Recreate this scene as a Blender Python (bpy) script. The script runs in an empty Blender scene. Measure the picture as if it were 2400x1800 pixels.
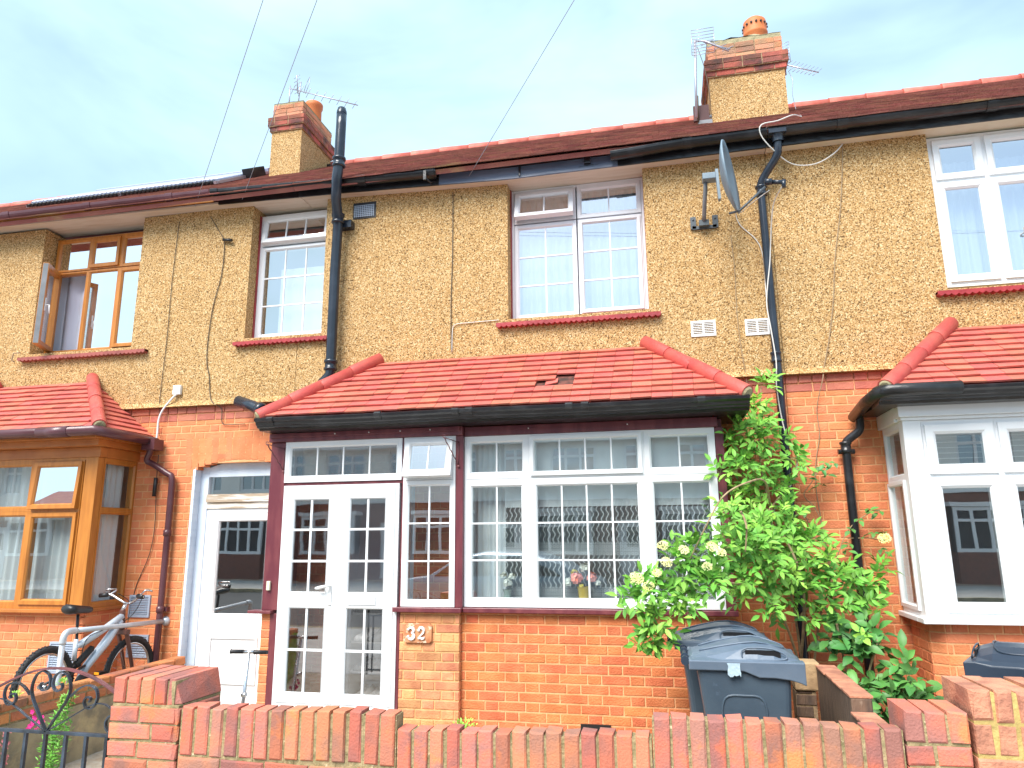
import bpy, bmesh, math, random
from mathutils import Matrix, Vector
random.seed(11)
rnd = random.random
def ru(a, b): return a + (b - a) * random.random()
S = bpy.context.scene

# ------------------------------------------------------------------ camera
YAW, PITCH, ROLL, FPX = 0.21312, 0.21061, -0.00873, 1655.2
cam = bpy.data.cameras.new('camera'); cam_o = bpy.data.objects.new('camera', cam); S.collection.objects.link(cam_o)
fw = Vector((-math.sin(YAW) * math.cos(PITCH), math.cos(YAW) * math.cos(PITCH), math.sin(PITCH)))
ri = Vector((math.cos(YAW), math.sin(YAW), 0)); up = ri.cross(fw)
c_, s_ = math.cos(ROLL), math.sin(ROLL)
r2 = ri * c_ + up * s_; u2 = up * c_ - ri * s_
cam_o.matrix_world = Matrix(((r2.x, u2.x, -fw.x, 0), (r2.y, u2.y, -fw.y, 0), (r2.z, u2.z, -fw.z, 1.55), (0, 0, 0, 1)))
cam.sensor_width = 36; cam.lens = 36 * FPX / 2400; cam.clip_end = 3000; cam.clip_start = 0.05
S.camera = cam_o
S.render.resolution_x = 1024; S.render.resolution_y = 768

# ------------------------------------------------------------------ world, sun, exposure
SUN_EL, SUN_AZ = math.radians(50), math.radians(200)   # azimuth clockwise from +Y
w = bpy.data.worlds.new('World'); S.world = w; w.use_nodes = True
wn = w.node_tree; N = wn.nodes; LK = wn.links
bg = N['Background']
sky = N.new('ShaderNodeTexSky'); sky.sky_type = 'NISHITA'; sky.sun_disc = False
sky.sun_elevation = SUN_EL; sky.sun_rotation = SUN_AZ; sky.air_density = 1.0; sky.dust_density = 1.0; sky.ozone_density = 2.0
tc = N.new('ShaderNodeTexCoord')
mp = N.new('ShaderNodeMapping'); mp.inputs['Scale'].default_value = (1.0, 1.0, 2.6)
LK.new(tc.outputs['Generated'], mp.inputs['Vector'])
n1 = N.new('ShaderNodeTexNoise'); n1.inputs['Scale'].default_value = 2.1; n1.inputs['Detail'].default_value = 5; n1.inputs['Roughness'].default_value = 0.5
n1.inputs['Distortion'].default_value = 0.35
LK.new(mp.outputs[0], n1.inputs['Vector'])
cr = N.new('ShaderNodeValToRGB'); cr.color_ramp.elements[0].position = 0.36; cr.color_ramp.elements[1].position = 0.66
cr.color_ramp.elements[0].color = (0.42, 0.42, 0.42, 1); cr.color_ramp.elements[1].color = (1.0, 1.0, 1.0, 1)
LK.new(n1.outputs['Fac'], cr.inputs['Fac'])
mx = N.new('ShaderNodeMix'); mx.data_type = 'RGBA'
LK.new(cr.outputs['Color'], mx.inputs['Factor']); LK.new(sky.outputs[0], mx.inputs[6])
mx.inputs[7].default_value = (3.10, 4.35, 5.05, 1)      # lit cloud veil
LK.new(mx.outputs[2], bg.inputs['Color']); bg.inputs['Strength'].default_value = 0.1

sl = bpy.data.lights.new('sun', 'SUN'); sl.energy = 2.3; sl.angle = math.radians(36); sl.color = (1.0, 0.95, 0.88)
so = bpy.data.objects.new('sun', sl); S.collection.objects.link(so)
sd = Vector((math.sin(SUN_AZ) * math.cos(SUN_EL), math.cos(SUN_AZ) * math.cos(SUN_EL), math.sin(SUN_EL)))
so.rotation_euler = sd.to_track_quat('Z', 'Y').to_euler(); so.location = (0, -5, 20)
S.view_settings.view_transform = 'Standard'; S.view_settings.look = 'None'
S.view_settings.exposure = 1.54; S.view_settings.gamma = 1.0

# ------------------------------------------------------------------ materials
MATS = {}
def lin(c): return tuple(((x / 12.92) if x <= 0.04045 else ((x + 0.055) / 1.055) ** 2.4) for x in c)
def mat(name, col, rough=0.6, col2=None, nscale=6.0, var=0.0, hue=0.0, bump=0.0, bscale=60.0, metal=0.0, spec=0.5,
        nlo=0.4, nhi=0.65, col3=None, n3scale=2.0, n3lo=0.55, n3hi=0.7, voro=False, detail=6, stretch=None):
    if name in MATS: return MATS[name]
    m = bpy.data.materials.new(name); m.use_nodes = True; nt = m.node_tree; nd = nt.nodes; lk = nt.links
    b = nd['Principled BSDF']; b.inputs['Roughness'].default_value = rough; b.inputs['Metallic'].default_value = metal
    b.inputs['Specular IOR Level'].default_value = spec
    t = nd.new('ShaderNodeTexCoord'); co = t.outputs['Object']
    if stretch:
        mpp = nd.new('ShaderNodeMapping'); mpp.inputs['Scale'].default_value = stretch; lk.new(co, mpp.inputs['Vector']); co = mpp.outputs[0]
    out = None
    def mixc(a, bcol, fac):
        x = nd.new('ShaderNodeMix'); x.data_type = 'RGBA'
        if isinstance(a, tuple): x.inputs[6].default_value = (*a, 1)
        else: lk.new(a, x.inputs[6])
        x.inputs[7].default_value = (*bcol, 1); lk.new(fac, x.inputs['Factor']); return x.outputs[2]
    def ramp(src, lo, hi):
        r = nd.new('ShaderNodeMapRange'); r.inputs[1].default_value = lo; r.inputs[2].default_value = hi; lk.new(src, r.inputs[0]); return r.outputs[0]
    cur = tuple(col)
    if col2 is not None:
        if voro:
            n = nd.new('ShaderNodeTexVoronoi'); n.inputs['Scale'].default_value = nscale; lk.new(co, n.inputs['Vector'])
            sp = nd.new('ShaderNodeSeparateColor'); lk.new(n.outputs['Color'], sp.inputs[0]); f = ramp(sp.outputs[0], nlo, nhi)
        else:
            n = nd.new('ShaderNodeTexNoise'); n.inputs['Scale'].default_value = nscale; n.inputs['Detail'].default_value = detail; lk.new(co, n.inputs['Vector'])
            f = ramp(n.outputs['Fac'], nlo, nhi)
        cur = mixc(cur, col2, f)
    if col3 is not None:
        n = nd.new('ShaderNodeTexNoise'); n.inputs['Scale'].default_value = n3scale; n.inputs['Detail'].default_value = 8; n.inputs['Roughness'].default_value = 0.65; lk.new(co, n.inputs['Vector'])
        cur = mixc(cur, col3, ramp(n.outputs['Fac'], n3lo, n3hi))
    if var or hue:
        g = nd.new('ShaderNodeNewGeometry'); hs = nd.new('ShaderNodeHueSaturation')
        if isinstance(cur, tuple): hs.inputs['Color'].default_value = (*cur, 1)
        else: lk.new(cur, hs.inputs['Color'])
        r = nd.new('ShaderNodeMapRange'); r.inputs[3].default_value = 1 - var; r.inputs[4].default_value = 1 + var
        lk.new(g.outputs['Random Per Island'], r.inputs[0]); lk.new(r.outputs[0], hs.inputs['Value'])
        if hue:
            wn_ = nd.new('ShaderNodeTexWhiteNoise'); wn_.noise_dimensions = '1D'; lk.new(g.outputs['Random Per Island'], wn_.inputs['W'])
            r = nd.new('ShaderNodeMapRange'); r.inputs[3].default_value = 0.5 - hue; r.inputs[4].default_value = 0.5 + hue
            lk.new(wn_.outputs['Value'], r.inputs[0]); lk.new(r.outputs[0], hs.inputs['Hue'])
        cur = hs.outputs[0]
    if isinstance(cur, tuple): b.inputs['Base Color'].default_value = (*cur, 1)
    else: lk.new(cur, b.inputs['Base Color'])
    if bump:
        if voro:
            n = nd.new('ShaderNodeTexVoronoi'); n.inputs['Scale'].default_value = bscale; lk.new(co, n.inputs['Vector']); h = n.outputs['Distance']
        else:
            n = nd.new('ShaderNodeTexNoise'); n.inputs['Scale'].default_value = bscale; n.inputs['Detail'].default_value = 5; lk.new(co, n.inputs['Vector']); h = n.outputs['Fac']
        bp = nd.new('ShaderNodeBump'); bp.inputs['Strength'].default_value = bump; bp.inputs['Distance'].default_value = 0.01; bp.invert = voro
        lk.new(h, bp.inputs['Height']); lk.new(bp.outputs[0], b.inputs['Normal'])
    MATS[name] = m; return m

def glass_mat(name, base, k, tint=(0.93, 0.97, 0.97), rough=0.0, ripple=0.0, gcol=(1, 1, 1)):
    m = bpy.data.materials.new(name); m.use_nodes = True; nt = m.node_tree; nd = nt.nodes; lk = nt.links
    nd.remove(nd['Principled BSDF']); out = nd['Material Output']
    tr = nd.new('ShaderNodeBsdfTransparent'); tr.inputs[0].default_value = (*tint, 1)
    gl = nd.new('ShaderNodeBsdfGlossy'); gl.inputs['Roughness'].default_value = rough; gl.inputs[0].default_value = (*gcol, 1)
    fr = nd.new('ShaderNodeFresnel'); fr.inputs[0].default_value = 1.5
    ma = nd.new('ShaderNodeMath'); ma.operation = 'MULTIPLY_ADD'; ma.inputs[1].default_value = k; ma.inputs[2].default_value = base; ma.use_clamp = True
    ge = nd.new('ShaderNodeNewGeometry'); fb = nd.new('ShaderNodeMath'); fb.operation = 'MULTIPLY_ADD'; fb.inputs[1].default_value = -1; fb.inputs[2].default_value = 1
    lk.new(ge.outputs['Backfacing'], fb.inputs[0]); ff = nd.new('ShaderNodeMath'); ff.operation = 'MULTIPLY'; lk.new(fr.outputs[0], ff.inputs[0]); lk.new(fb.outputs[0], ff.inputs[1])
    m2 = nd.new('ShaderNodeMath'); m2.operation = 'MULTIPLY'; lk.new(fb.outputs[0], m2.inputs[1])
    lk.new(ff.outputs[0], ma.inputs[0]); lk.new(ma.outputs[0], m2.inputs[0]); ma = m2; ms = nd.new('ShaderNodeMixShader')
    lk.new(ma.outputs[0], ms.inputs[0]); lk.new(tr.outputs[0], ms.inputs[1]); lk.new(gl.outputs[0], ms.inputs[2]); lk.new(ms.outputs[0], out.inputs[0])
    t = nd.new('ShaderNodeTexCoord'); n = nd.new('ShaderNodeTexNoise'); n.inputs['Scale'].default_value = 1.6 if ripple < 0.08 else 30
    lk.new(t.outputs['Object'], n.inputs['Vector']); bp = nd.new('ShaderNodeBump'); bp.inputs['Strength'].default_value = max(ripple, 0.03); bp.inputs['Distance'].default_value = 0.02
    lk.new(n.outputs['Fac'], bp.inputs['Height']); lk.new(bp.outputs[0], gl.inputs['Normal'])
    MATS[name] = m; return m

G_UP = glass_mat('glass_upper', 0.50, 1.3, tint=(0.94, 0.98, 1.0))
G_LOW = glass_mat('glass_lower', 0.30, 2.0)
G_CLR = glass_mat('glass_clear', 0.16, 1.6)
G_SIDE = glass_mat('glass_side', 0.06, 1.0)
G_DOOR = glass_mat('glass_door', 0.22, 1.5, tint=(0.8, 0.8, 0.8), rough=0.02, ripple=0.05)
G_MIR = glass_mat('glass_coated', 0.80, 1.0, tint=(0.8, 0.9, 0.9))
G_OBS = glass_mat('glass_obscure', 0.30, 1.5, tint=(0.7, 0.72, 0.72), rough=0.03, ripple=0.05)

m_upvc = mat('white_upvc', (0.83, 0.84, 0.85), 0.28, col2=(0.78, 0.8, 0.82), nscale=1.5)
m_upvc_old = mat('white_upvc_aged', (0.76, 0.74, 0.78), 0.4, col2=(0.70, 0.69, 0.73), nscale=2.5)
m_cream = mat('cream_paint', (0.70, 0.64, 0.50), 0.55, col2=(0.60, 0.50, 0.33), nscale=3, nlo=0.45, nhi=0.8, bump=0.15, bscale=25)
m_soffit = mat('soffit_paint', (0.62, 0.55, 0.46), 0.6, col2=(0.50, 0.41, 0.30), nscale=4, nlo=0.45, nhi=0.8, bump=0.2, bscale=20, stretch=(0.5, 6, 6))
m_oak = mat('oak_foil', (0.52, 0.20, 0.036), 0.35, col2=(0.43, 0.15, 0.026), nscale=5, bump=0.06, bscale=30, stretch=(6, 6, 0.7))
m_oakd = mat('oak_foil_sill', (0.48, 0.17, 0.036), 0.4, col2=(0.38, 0.12, 0.024), nscale=5)
m_black = mat('black_paint', (0.012, 0.012, 0.014), 0.28, col2=(0.035, 0.035, 0.04), nscale=7, bump=0.3, bscale=14, nlo=0.5, nhi=0.75)
m_blackold = mat('black_paint_flaking', (0.012, 0.012, 0.013), 0.35, col2=(0.03, 0.03, 0.032), nscale=9, bump=0.6, bscale=22, col3=(0.5, 0.47, 0.42), n3scale=16, n3lo=0.68, n3hi=0.72, stretch=(0.5, 1, 1))
m_fasc = mat('fascia_worn_paint', (0.085, 0.11, 0.17), 0.35, col2=(0.14, 0.17, 0.24), nscale=5, bump=0.35, bscale=14, col3=(0.02, 0.02, 0.02), n3scale=7, n3lo=0.60, n3hi=0.64, stretch=(0.35, 1, 2.0))
m_pipe = mat('grey_black_pipe', (0.016, 0.022, 0.034), 0.22, col2=(0.035, 0.046, 0.066), nscale=5, bump=0.12, bscale=12, nlo=0.45, nhi=0.8)
m_browng = mat('brown_gutter', (0.085, 0.028, 0.034), 0.28, col2=(0.12, 0.05, 0.06), nscale=2)
m_purple = mat('maroon_paint', (0.135, 0.030, 0.042), 0.32, col2=(0.20, 0.055, 0.062), nscale=7, bump=0.18, bscale=16, stretch=(2, 2, 0.4), col3=(0.40, 0.26, 0.23), n3scale=26, n3lo=0.74, n3hi=0.76)
m_dash = None
m_orange = mat('painted_brick', (0.72, 0.240, 0.100), 0.75, col2=(0.66, 0.200, 0.076), nscale=9, var=0.10, hue=0.006, bump=0.6, bscale=70)
m_orange_m = mat('painted_pointing', (0.78, 0.41, 0.20), 0.85, col2=(0.72, 0.33, 0.14), nscale=14, bump=0.5, bscale=80)
m_baybr = mat('bay_brick', (0.68, 0.205, 0.074), 0.72, col2=(0.58, 0.150, 0.050), nscale=7, var=0.14, hue=0.008, bump=0.8, bscale=75)
m_newbr = mat('multi_brick', (0.68, 0.31, 0.14), 0.75, col2=(0.58, 0.215, 0.10), nscale=10, var=0.26, hue=0.012, bump=0.6, bscale=70)
m_newm = mat('sand_mortar', (0.76, 0.45, 0.20), 0.9, col2=(0.67, 0.36, 0.15), nscale=20, bump=0.5, bscale=60)
m_corbel = mat('corbel_brick', (0.50, 0.165, 0.105), 0.7, col2=(0.43, 0.125, 0.08), nscale=8, var=0.14, hue=0.006, bump=0.6, bscale=70)
m_wallbr = mat('garden_wall_brick', (0.54, 0.175, 0.100), 0.85, col2=(0.34, 0.150, 0.115), nscale=6, var=0.25, hue=0.012, bump=0.5, bscale=110, nlo=0.42, nhi=0.62,
               col3=(0.64, 0.19, 0.075), n3scale=4.5, n3lo=0.56, n3hi=0.66)
m_walltop = mat('weathered_brick_top', (0.58, 0.25, 0.15), 0.85, col2=(0.34, 0.14, 0.09), nscale=9, var=0.15, bump=0.9, bscale=60)
m_wallm = mat('lichen_mortar', (0.38, 0.29, 0.155), 0.95, col2=(0.22, 0.19, 0.09), nscale=22, bump=1.0, bscale=60, col3=(0.62, 0.52, 0.34), n3scale=30, n3lo=0.6, n3hi=0.68)
m_concr = mat('rough_render', (0.40, 0.33, 0.20), 0.95, col2=(0.22, 0.19, 0.13), nscale=5, bump=1.0, bscale=22, col3=(0.50, 0.40, 0.22), n3scale=3.0)
m_redtile = mat('red_painted_tile', (0.52, 0.120, 0.090), 0.6, col2=(0.56, 0.15, 0.105), nscale=8, var=0.13, hue=0.008, bump=0.3, bscale=40, col3=(0.60, 0.24, 0.16), n3scale=9, n3lo=0.66, n3hi=0.78)
m_redhip = mat('red_painted_hip', (0.48, 0.072, 0.062), 0.55, col2=(0.54, 0.105, 0.080), nscale=6, var=0.06, bump=0.3, bscale=45)
m_redsill = mat('red_painted_sill', (0.36, 0.030, 0.035), 0.45, col2=(0.26, 0.02, 0.025), nscale=9, bump=0.4, bscale=30)
m_pinksill = mat('pinkish_sill', (0.33, 0.085, 0.07), 0.6, col2=(0.24, 0.06, 0.05), nscale=9, bump=0.4, bscale=30)
m_roof = mat('old_roof_tile', (0.24, 0.085, 0.070), 0.85, col2=(0.29, 0.12, 0.085), nscale=3, var=0.30, hue=0.012, bump=0.6, bscale=60, col3=(0.33, 0.21, 0.10), n3scale=2.2, n3lo=0.58, n3hi=0.75)
m_ridge = mat('ridge_tile', (0.60, 0.17, 0.12), 0.6, col2=(0.46, 0.09, 0.06), nscale=6, var=0.08, bump=0.3, bscale=30)
m_flaunch = mat('cement_flaunching', (0.40, 0.34, 0.20), 0.95, col2=(0.27, 0.24, 0.14), nscale=14, bump=1.0, bscale=40, col3=(0.62, 0.40, 0.04), n3scale=5, n3lo=0.62, n3hi=0.7)
m_pot = mat('terracotta', (0.58, 0.16, 0.04), 0.6, col2=(0.50, 0.13, 0.035), nscale=5)
m_chbr = mat('chimney_brick', (0.34, 0.085, 0.050), 0.8, col2=(0.07, 0.035, 0.030), nscale=3.5, var=0.4, hue=0.012, bump=0.9, bscale=60)
m_chtop = mat('chimney_top_brick', (0.58, 0.22, 0.11), 0.8, col2=(0.36, 0.20, 0.12), nscale=5, var=0.25, hue=0.012, bump=0.9, bscale=60)
m_chm = mat('chimney_mortar', (0.40, 0.28, 0.16), 0.9, col2=(0.2, 0.13, 0.08), nscale=15, bump=0.6, bscale=60)
m_lead = mat('lead_grey', (0.22, 0.23, 0.25), 0.5, col2=(0.15, 0.16, 0.17), nscale=6)
m_alu = mat('aluminium', (0.45, 0.44, 0.50), 0.4, metal=0.6)
m_steelw = mat('galvanised', (0.52, 0.56, 0.60), 0.4, metal=0.3, col2=(0.42, 0.46, 0.5), nscale=8)
m_dark = mat('dark_interior', (0.055, 0.055, 0.06), 0.9)
m_room = mat('room_wall', (0.42, 0.44, 0.46), 0.9)
m_ceil = mat('ceiling_paint', (0.7, 0.7, 0.7), 0.9)
m_net = None
m_binblue = mat('bin_plastic', (0.050, 0.074, 0.102), 0.42, col2=(0.062, 0.09, 0.12), nscale=4, bump=0.12, bscale=40, col3=(0.14, 0.19, 0.27), n3scale=9, n3lo=0.62, n3hi=0.8)
m_binlid = mat('bin_lid_plastic', (0.10, 0.138, 0.19), 0.38, col2=(0.14, 0.18, 0.235), nscale=4, bump=0.1, bscale=40)
m_bindark = mat('bin_plastic_dark', (0.022, 0.034, 0.055), 0.35, col2=(0.03, 0.045, 0.07), nscale=4)
m_rubber = mat('rubber', (0.02, 0.02, 0.022), 0.7, bump=0.5, bscale=90)
m_leaf = mat('elder_leaf', (0.14, 0.37, 0.050), 0.5, col2=(0.23, 0.50, 0.075), nscale=3.0, var=0.30, hue=0.014, spec=0.3)
m_leafd = mat('vine_leaf', (0.07, 0.22, 0.055), 0.45, col2=(0.11, 0.30, 0.06), nscale=3, var=0.25, hue=0.012, spec=0.35)
m_leafy = mat('young_leaf', (0.30, 0.58, 0.085), 0.5, var=0.2, hue=0.012, spec=0.3)
m_twig = mat('twig_bark', (0.42, 0.31, 0.17), 0.8, col2=(0.25, 0.17, 0.09), nscale=20)
m_stem = mat('green_stem', (0.25, 0.36, 0.10), 0.6)
m_umbel = mat('elder_blossom', (0.88, 0.82, 0.46), 0.7, col2=(0.80, 0.80, 0.26), nscale=20, var=0.12)
m_pink = mat('magenta_petal', (0.66, 0.030, 0.24), 0.5, var=0.2)
m_mauve = mat('dry_mauve_flower', (0.36, 0.12, 0.13), 0.7, var=0.3)
m_iron = mat('wrought_iron', (0.018, 0.024, 0.032), 0.35, col2=(0.05, 0.07, 0.10), nscale=9, bump=0.4, bscale=40)
m_ironred = mat('rusty_iron_paint', (0.20, 0.065, 0.07), 0.45, col2=(0.08, 0.04, 0.05), nscale=9, bump=0.3, bscale=40)
m_cable = mat('white_cable', (0.66, 0.64, 0.60), 0.5)
m_cabled = mat('dark_cable', (0.10, 0.075, 0.05), 0.6)
m_cablet = mat('tan_cable', (0.34, 0.24, 0.14), 0.6)
m_wire = mat('overhead_wire', (0.30, 0.34, 0.42), 0.6)
m_white = mat('white_plastic', (0.80, 0.80, 0.80), 0.4)
m_whitepaint = mat('white_masonry_paint', (0.66, 0.74, 0.84), 0.6, col2=(0.58, 0.67, 0.78), nscale=6, bump=0.3, bscale=40)
m_wood_worn = mat('worn_transom', (0.70, 0.66, 0.60), 0.8, col2=(0.42, 0.33, 0.24), nscale=5, nlo=0.45, nhi=0.55, bump=0.8, bscale=18, stretch=(0.6, 3, 7))
m_bikegrey = mat('silver_frame', (0.55, 0.62, 0.70), 0.3, metal=0.2)
m_bikered = mat('red_brown_fork', (0.11, 0.045, 0.035), 0.4, metal=0.1)
m_chrome = mat('chrome', (0.6, 0.6, 0.62), 0.2, metal=0.9)
m_orangeref = mat('orange_reflector', (0.9, 0.35, 0.02), 0.3)
m_ventgrey = mat('vent_grey', (0.36, 0.42, 0.52), 0.45)
m_dish = mat('dish_paint', (0.20, 0.27, 0.33), 0.45, col2=(0.17, 0.23, 0.28), nscale=5)
m_dishd = mat('dish_dark', (0.07, 0.085, 0.10), 0.45)
m_pave = mat('paving', (0.46, 0.44, 0.41), 0.9, col2=(0.38, 0.36, 0.34), nscale=3, bump=0.4, bscale=40)
m_asph = mat('asphalt', (0.05, 0.05, 0.053), 0.9, col2=(0.07, 0.07, 0.07), nscale=3, bump=0.6, bscale=120)
m_soil = mat('soil_path', (0.26, 0.21, 0.155), 0.95, col2=(0.36, 0.33, 0.28), nscale=7, bump=1.0, bscale=35)
m_plaque = mat('rusty_plaque', (0.60, 0.27, 0.13), 0.6, col2=(0.44, 0.15, 0.06), nscale=16, bump=0.3, bscale=40, col3=(0.72, 0.58, 0.42), n3scale=22, n3lo=0.55, n3hi=0.62)
m_digit = mat('white_digit', (0.80, 0.78, 0.78), 0.4)
m_blk = mat('black_plastic', (0.012, 0.012, 0.014), 0.4)
m_solar = mat('solar_tube_glass', (0.42, 0.46, 0.60), 0.25, spec=0.9)
m_lace = None

def dash_mat():
    m = bpy.data.materials.new('pebbledash'); m.use_nodes = True; nt = m.node_tree; nd = nt.nodes; lk = nt.links
    b = nd['Principled BSDF']; b.inputs['Roughness'].default_value = 0.85; b.inputs['Specular IOR Level'].default_value = 0.25
    t = nd.new('ShaderNodeTexCoord'); v = nd.new('ShaderNodeTexVoronoi'); v.inputs['Scale'].default_value = 125; v.inputs['Randomness'].default_value = 1
    ds = nd.new('ShaderNodeTexNoise'); ds.inputs['Scale'].default_value = 40; lk.new(t.outputs['Object'], ds.inputs['Vector'])
    ad = nd.new('ShaderNodeMix'); ad.data_type = 'VECTOR'; ad.inputs['Factor'].default_value = 0.012
    lk.new(t.outputs['Object'], ad.inputs[4]); lk.new(ds.outputs['Color'], ad.inputs[5]); lk.new(ad.outputs[1], v.inputs['Vector'])
    sp = nd.new('ShaderNodeSeparateColor'); lk.new(v.outputs['Color'], sp.inputs[0])
    cr = nd.new('ShaderNodeValToRGB'); e = cr.color_ramp; e.interpolation = 'LINEAR'
    e.elements[0].position = 0.0; e.elements[0].color = (0.12, 0.07, 0.03, 1)
    e.elements[1].position = 1.0; e.elements[1].color = (0.82, 0.66, 0.40, 1)
    for p, c in ((0.10, (0.15, 0.085, 0.035)), (0.18, (0.38, 0.215, 0.080)), (0.5, (0.525, 0.320, 0.130)), (0.85, (0.67, 0.46, 0.23))):
        x = e.elements.new(p); x.color = (*c, 1)
    lk.new(sp.outputs[0], cr.inputs['Fac'])
    n = nd.new('ShaderNodeTexNoise'); n.inputs['Scale'].default_value = 1.3; n.inputs['Detail'].default_value = 8; n.inputs['Roughness'].default_value = 0.65
    lk.new(t.outputs['Object'], n.inputs['Vector'])
    r = nd.new('ShaderNodeMapRange'); r.inputs[1].default_value = 0.35; r.inputs[2].default_value = 0.72; r.inputs[3].default_value = 0.0; r.inputs[4].default_value = 0.35
    lk.new(n.outputs['Fac'], r.inputs[0])
    mxx = nd.new('ShaderNodeMix'); mxx.data_type = 'RGBA'; mxx.blend_type = 'MULTIPLY'; lk.new(r.outputs[0], mxx.inputs['Factor'])
    lk.new(cr.outputs[0], mxx.inputs[6]); mxx.inputs[7].default_value = (0.82, 0.66, 0.42, 1)
    # algae and soot washed down from the gutter: ragged stain along the top of the wall
    sz = nd.new('ShaderNodeSeparateXYZ'); lk.new(t.outputs['Object'], sz.inputs[0])
    lk.new(mxx.outputs[2], b.inputs['Base Color'])
    # crevices between stones
    hm = nd.new('ShaderNodeMapRange'); hm.inputs[1].default_value = 0.0; hm.inputs[2].default_value = 0.55; hm.inputs[3].default_value = 1; hm.inputs[4].default_value = 0
    lk.new(v.outputs['Distance'], hm.inputs[0]); bp = nd.new('ShaderNodeBump'); bp.inputs['Strength'].default_value = 0.75; bp.inputs['Distance'].default_value = 0.008
    lk.new(hm.outputs[0], bp.inputs['Height']); lk.new(bp.outputs[0], b.inputs['Normal'])
    return m
m_dash = dash_mat()

def net_mat(name, lace):
    m = bpy.data.materials.new(name); m.use_nodes = True; nt = m.node_tree; nd = nt.nodes; lk = nt.links
    b = nd['Principled BSDF']; b.inputs['Base Color'].default_value = (0.82, 0.84, 0.86, 1); b.inputs['Roughness'].default_value = 0.9
    tl = nd.new('ShaderNodeBsdfTranslucent'); tl.inputs[0].default_value = (0.8, 0.83, 0.86, 1)
    m1 = nd.new('ShaderNodeMixShader'); m1.inputs[0].default_value = 0.12; lk.new(b.outputs[0], m1.inputs[1]); lk.new(tl.outputs[0], m1.inputs[2])
    tr = nd.new('ShaderNodeBsdfTransparent'); m2 = nd.new('ShaderNodeMixShader')
    lk.new(tr.outputs[0], m2.inputs[1]); lk.new(m1.outputs[0], m2.inputs[2]); lk.new(m2.outputs[0], nd['Material Output'].inputs[0])
    if not lace: m2.inputs[0].default_value = 0.90
    else:
        t = nd.new('ShaderNodeTexCoord'); sx = nd.new('ShaderNodeSeparateXYZ'); lk.new(t.outputs['Object'], sx.inputs[0])
        def math_(op, a, bb=None, c=None):
            x = nd.new('ShaderNodeMath'); x.operation = op
            for i, q in enumerate((a, bb, c)):
                if q is None: continue
                if isinstance(q, (int, float)): x.inputs[i].default_value = q
                else: lk.new(q, x.inputs[i])
            return x.outputs[0]
        X, Z = sx.outputs[0], sx.outputs[2]
        # S-shaped scrolls: thin lines of sin(x + sin z)
        zz = math_('MULTIPLY', Z, 75.0); sh = math_('MULTIPLY', math_('SINE', zz), 0.9)
        wv = math_('SINE', math_('ADD', math_('MULTIPLY', X, 150.0), math_('MULTIPLY', sh, 1.6)))
        scroll = math_('GREATER_THAN', wv, 0.80)
        # rings on a hexagonal grid
        cell = 0.030
        row = math_('FLOOR', math_('DIVIDE', Z, cell)); odd = math_('MULTIPLY', math_('MODULO', math_('ABSOLUTE', row), 2.0), 0.5)
        fx = math_('SUBTRACT', math_('FRACT', math_('ADD', math_('DIVIDE', X, cell), odd)), 0.5)
        fz = math_('SUBTRACT', math_('FRACT', math_('DIVIDE', Z, cell)), 0.5)
        d = math_('SQRT', math_('ADD', math_('MULTIPLY', fx, fx), math_('MULTIPLY', fz, fz)))
        ring = math_('LESS_THAN', math_('ABSOLUTE', math_('SUBTRACT', d, 0.33)), 0.11)
        # bands: rings in two strips, scrolls elsewhere (z measured from the hem)
        b1 = math_('MULTIPLY', math_('GREATER_THAN', Z, 0.03), math_('LESS_THAN', Z, 0.13))
        b2 = math_('MULTIPLY', math_('GREATER_THAN', Z, 0.39), math_('LESS_THAN', Z, 0.50))
        band = math_('ADD', b1, b2)
        pat = math_('ADD', math_('MULTIPLY', ring, band), math_('MULTIPLY', scroll, math_('SUBTRACT', 1.0, band)))
        hem = math_('LESS_THAN', Z, math_('ADD', 0.02, math_('MULTIPLY', math_('ABSOLUTE', math_('SINE', math_('MULTIPLY', X, 40.0))), 0.012)))
        top = math_('MULTIPLY', math_('GREATER_THAN', Z, 0.80), 0.95)  # near-opaque plain upper part stands in for the pale house reflected in the pane
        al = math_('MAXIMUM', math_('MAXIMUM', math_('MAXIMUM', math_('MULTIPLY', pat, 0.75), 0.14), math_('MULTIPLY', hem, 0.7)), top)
        lk.new(al, m2.inputs[0])
    return m
m_net = net_mat('net_curtain', False); m_lace = net_mat('lace', True)

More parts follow.
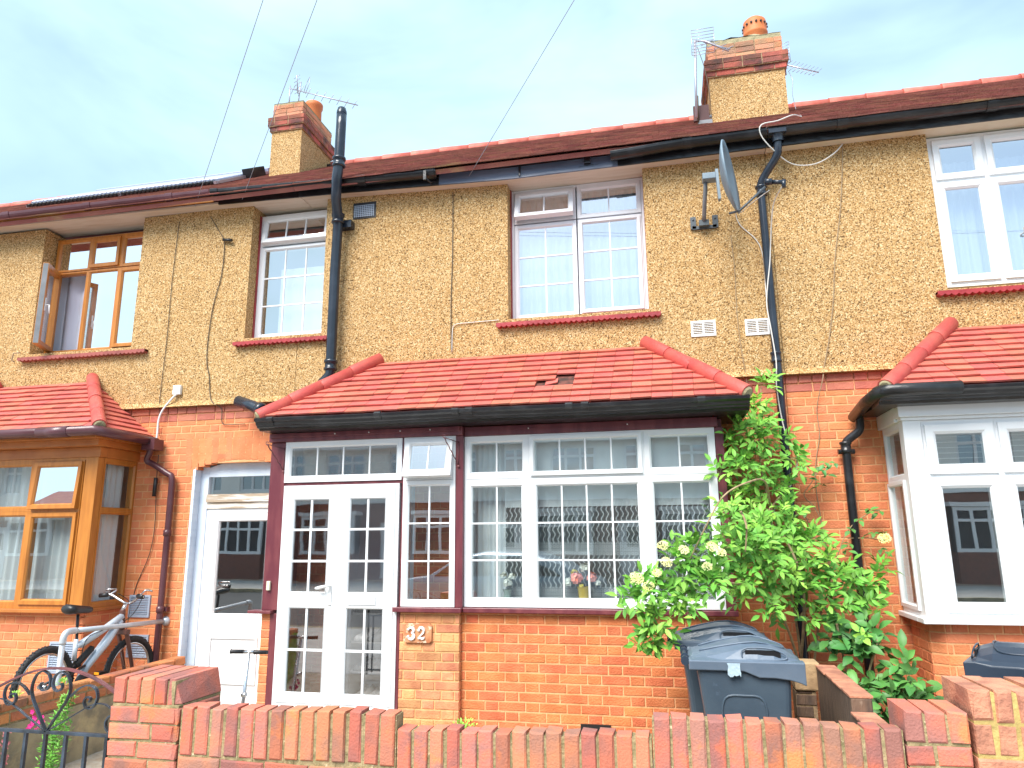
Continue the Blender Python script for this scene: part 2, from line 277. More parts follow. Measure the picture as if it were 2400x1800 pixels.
# ------------------------------------------------------------------ mesh building helpers
class MB:
    def __init__(s, M=None): s.v = []; s.f = []; s.mi = []; s.M = M or Matrix.Identity(4); s.m = 0; s.sm = []
    def add(s, vs, fs, smooth=False):
        n = len(s.v)
        for p in vs: s.v.append(s.M @ Vector(p))
        for f in fs: s.f.append([n + i for i in f]); s.mi.append(s.m); s.sm.append(smooth)
    def box(s, x0, x1, y0, y1, z0, z1):
        s.add([(x0, y0, z0), (x1, y0, z0), (x1, y1, z0), (x0, y1, z0), (x0, y0, z1), (x1, y0, z1), (x1, y1, z1), (x0, y1, z1)],
              [(0, 1, 5, 4), (1, 2, 6, 5), (2, 3, 7, 6), (3, 0, 4, 7), (4, 5, 6, 7), (3, 2, 1, 0)])
    def hexa(s, p8): s.add(p8, [(0, 1, 5, 4), (1, 2, 6, 5), (2, 3, 7, 6), (3, 0, 4, 7), (4, 5, 6, 7), (3, 2, 1, 0)])
    def brick(s, x0, x1, y0, y1, z0, z1, j=0.0015, ch=0.004):
        # box with a chipped, slightly uneven front (y0 side)
        q = lambda: ru(-j, j)
        f = [(x0 + ch + q(), y0 + q() * .6, z0 + ch + q()), (x1 - ch + q(), y0 + q() * .6, z0 + ch + q()), (x1 - ch + q(), y0 + q() * .6, z1 - ch + q()), (x0 + ch + q(), y0 + q() * .6, z1 - ch + q())]
        g = [(x0 + q(), y0 + ch, z0 + q()), (x1 + q(), y0 + ch, z0 + q()), (x1 + q(), y0 + ch, z1 + q()), (x0 + q(), y0 + ch, z1 + q())]
        h = [(x0, y1, z0), (x1, y1, z0), (x1, y1, z1), (x0, y1, z1)]
        s.add(f + g + h, [(0, 1, 2, 3), (0, 4, 5, 1), (1, 5, 6, 2), (2, 6, 7, 3), (3, 7, 4, 0), (4, 8, 9, 5), (5, 9, 10, 6), (6, 10, 11, 7), (7, 11, 8, 4)])
    def tube(s, pts, r, n=8, closed=False, cap=True):
        P = [Vector(p) for p in pts]; R_ = r if isinstance(r, (list, tuple)) else [r] * len(P)
        T = []
        for i in range(len(P)):
            a = P[(i - 1) % len(P)] if (closed or i > 0) else P[i]; b = P[(i + 1) % len(P)] if (closed or i < len(P) - 1) else P[i]
            d = (b - a); T.append(d.normalized() if d.length > 1e-9 else Vector((0, 0, 1)))
        u = T[0].orthogonal().normalized(); vs = []; fs = []
        for i, p in enumerate(P):
            u = (u - T[i] * u.dot(T[i])); u = u.normalized() if u.length > 1e-6 else T[i].orthogonal().normalized(); w_ = T[i].cross(u)
            for k in range(n):
                a = 2 * math.pi * k / n; vs.append(p + (u * math.cos(a) + w_ * math.sin(a)) * R_[i])
        m = len(P)
        for i in range(m if closed else m - 1):
            for k in range(n):
                a = i * n + k; b = i * n + (k + 1) % n; c = ((i + 1) % m) * n + (k + 1) % n; d = ((i + 1) % m) * n + k; fs.append((a, b, c, d))
        s.add(vs, fs, True)
        if cap and not closed:
            k0 = len(s.v) - m * n; s.f.append([k0 + k for k in range(n)][::-1]); s.mi.append(s.m); s.sm.append(False)
            s.f.append([k0 + (m - 1) * n + k for k in range(n)]); s.mi.append(s.m); s.sm.append(False)
    def lathe(s, prof, c=(0, 0, 0), n=24, axis='z'):
        vs = []; fs = []
        for r, h in prof:
            for k in range(n):
                a = 2 * math.pi * k / n
                p = (r * math.cos(a), r * math.sin(a), h)
                if axis == 'y': p = (p[0], p[2], p[1])
                if axis == 'x': p = (p[2], p[0], p[1])
                vs.append((c[0] + p[0], c[1] + p[1], c[2] + p[2]))
        m = len(prof)
        for i in range(m - 1):
            for k in range(n): fs.append((i * n + k, i * n + (k + 1) % n, (i + 1) * n + (k + 1) % n, (i + 1) * n + k))
        s.add(vs, fs, True)
    def ring(s, x0, x1, z0, z1, prof):
        vs = []; fs = []
        for i, y in prof: vs += [(x0 + i, y, z0 + i), (x1 - i, y, z0 + i), (x1 - i, y, z1 - i), (x0 + i, y, z1 - i)]
        for k in range(len(prof) - 1):
            for c in range(4): fs.append((k * 4 + c, k * 4 + (c + 1) % 4, (k + 1) * 4 + (c + 1) % 4, (k + 1) * 4 + c))
        s.add(vs, fs)
    def extrude(s, prof, xs, zo=None, yo=None):
        # closed (y,z) profile swept along x
        n = len(prof); vs = []
        for x in xs:
            dz = zo(x) if zo else 0
            for y, z in prof: vs.append((x, y, z + dz))
        fs = []
        for i in range(len(xs) - 1):
            for k in range(n): fs.append((i * n + k, i * n + (k + 1) % n, (i + 1) * n + (k + 1) % n, (i + 1) * n + k))
        fs.append(tuple(range(n))[::-1]); fs.append(tuple((len(xs) - 1) * n + k for k in range(n)))
        s.add(vs, fs)
    def build(s, name, mats, parent=None, bevel=0, smooth=None, merge=False):
        me = bpy.data.meshes.new(name)
        root = parent
        while root is not None and root.parent is not None: root = root.parent
        if root is not None: off = root.location.copy()
        else:
            xs = [p.x for p in s.v]; ys = [p.y for p in s.v]; zs = [p.z for p in s.v]
            off = Vector(((min(xs) + max(xs)) / 2, (min(ys) + max(ys)) / 2, min(zs)))
        me.from_pydata([p - off for p in s.v], [], s.f)
        if not isinstance(mats, (list, tuple)): mats = [mats]
        for m in mats: me.materials.append(m)
        me.polygons.foreach_set('material_index', s.mi)
        me.polygons.foreach_set('use_smooth', s.sm if smooth is None else [smooth] * len(s.f))
        bm = bmesh.new(); bm.from_mesh(me)
        if merge: bmesh.ops.remove_doubles(bm, verts=bm.verts, dist=1e-4)
        bmesh.ops.recalc_face_normals(bm, faces=bm.faces); bm.to_mesh(me); bm.free()
        o = bpy.data.objects.new(name, me); S.collection.objects.link(o)
        if parent is not None: o.parent = parent
        else: o.location = off
        if bevel:
            b = o.modifiers.new('b', 'BEVEL'); b.width = bevel; b.segments = 2; b.limit_method = 'ANGLE'; b.angle_limit = math.radians(40)
        return o

def tag(o, label, cat, group=None, kind=None):
    if label: o['label'] = label
    if cat: o['category'] = cat
    if group: o['group'] = group
    if kind: o['kind'] = kind
    return o
def thing(name, loc, label, cat, group=None):
    o = bpy.data.objects.new(name, None); S.collection.objects.link(o); o.location = loc; o.empty_display_size = 0.2
    bpy.context.view_layer.update()
    return tag(o, label, cat, group)
def interp(tab, x):
    if x <= tab[0][0]: return tab[0][1]
    for (a, b), (c, d) in zip(tab, tab[1:]):
        if x <= c: return b + (d - b) * (x - a) / (c - a)
    return tab[-1][1]
def FR(o, u, v, z=(0, 0, 1)):
    # frame matrix: local x->u, y->v, z->z at origin o
    return Matrix(((u[0], v[0], z[0], o[0]), (u[1], v[1], z[1], o[1]), (u[2], v[2], z[2], o[2]), (0, 0, 0, 1)))
def bez(p0, p1, p2, p3, n=12):
    out = []
    for i in range(n + 1):
        t = i / n; a = (1 - t) ** 3; b = 3 * t * (1 - t) ** 2; c = 3 * t * t * (1 - t); d = t ** 3
        out.append(tuple(a * p0[k] + b * p1[k] + c * p2[k] + d * p3[k] for k in range(len(p0))))
    return out
def smoothpath(pts, n=4):
    # Catmull-Rom through the points
    P = [Vector(p) for p in pts]; out = []
    for i in range(len(P) - 1):
        a = P[max(i - 1, 0)]; b = P[i]; c = P[i + 1]; d = P[min(i + 2, len(P) - 1)]
        for k in range(n):
            t = k / n
            out.append(0.5 * ((2 * b) + (c - a) * t + (2 * a - 5 * b + 4 * c - d) * t * t + (3 * b - a - 3 * c + d) * t ** 3))
    out.append(P[-1]); return out

def bricks(mb, x0, x1, z0, z1, yf, holes=(), bond='flemish', proud=0.004, mm=1, bm_=0, j=0.0015, depth=0.02, zstart=None, mortar=True):
    # individual bricks (material slot bm_) on a mortar bed (slot mm)
    C = 0.075; zs = z0 if zstart is None else zstart
    row = 0; z = zs
    while z < z1 - 0.01:
        a, b = z + 0.005, min(z + C - 0.005, z1 - 0.002)
        if b > z0 + 0.01:
            a = max(a, z0 + 0.002)
            if bond == 'flemish': x = x0 - (0.169 if row % 2 else 0.0) - 0.02; k = 0; seq = (0.2255, 0.1125)
            elif bond == 'half': x = x0 - (0.1125 if row % 2 else 0.0); seq = (0.225, 0.225); k = 0
            while x < x1:
                L = seq[k % 2]; k += 1
                p, q = x + 0.005, x + L - 0.005; x += L
                p = max(p, x0); q = min(q, x1)
                if q - p < 0.02: continue
                segs = [(p, q)]
                for hx0, hx1, hz0, hz1 in holes:
                    if (a + b) / 2 > hz0 and (a + b) / 2 < hz1:
                        ns = []
                        for (c, d) in segs:
                            if hx1 <= c or hx0 >= d: ns.append((c, d))
                            else:
                                if hx0 - c > 0.02: ns.append((c, hx0))
                                if d - hx1 > 0.02: ns.append((hx1, d))
                        segs = ns
                mb.m = bm_
                for c, d in segs: mb.brick(c, d, yf - proud, yf + depth, a, b, j)
        z += C; row += 1
    mb.m = mm
    if mortar: wall(mb, x0, x1, z0, z1, yf, yf + 0.10, holes)
    mb.m = bm_

def wall(mb, x0, x1, z0, z1, yf, yb, holes=()):
    xs = sorted(set([x0, x1] + [min(max(h[i], x0), x1) for h in holes for i in (0, 1)])); zs = sorted(set([z0, z1] + [min(max(h[i], z0), z1) for h in holes for i in (2, 3)]))
    def inh(x, z): return any(h[0] < x < h[1] and h[2] < z < h[3] for h in holes)
    nx, nz = len(xs) - 1, len(zs) - 1
    def solid(i, k): return 0 <= i < nx and 0 <= k < nz and not inh((xs[i] + xs[i + 1]) / 2, (zs[k] + zs[k + 1]) / 2)
    for i in range(nx):
        for k in range(nz):
            if not solid(i, k): continue
            a, b, c, d = xs[i], xs[i + 1], zs[k], zs[k + 1]
            mb.add([(a, yf, c), (b, yf, c), (b, yf, d), (a, yf, d)], [(0, 1, 2, 3)]); mb.add([(a, yb, c), (b, yb, c), (b, yb, d), (a, yb, d)], [(3, 2, 1, 0)])
            if not solid(i - 1, k): mb.add([(a, yf, c), (a, yf, d), (a, yb, d), (a, yb, c)], [(0, 1, 2, 3)])
            if not solid(i + 1, k): mb.add([(b, yf, c), (b, yb, c), (b, yb, d), (b, yf, d)], [(0, 1, 2, 3)])
            if not solid(i, k - 1): mb.add([(a, yf, c), (a, yb, c), (b, yb, c), (b, yf, c)], [(0, 1, 2, 3)])
            if not solid(i, k + 1): mb.add([(a, yf, d), (b, yf, d), (b, yb, d), (a, yb, d)], [(0, 1, 2, 3)])

def tile_slope(mb, L0, L1, S_, gauge, tw, th=0.011, skip=None, jit=0.004):
    # mb.M maps (u, s, n); L0(s), L1(s) left and right limits; s upslope
    s = 0.0; row = 0
    while s < S_ - 0.02:
        e = min(s + gauge * 1.25, S_)
        u = L0(s) - (tw / 2 if row % 2 else 0) - tw
        while u < L1(s):
            a, b = u + 0.0012, u + tw - 0.0012; u += tw
            ab, bb = max(a, L0(s)), min(b, L1(s)); at, bt = max(a, L0(e)), min(b, L1(e))
            if bb - ab < 0.012: continue
            if bt - at < 0.004: at = bt = min(max((ab + bb) / 2, L0(e)), L1(e)); at -= 0.001; bt += 0.001
            if skip and skip((a + b) / 2, s, row): continue
            j = ru(0, jit); k = ru(-jit, jit); d = ru(-0.004, 0.003)
            h0 = th * 1.9 + j; h1 = th * 0.5
            mb.hexa([(ab, s + d, h0 - th), (bb, s + d + k * .5, h0 - th + k * .4), (bt, e, h1 - th), (at, e, h1 - th), (ab, s + d, h0), (bb, s + d + k * .5, h0 + k * .4), (bt, e, h1), (at, e, h1)])
        s += gauge; row += 1

def hip_tiles(mb, p0, p1, r=0.062, seg=0.31):
    p0 = Vector(p0); p1 = Vector(p1); d = p1 - p0; L = d.length; d.normalize(); n = max(1, round(L / seg)); st = L / n
    for i in range(n):
        a = p0 + d * (st * i - 0.02); b = p0 + d * (st * (i + 1)); off = Vector((0, 0, 0.006 * ru(-1, 1)))
        mb.tube([a + off, a + d * 0.01 + off, b + off], [r * 1.03, r * 1.035, r * 0.98], 18)

# ------------------------------------------------------------------ windows
def window(parent, M, x0, x1, z0, z1, cells, mframe, glass=None, w=0.052, name='window', vf=0.0, depth=0.07, sash_w=0.045, label=None):
    """cells: dicts x0,x1,z0,z1, v/h bar counts, open (degrees, 'top'|'left'), sash True, glass"""
    mb = MB(M)
    mb.ring(x0, x1, z0, z1, [(0, vf + depth), (0, vf), (0.022, vf), (0.022, vf + 0.012), (0.03, vf + depth)])
    for c in cells:
        cw = c.get('w', w)
        mb.ring(c['x0'], c['x1'], c['z0'], c['z1'], [(0.0005, vf + depth), (0.0005, vf + 0.002), (cw - 0.014, vf + 0.002), (cw, vf + 0.017), (cw, vf + depth)])
    fr = mb.build(name, mframe, parent)
    if label: fr['label'] = label
    for c in cells:
        g = c.get('glass') or glass; sash = c.get('sash') or c.get('open'); cw = c.get('w', w)
        T = Matrix.Identity(4)
        if c.get('open'):
            ang, hg = c['open']
            if hg == 'top':
                pv = Matrix.Translation((0, vf, c['z1'] - 0.02)); T = pv @ Matrix.Rotation(math.radians(-ang), 4, 'X') @ pv.inverted()
            else:
                pv = Matrix.Translation((c['x0'] + 0.03, vf, 0)); T = pv @ Matrix.Rotation(math.radians(-ang), 4, 'Z') @ pv.inverted()
        a0, a1, b0, b1 = c['x0'] + 0.018, c['x1'] - 0.018, c['z0'] + 0.018, c['z1'] - 0.018
        if sash:
            sw = c.get('sw', sash_w)
            ms = MB(M @ T); ms.ring(a0, a1, b0, b1, [(0, vf + 0.045), (0, vf - 0.018), (sw * .72, vf - 0.018), (sw, vf - 0.002), (sw, vf + 0.045), (0, vf + 0.045)])
            if c.get('inner'):   # metal edge seen on an open casement
                pass
            ms.build('opening_sash', c.get('smat', mframe), fr)
            i0, i1, k0, k1 = a0 + sw, a1 - sw, b0 + sw, b1 - sw; gv = vf + 0.006
        else:
            i0, i1, k0, k1 = c['x0'] + cw, c['x1'] - cw, c['z0'] + cw, c['z1'] - cw; gv = vf + 0.022
        mp_ = MB(M @ T); mp_.box(i0 - 0.004, i1 + 0.004, gv, gv + 0.006, k0 - 0.004, k1 + 0.004); mp_.build('pane', g, fr)
        nv, nh = c.get('v', 0), c.get('h', 0)
        if nv or nh:
            mg = MB(M @ T); bw = 0.0068
            for k in range(nv):
                x = i0 + (i1 - i0) * (k + 1) / (nv + 1); mg.box(x - bw, x + bw, gv - 0.007, gv + 0.011, k0, k1)
            for k in range(nh):
                z = k0 + (k1 - k0) * (k + 1) / (nh + 1); mg.box(i0, i1, gv - 0.0085, gv + 0.0125, z - bw, z + bw)
            mg.box(i0, i1, gv - 0.005, gv + 0.009, k0, k0 + 0.004)
            mg.build('glazing_bars', c.get('smat', mframe) if mframe is not m_oak else m_oak, fr)
    return fr

def tile_sill(parent, x0, x1, z, m, yw=6.42, yi=6.50):
    # projecting sill of small clay tiles: scalloped front edge
    mb = MB(); y = yw - 0.062
    mb.box(x0, x1, y + 0.012, yi, z - 0.006, z + 0.012)
    x = x0
    while x < x1 - 0.01:
        e = min(x + 0.052, x1); k = ru(-0.003, 0.003)
        pts = []
        for q in range(7):
            t = q / 6; pts.append((x + (e - x) * t, z - 0.012 - 0.016 * math.sin(math.pi * t) + k))
        vs = [(x, y, z + 0.016), (e, y, z + 0.016)] + [(p, y, q) for p, q in pts[::-1]]
        n = len(vs); mb.add(vs + [(a, y + 0.1, b) for a, b, b in [(p[0], 0, p[2]) for p in vs]], [tuple(range(n))[::-1], tuple(range(n, 2 * n))] + [(i, (i + 1) % n, n + (i + 1) % n, n + i) for i in range(n)])
        x = e
    return mb.build('sill', m, parent)

# ------------------------------------------------------------------ ground
mb = MB(); mb.box(-150, 150, -150, 200, -0.6, -0.28); tag(mb.build('ground', m_soil), 'bare earth ground running out around the street', 'ground', kind='structure')
mb = MB(); mb.box(-60, 60, -1.2, 3.05, -0.28, -0.15); tag(mb.build('pavement', m_pave), 'grey paved footway in front of the garden walls', 'pavement', kind='structure')
mb = MB(); mb.box(-60, 60, -9.2, -1.35, -0.28, -0.262); tag(mb.build('road', m_asph), 'asphalt street between the two terraces', 'road', kind='structure')
mb = MB(); mb.box(-60, 60, -1.35, -1.2, -0.28, -0.146); mb.box(-60, 60, -9.35, -9.2, -0.28, -0.146); tag(mb.build('kerb', m_concr), 'concrete kerb edging the street', 'kerb', kind='structure')
mb = MB(); mb.box(-60, 60, -13.5, -9.35, -0.28, -0.15); tag(mb.build('far_pavement', m_pave), 'paved footway across the street', 'pavement', kind='structure')
mb = MB(); mb.box(-4.66, 0.92, 3.05, 6.5, -0.28, -0.154)
tag(mb.build('garden_path', m_soil), 'brown earth and concrete path behind the low front wall', 'path', kind='structure')
mb = MB(); mb.box(-9.0, -4.76, 3.3, 6.5, -0.28, 0.0); tag(mb.build('raised_garden', m_soil), 'raised garden strip of the house with brown window frames', 'garden', kind='structure')
mb = MB(); mb.box(1.02, 8.0, 3.05, 6.5, -0.28, -0.15); tag(mb.build('garden_ground', m_soil), 'garden ground before the house with the white bay', 'garden', kind='structure')

# ------------------------------------------------------------------ the terrace
W, B, WF = 6.42, 6.45, 6.585
def ez(x): return interp([(-8.5, 5.15), (-4.66, 5.107), (-3.1, 5.07), (-1.4, 5.01), (0, 5.018), (1.8, 5.035), (5.8, 5.05)], x)
def gz(x): return interp([(-8.5, 5.25), (-4.64, 5.215), (-3.2, 5.165), (-2.07, 5.14), (-1.2, 5.10), (-0.3, 5.10), (0.31, 5.14), (1.5, 5.15), (5.8, 5.165)], x)
RB, RS = (6.14, 5.135), (3.46, 2.275)   # roof eave (y,z) and rise vector to the ridge
RL = math.hypot(*RS); RU = (RS[0] / RL, RS[1] / RL)
HOUSES = {}
def house(name, x0, x1, label, holes_up, holes_low, brickmats, lowz=2.75, bond='flemish', phase=0):
    t = thing(name, ((x0 + x1) / 2, 6.42, -0.15), label, 'terraced house', 'houses of the terrace')
    HOUSES[name] = t
    # rendered upper wall
    mb = MB(); wall(mb, x0, x1, 2.93, 5.12, W, WF + 0.12, holes_up)
    mb.add([(x0, W, 2.96), (x1, W, 2.96), (x1, W - 0.040, 2.900), (x0, W - 0.040, 2.900), (x0, B + 0.02, 2.905), (x1, B + 0.02, 2.905)], [(0, 1, 2, 3), (3, 2, 5, 4)])
    mb.build('rendered_wall', m_dash, t)
    # corbelled pink courses under the render
    mb = MB(); segs = [(x0, x1)]
    for k, z in enumerate((2.752, 2.829)):
        x = x0 + (0.11 if k else 0)
        if k: mb.brick(x0, x0 + 0.10, B - 0.016, B + 0.02, z, z + 0.066)
        while x < x1 - 0.02:
            L = 0.2155 if rnd() > 0.45 else 0.103
            mb.brick(x, min(x + L, x1), B - (0.016 if k else 0.008), B + 0.02, z, z + 0.066); x += L + 0.009
    mb.m = 1; mb.box(x0, x1, B - 0.002, B + 0.03, 2.748, 2.905)
    mb.build('corbel_course', [m_corbel, brickmats[1]], t)
    # brick lower wall
    mb = MB(); bricks(mb, x0, x1, -0.15, 2.75, B, holes_low, bond)
    mb.build('brick_wall', brickmats, t)
    # shell: side walls, back, floors
    mb = MB(); mb.box(x0, x0 + 0.1, 7.3, 12.6, -0.15, 5.1); mb.box(x1 - 0.1, x1, 7.3, 12.6, -0.15, 5.1); mb.box(x0 + 0.1, x1 - 0.1, 12.4, 12.6, -0.15, 5.1)
    mb.box(x0 + 0.1, x1 - 0.1, 9.4, 9.5, 0.05, 2.63); mb.box(x0 + 0.1, x1 - 0.1, 9.4, 9.5, 2.8, 5.05)
    mb.build('inner_wall', m_room, t)
    mb = MB(); mb.box(x0 + 0.1, x1 - 0.1, B + 0.15, 12.4, -0.05, 0.05); mb.box(x0 + 0.1, x1 - 0.1, B + 0.11, 12.4, 2.63, 2.8); mb.box(x0 + 0.1, x1 - 0.1, WF + 0.12, 12.4, 5.055, 5.11)
    mb.build('floor', m_ceil, t)
    # roof: underlay slab, then individual tiles
    mb = MB(FR((0, RB[0], RB[1]), (1, 0, 0), (0, RU[0], RU[1]), (0, -RU[1], RU[0])))
    mb.box(x0, x1, 0.02, RL, -0.06, -0.014)
    tile_slope(mb, lambda s: x0, lambda s: x1, RL - 0.03, 0.10, 0.168, jit=0.005)
    mb.build('roof', m_roof, t)
    mb = MB(); mb.add([(x0, 9.6, 7.37), (x1, 9.6, 7.37), (x1, 13.2, 5.0), (x0, 13.2, 5.0), (x0, 9.6, 7.30), (x1, 9.6, 7.30), (x1, 13.2, 4.93), (x0, 13.2, 4.93)], [(0, 1, 2, 3), (4, 5, 6, 7), (0, 4, 7, 3), (1, 5, 6, 2), (2, 6, 7, 3), (0, 1, 5, 4)])
    mb.build('rear_roof', m_roof, t)
    n = int((x1 - x0) / 0.45); st = (x1 - x0) / n
    mb = MB()
    for i in range(n):
        a = x0 + st * i; mb.tube([(a, 9.6, 7.39), (a + 0.012, 9.6, 7.39), (a + st, 9.6, 7.39)], [0.098, 0.10, 0.088], 16)
    mb.build('ridge_tiles', m_ridge, t)
    return t
def xs_(a, b, n=10): return [a + (b - a) * i / n for i in range(n + 1)]
def soffit(t, x0, x1, m=m_soffit, holes=()):
    mb = MB(); mb.extrude([(6.295, 0.012), (WF + 0.13, 0.012), (WF + 0.13, 0.030), (6.295, 0.030)], xs_(x0, x1), ez); mb.build('soffit', m, t)
def fascia(t, x0, x1, m, name='fascia', h=0.15, y0=6.278, dz=-0.004):
    mb = MB(); mb.extrude([(y0, dz), (y0 + 0.02, dz), (y0 + 0.02, h), (y0, h)], xs_(x0, x1), ez); return mb.build(name, m, t)
def gutter(t, x0, x1, m, y=6.215, r=0.058, joints=(), name='gutter'):
    prof = [(y + r * math.cos(a), r * math.sin(a)) for a in [math.pi + math.pi * k / 10 for k in range(11)]]
    prof += [(y + r, 0.004)] + [(y + (r - 0.006) * math.cos(a), (r - 0.006) * math.sin(a)) for a in [2 * math.pi - math.pi * k / 10 for k in range(11)]] + [(y - r, 0.006)]
    mb = MB(); mb.extrude(prof, xs_(x0, x1, 8), gz)
    for j in joints:
        R2 = r + 0.007; p2 = [(y + R2 * math.cos(a), R2 * math.sin(a)) for a in [math.pi + math.pi * k / 10 for k in range(11)]] + [(y + R2, 0.01), (y - R2, 0.01)]
        mb.extrude(p2, [j - 0.045, j + 0.045], gz)
    return mb.build(name, m, t)

# --- number 32, the middle house
X0, X1 = -3.655, 1.06
h32 = house('terraced_house', X0, X1, 'middle terraced house with maroon framed white porch and wide window under a red tiled canopy', [(-1.42, -0.075, 3.60, 5.2), (-3.66, -3.395, 3.60, 5.2)],
            [(-3.2, -2.35, -0.2, 2.1), (-1.70, 0.36, 0.9, 2.5)], [m_orange, m_orange_m])
soffit(h32, X0, X1)
fascia(h32, X0, -2.10, m_black, h=0.10)
fascia(h32, -2.0995, -0.301, m_fasc, name='worn_fascia', h=0.115)
fascia(h32, -0.30, X1, m_black, h=0.10)
gutter(h32, -3.6545, -2.10, m_black, joints=(-2.9, -2.16), r=0.062)['label'] = 'left length of black gutter'
gutter(h32, -0.36, X1, m_black, joints=(0.35,), r=0.062)
mb = MB(); mb.extrude([(6.20, 0.03), (6.275, 0.045), (6.275, 0.06), (6.19, 0.045)], xs_(-2.1, -0.37, 14), lambda x: ez(x) + 0.075 + 0.004 * math.sin(x * 23)); mb.build('underfelt_edge', m_blk, h32)
# broken gutter bracket and scrap of paint on the bare fascia
mb = MB(); mb.box(-2.22, -2.19, 6.14, 6.16, 5.03, 5.13); mb.tube([(-2.2, 6.15, 5.05), (-2.16, 6.2, 5.02), (-2.12, 6.25, 5.06)], 0.008, 6); mb.build('gutter_bracket', m_black, h32)
mb = MB(); mb.box(-0.62, -0.56, 6.24, 6.277, 5.06, 5.12); mb.build('gutter_bracket', m_black, h32)
mb = MB(); mb.box(-1.27, -1.255, 6.26, 6.277, 5.02, 5.13); mb.build('gutter_bracket', m_black, h32)

def cells_center():
    return [dict(x0=-1.385, x1=-0.752, z0=4.655, z1=5.0, v=1, open=(17, 'top'), sw=0.052), dict(x0=-0.738, x1=-0.105, z0=4.655, z1=5.0, v=1),
            dict(x0=-1.385, x1=-0.752, z0=3.640, z1=4.64, v=1, h=2), dict(x0=-0.738, x1=-0.105, z0=3.640, z1=4.64, v=1, h=2, sash=True, sw=0.035)]
I4 = Matrix.Identity(4)
wc = window(h32, I4, -1.41, -0.08, 3.615, 5.022, [dict(c) for c in cells_center()], m_upvc_old, G_UP, vf=WF, w=0.045, label='upper window with its top left light hanging open')
tile_sill(wc, -1.53, 0.03, 3.535, m_redsill, yi=6.60)
mb = MB(); mb.box(-1.42, -0.07, 6.50, 6.70, 3.56, 3.612); mb.box(-1.425, -1.411, 6.553, 6.65, 3.61, 5.03); mb.box(-0.079, -0.072, 6.553, 6.65, 3.61, 5.03); mb.build('window_reveal', m_redsill, h32)

# soil pipe of the middle house
mb = MB(); R_ = 0.052
mb.tube([(-3.105, 6.08, 5.88), (-3.105, 6.08, 5.72), (-3.11, 6.08, 5.3), (-3.13, 6.09, 5.12), (-3.165, 6.16, 4.95), (-3.19, 6.25, 4.84), (-3.20, 6.30, 4.7), (-3.215, 6.31, 4.2), (-3.215, 6.31, 3.2), (-3.22, 6.31, 3.12), (-3.32, 6.29, 3.0), (-3.50, 6.25, 2.88), (-3.70, 6.22, 2.77)], R_, 16)
mb.lathe([(R_ * .3, 5.93), (R_ * .8, 5.915), (R_ * 1.02, 5.87), (R_ * 1.02, 5.85)], (-3.105, 6.08, 0), 16)
for x, y, z in ((-3.11, 6.08, 5.30), (-3.195, 6.285, 4.78), (-3.215, 6.31, 3.22)):
    mb.lathe([(R_, -0.055), (R_ * 1.28, -0.05), (R_ * 1.28, -0.03), (R_ * 1.12, -0.025), (R_ * 1.12, 0.02), (R_ * 1.3, 0.025), (R_ * 1.3, 0.05), (R_, 0.055)], (x, y, z), 16)
mb.box(-3.21, -3.07, 6.33, 6.42, 4.70, 4.78)
mb.build('soil_pipe', m_pipe, h32)
mb = MB(); mb.tube([(-4.20, 6.28, 2.90), (-4.0, 6.24, 2.83), (-3.84, 6.20, 2.755), (-3.72, 6.18, 2.70)], 0.058, 14)
mb.tube([(-3.93, 6.22, 2.80), (-3.90, 6.215, 2.787), (-3.87, 6.205, 2.77)], [0.066, 0.074, 0.066], 14); mb.build('waste_pipe', m_pipe, h32)

# right downpipe with swan neck
mb = MB(); r = 0.036
mb.tube(smoothpath([(1.15, 6.205, 5.10), (1.148, 6.21, 5.00), (1.13, 6.24, 4.90), (1.04, 6.31, 4.78), (0.995, 6.34, 4.70), (0.99, 6.35, 4.6), (0.992, 6.35, 4.0), (0.997, 6.35, 3.0), (1.0, 6.35, 2.0), (1.0, 6.35, 0.9), (1.0, 6.35, -0.1)]), r, 14)
for z, rr in ((4.63, 1.5), (3.05, 1.35), (1.55, 1.35)): mb.lathe([(r, -0.05), (r * rr, -0.045), (r * rr, -0.03), (r * 1.18, -0.02), (r * 1.18, 0.02), (r * rr, 0.03), (r * rr, 0.045), (r, 0.05)], (0.992, 6.35, z), 14)
mb.lathe([(0.05, 0), (0.05, 0.07), (0.06, 0.075), (0.06, 0.09)], (1.15, 6.205, 5.02), 14)
mb.box(1.07, 1.22, 6.145, 6.27, 5.09, 5.13); mb.build('downpipe', m_pipe, h32)

# wall vents
def louvre(t, x0, x1, z0, z1, y, m, n=8, name='wall_vent', cols=2):
    mb = MB(); mb.ring(x0, x1, z0, z1, [(0, y + 0.02), (0, y - 0.010), (0.018, y - 0.012), (0.018, y + 0.01)])
    a, b = x0 + 0.018, x1 - 0.018; mb.box(a, b, y + 0.006, y + 0.012, z0 + 0.018, z1 - 0.018)
    if cols == 2: mb.box((a + b) / 2 - 0.008, (a + b) / 2 + 0.008, y - 0.010, y + 0.006, z0 + 0.018, z1 - 0.018)
    h = (z1 - z0 - 0.036) / n
    for k in range(n):
        z = z0 + 0.018 + h * k; mb.add([(a, y - 0.011, z + h * .25), (b, y - 0.011, z + h * .25), (b, y + 0.006, z + h * .95), (a, y + 0.006, z + h * .95), (a, y - 0.011, z + h * .1), (b, y - 0.011, z + h * .1), (b, y + 0.006, z + h * .75), (a, y + 0.006, z + h * .75)],
                                       [(0, 1, 2, 3), (4, 5, 6, 7), (0, 1, 5, 4), (2, 3, 7, 6), (0, 4, 7, 3), (1, 5, 6, 2)])
    return mb.build(name, m, t)
louvre(h32, 0.290, 0.508, 3.300, 3.448, W, m_white, 7)
louvre(h32, 0.762, 0.970, 3.280, 3.430, W, m_white, 7)
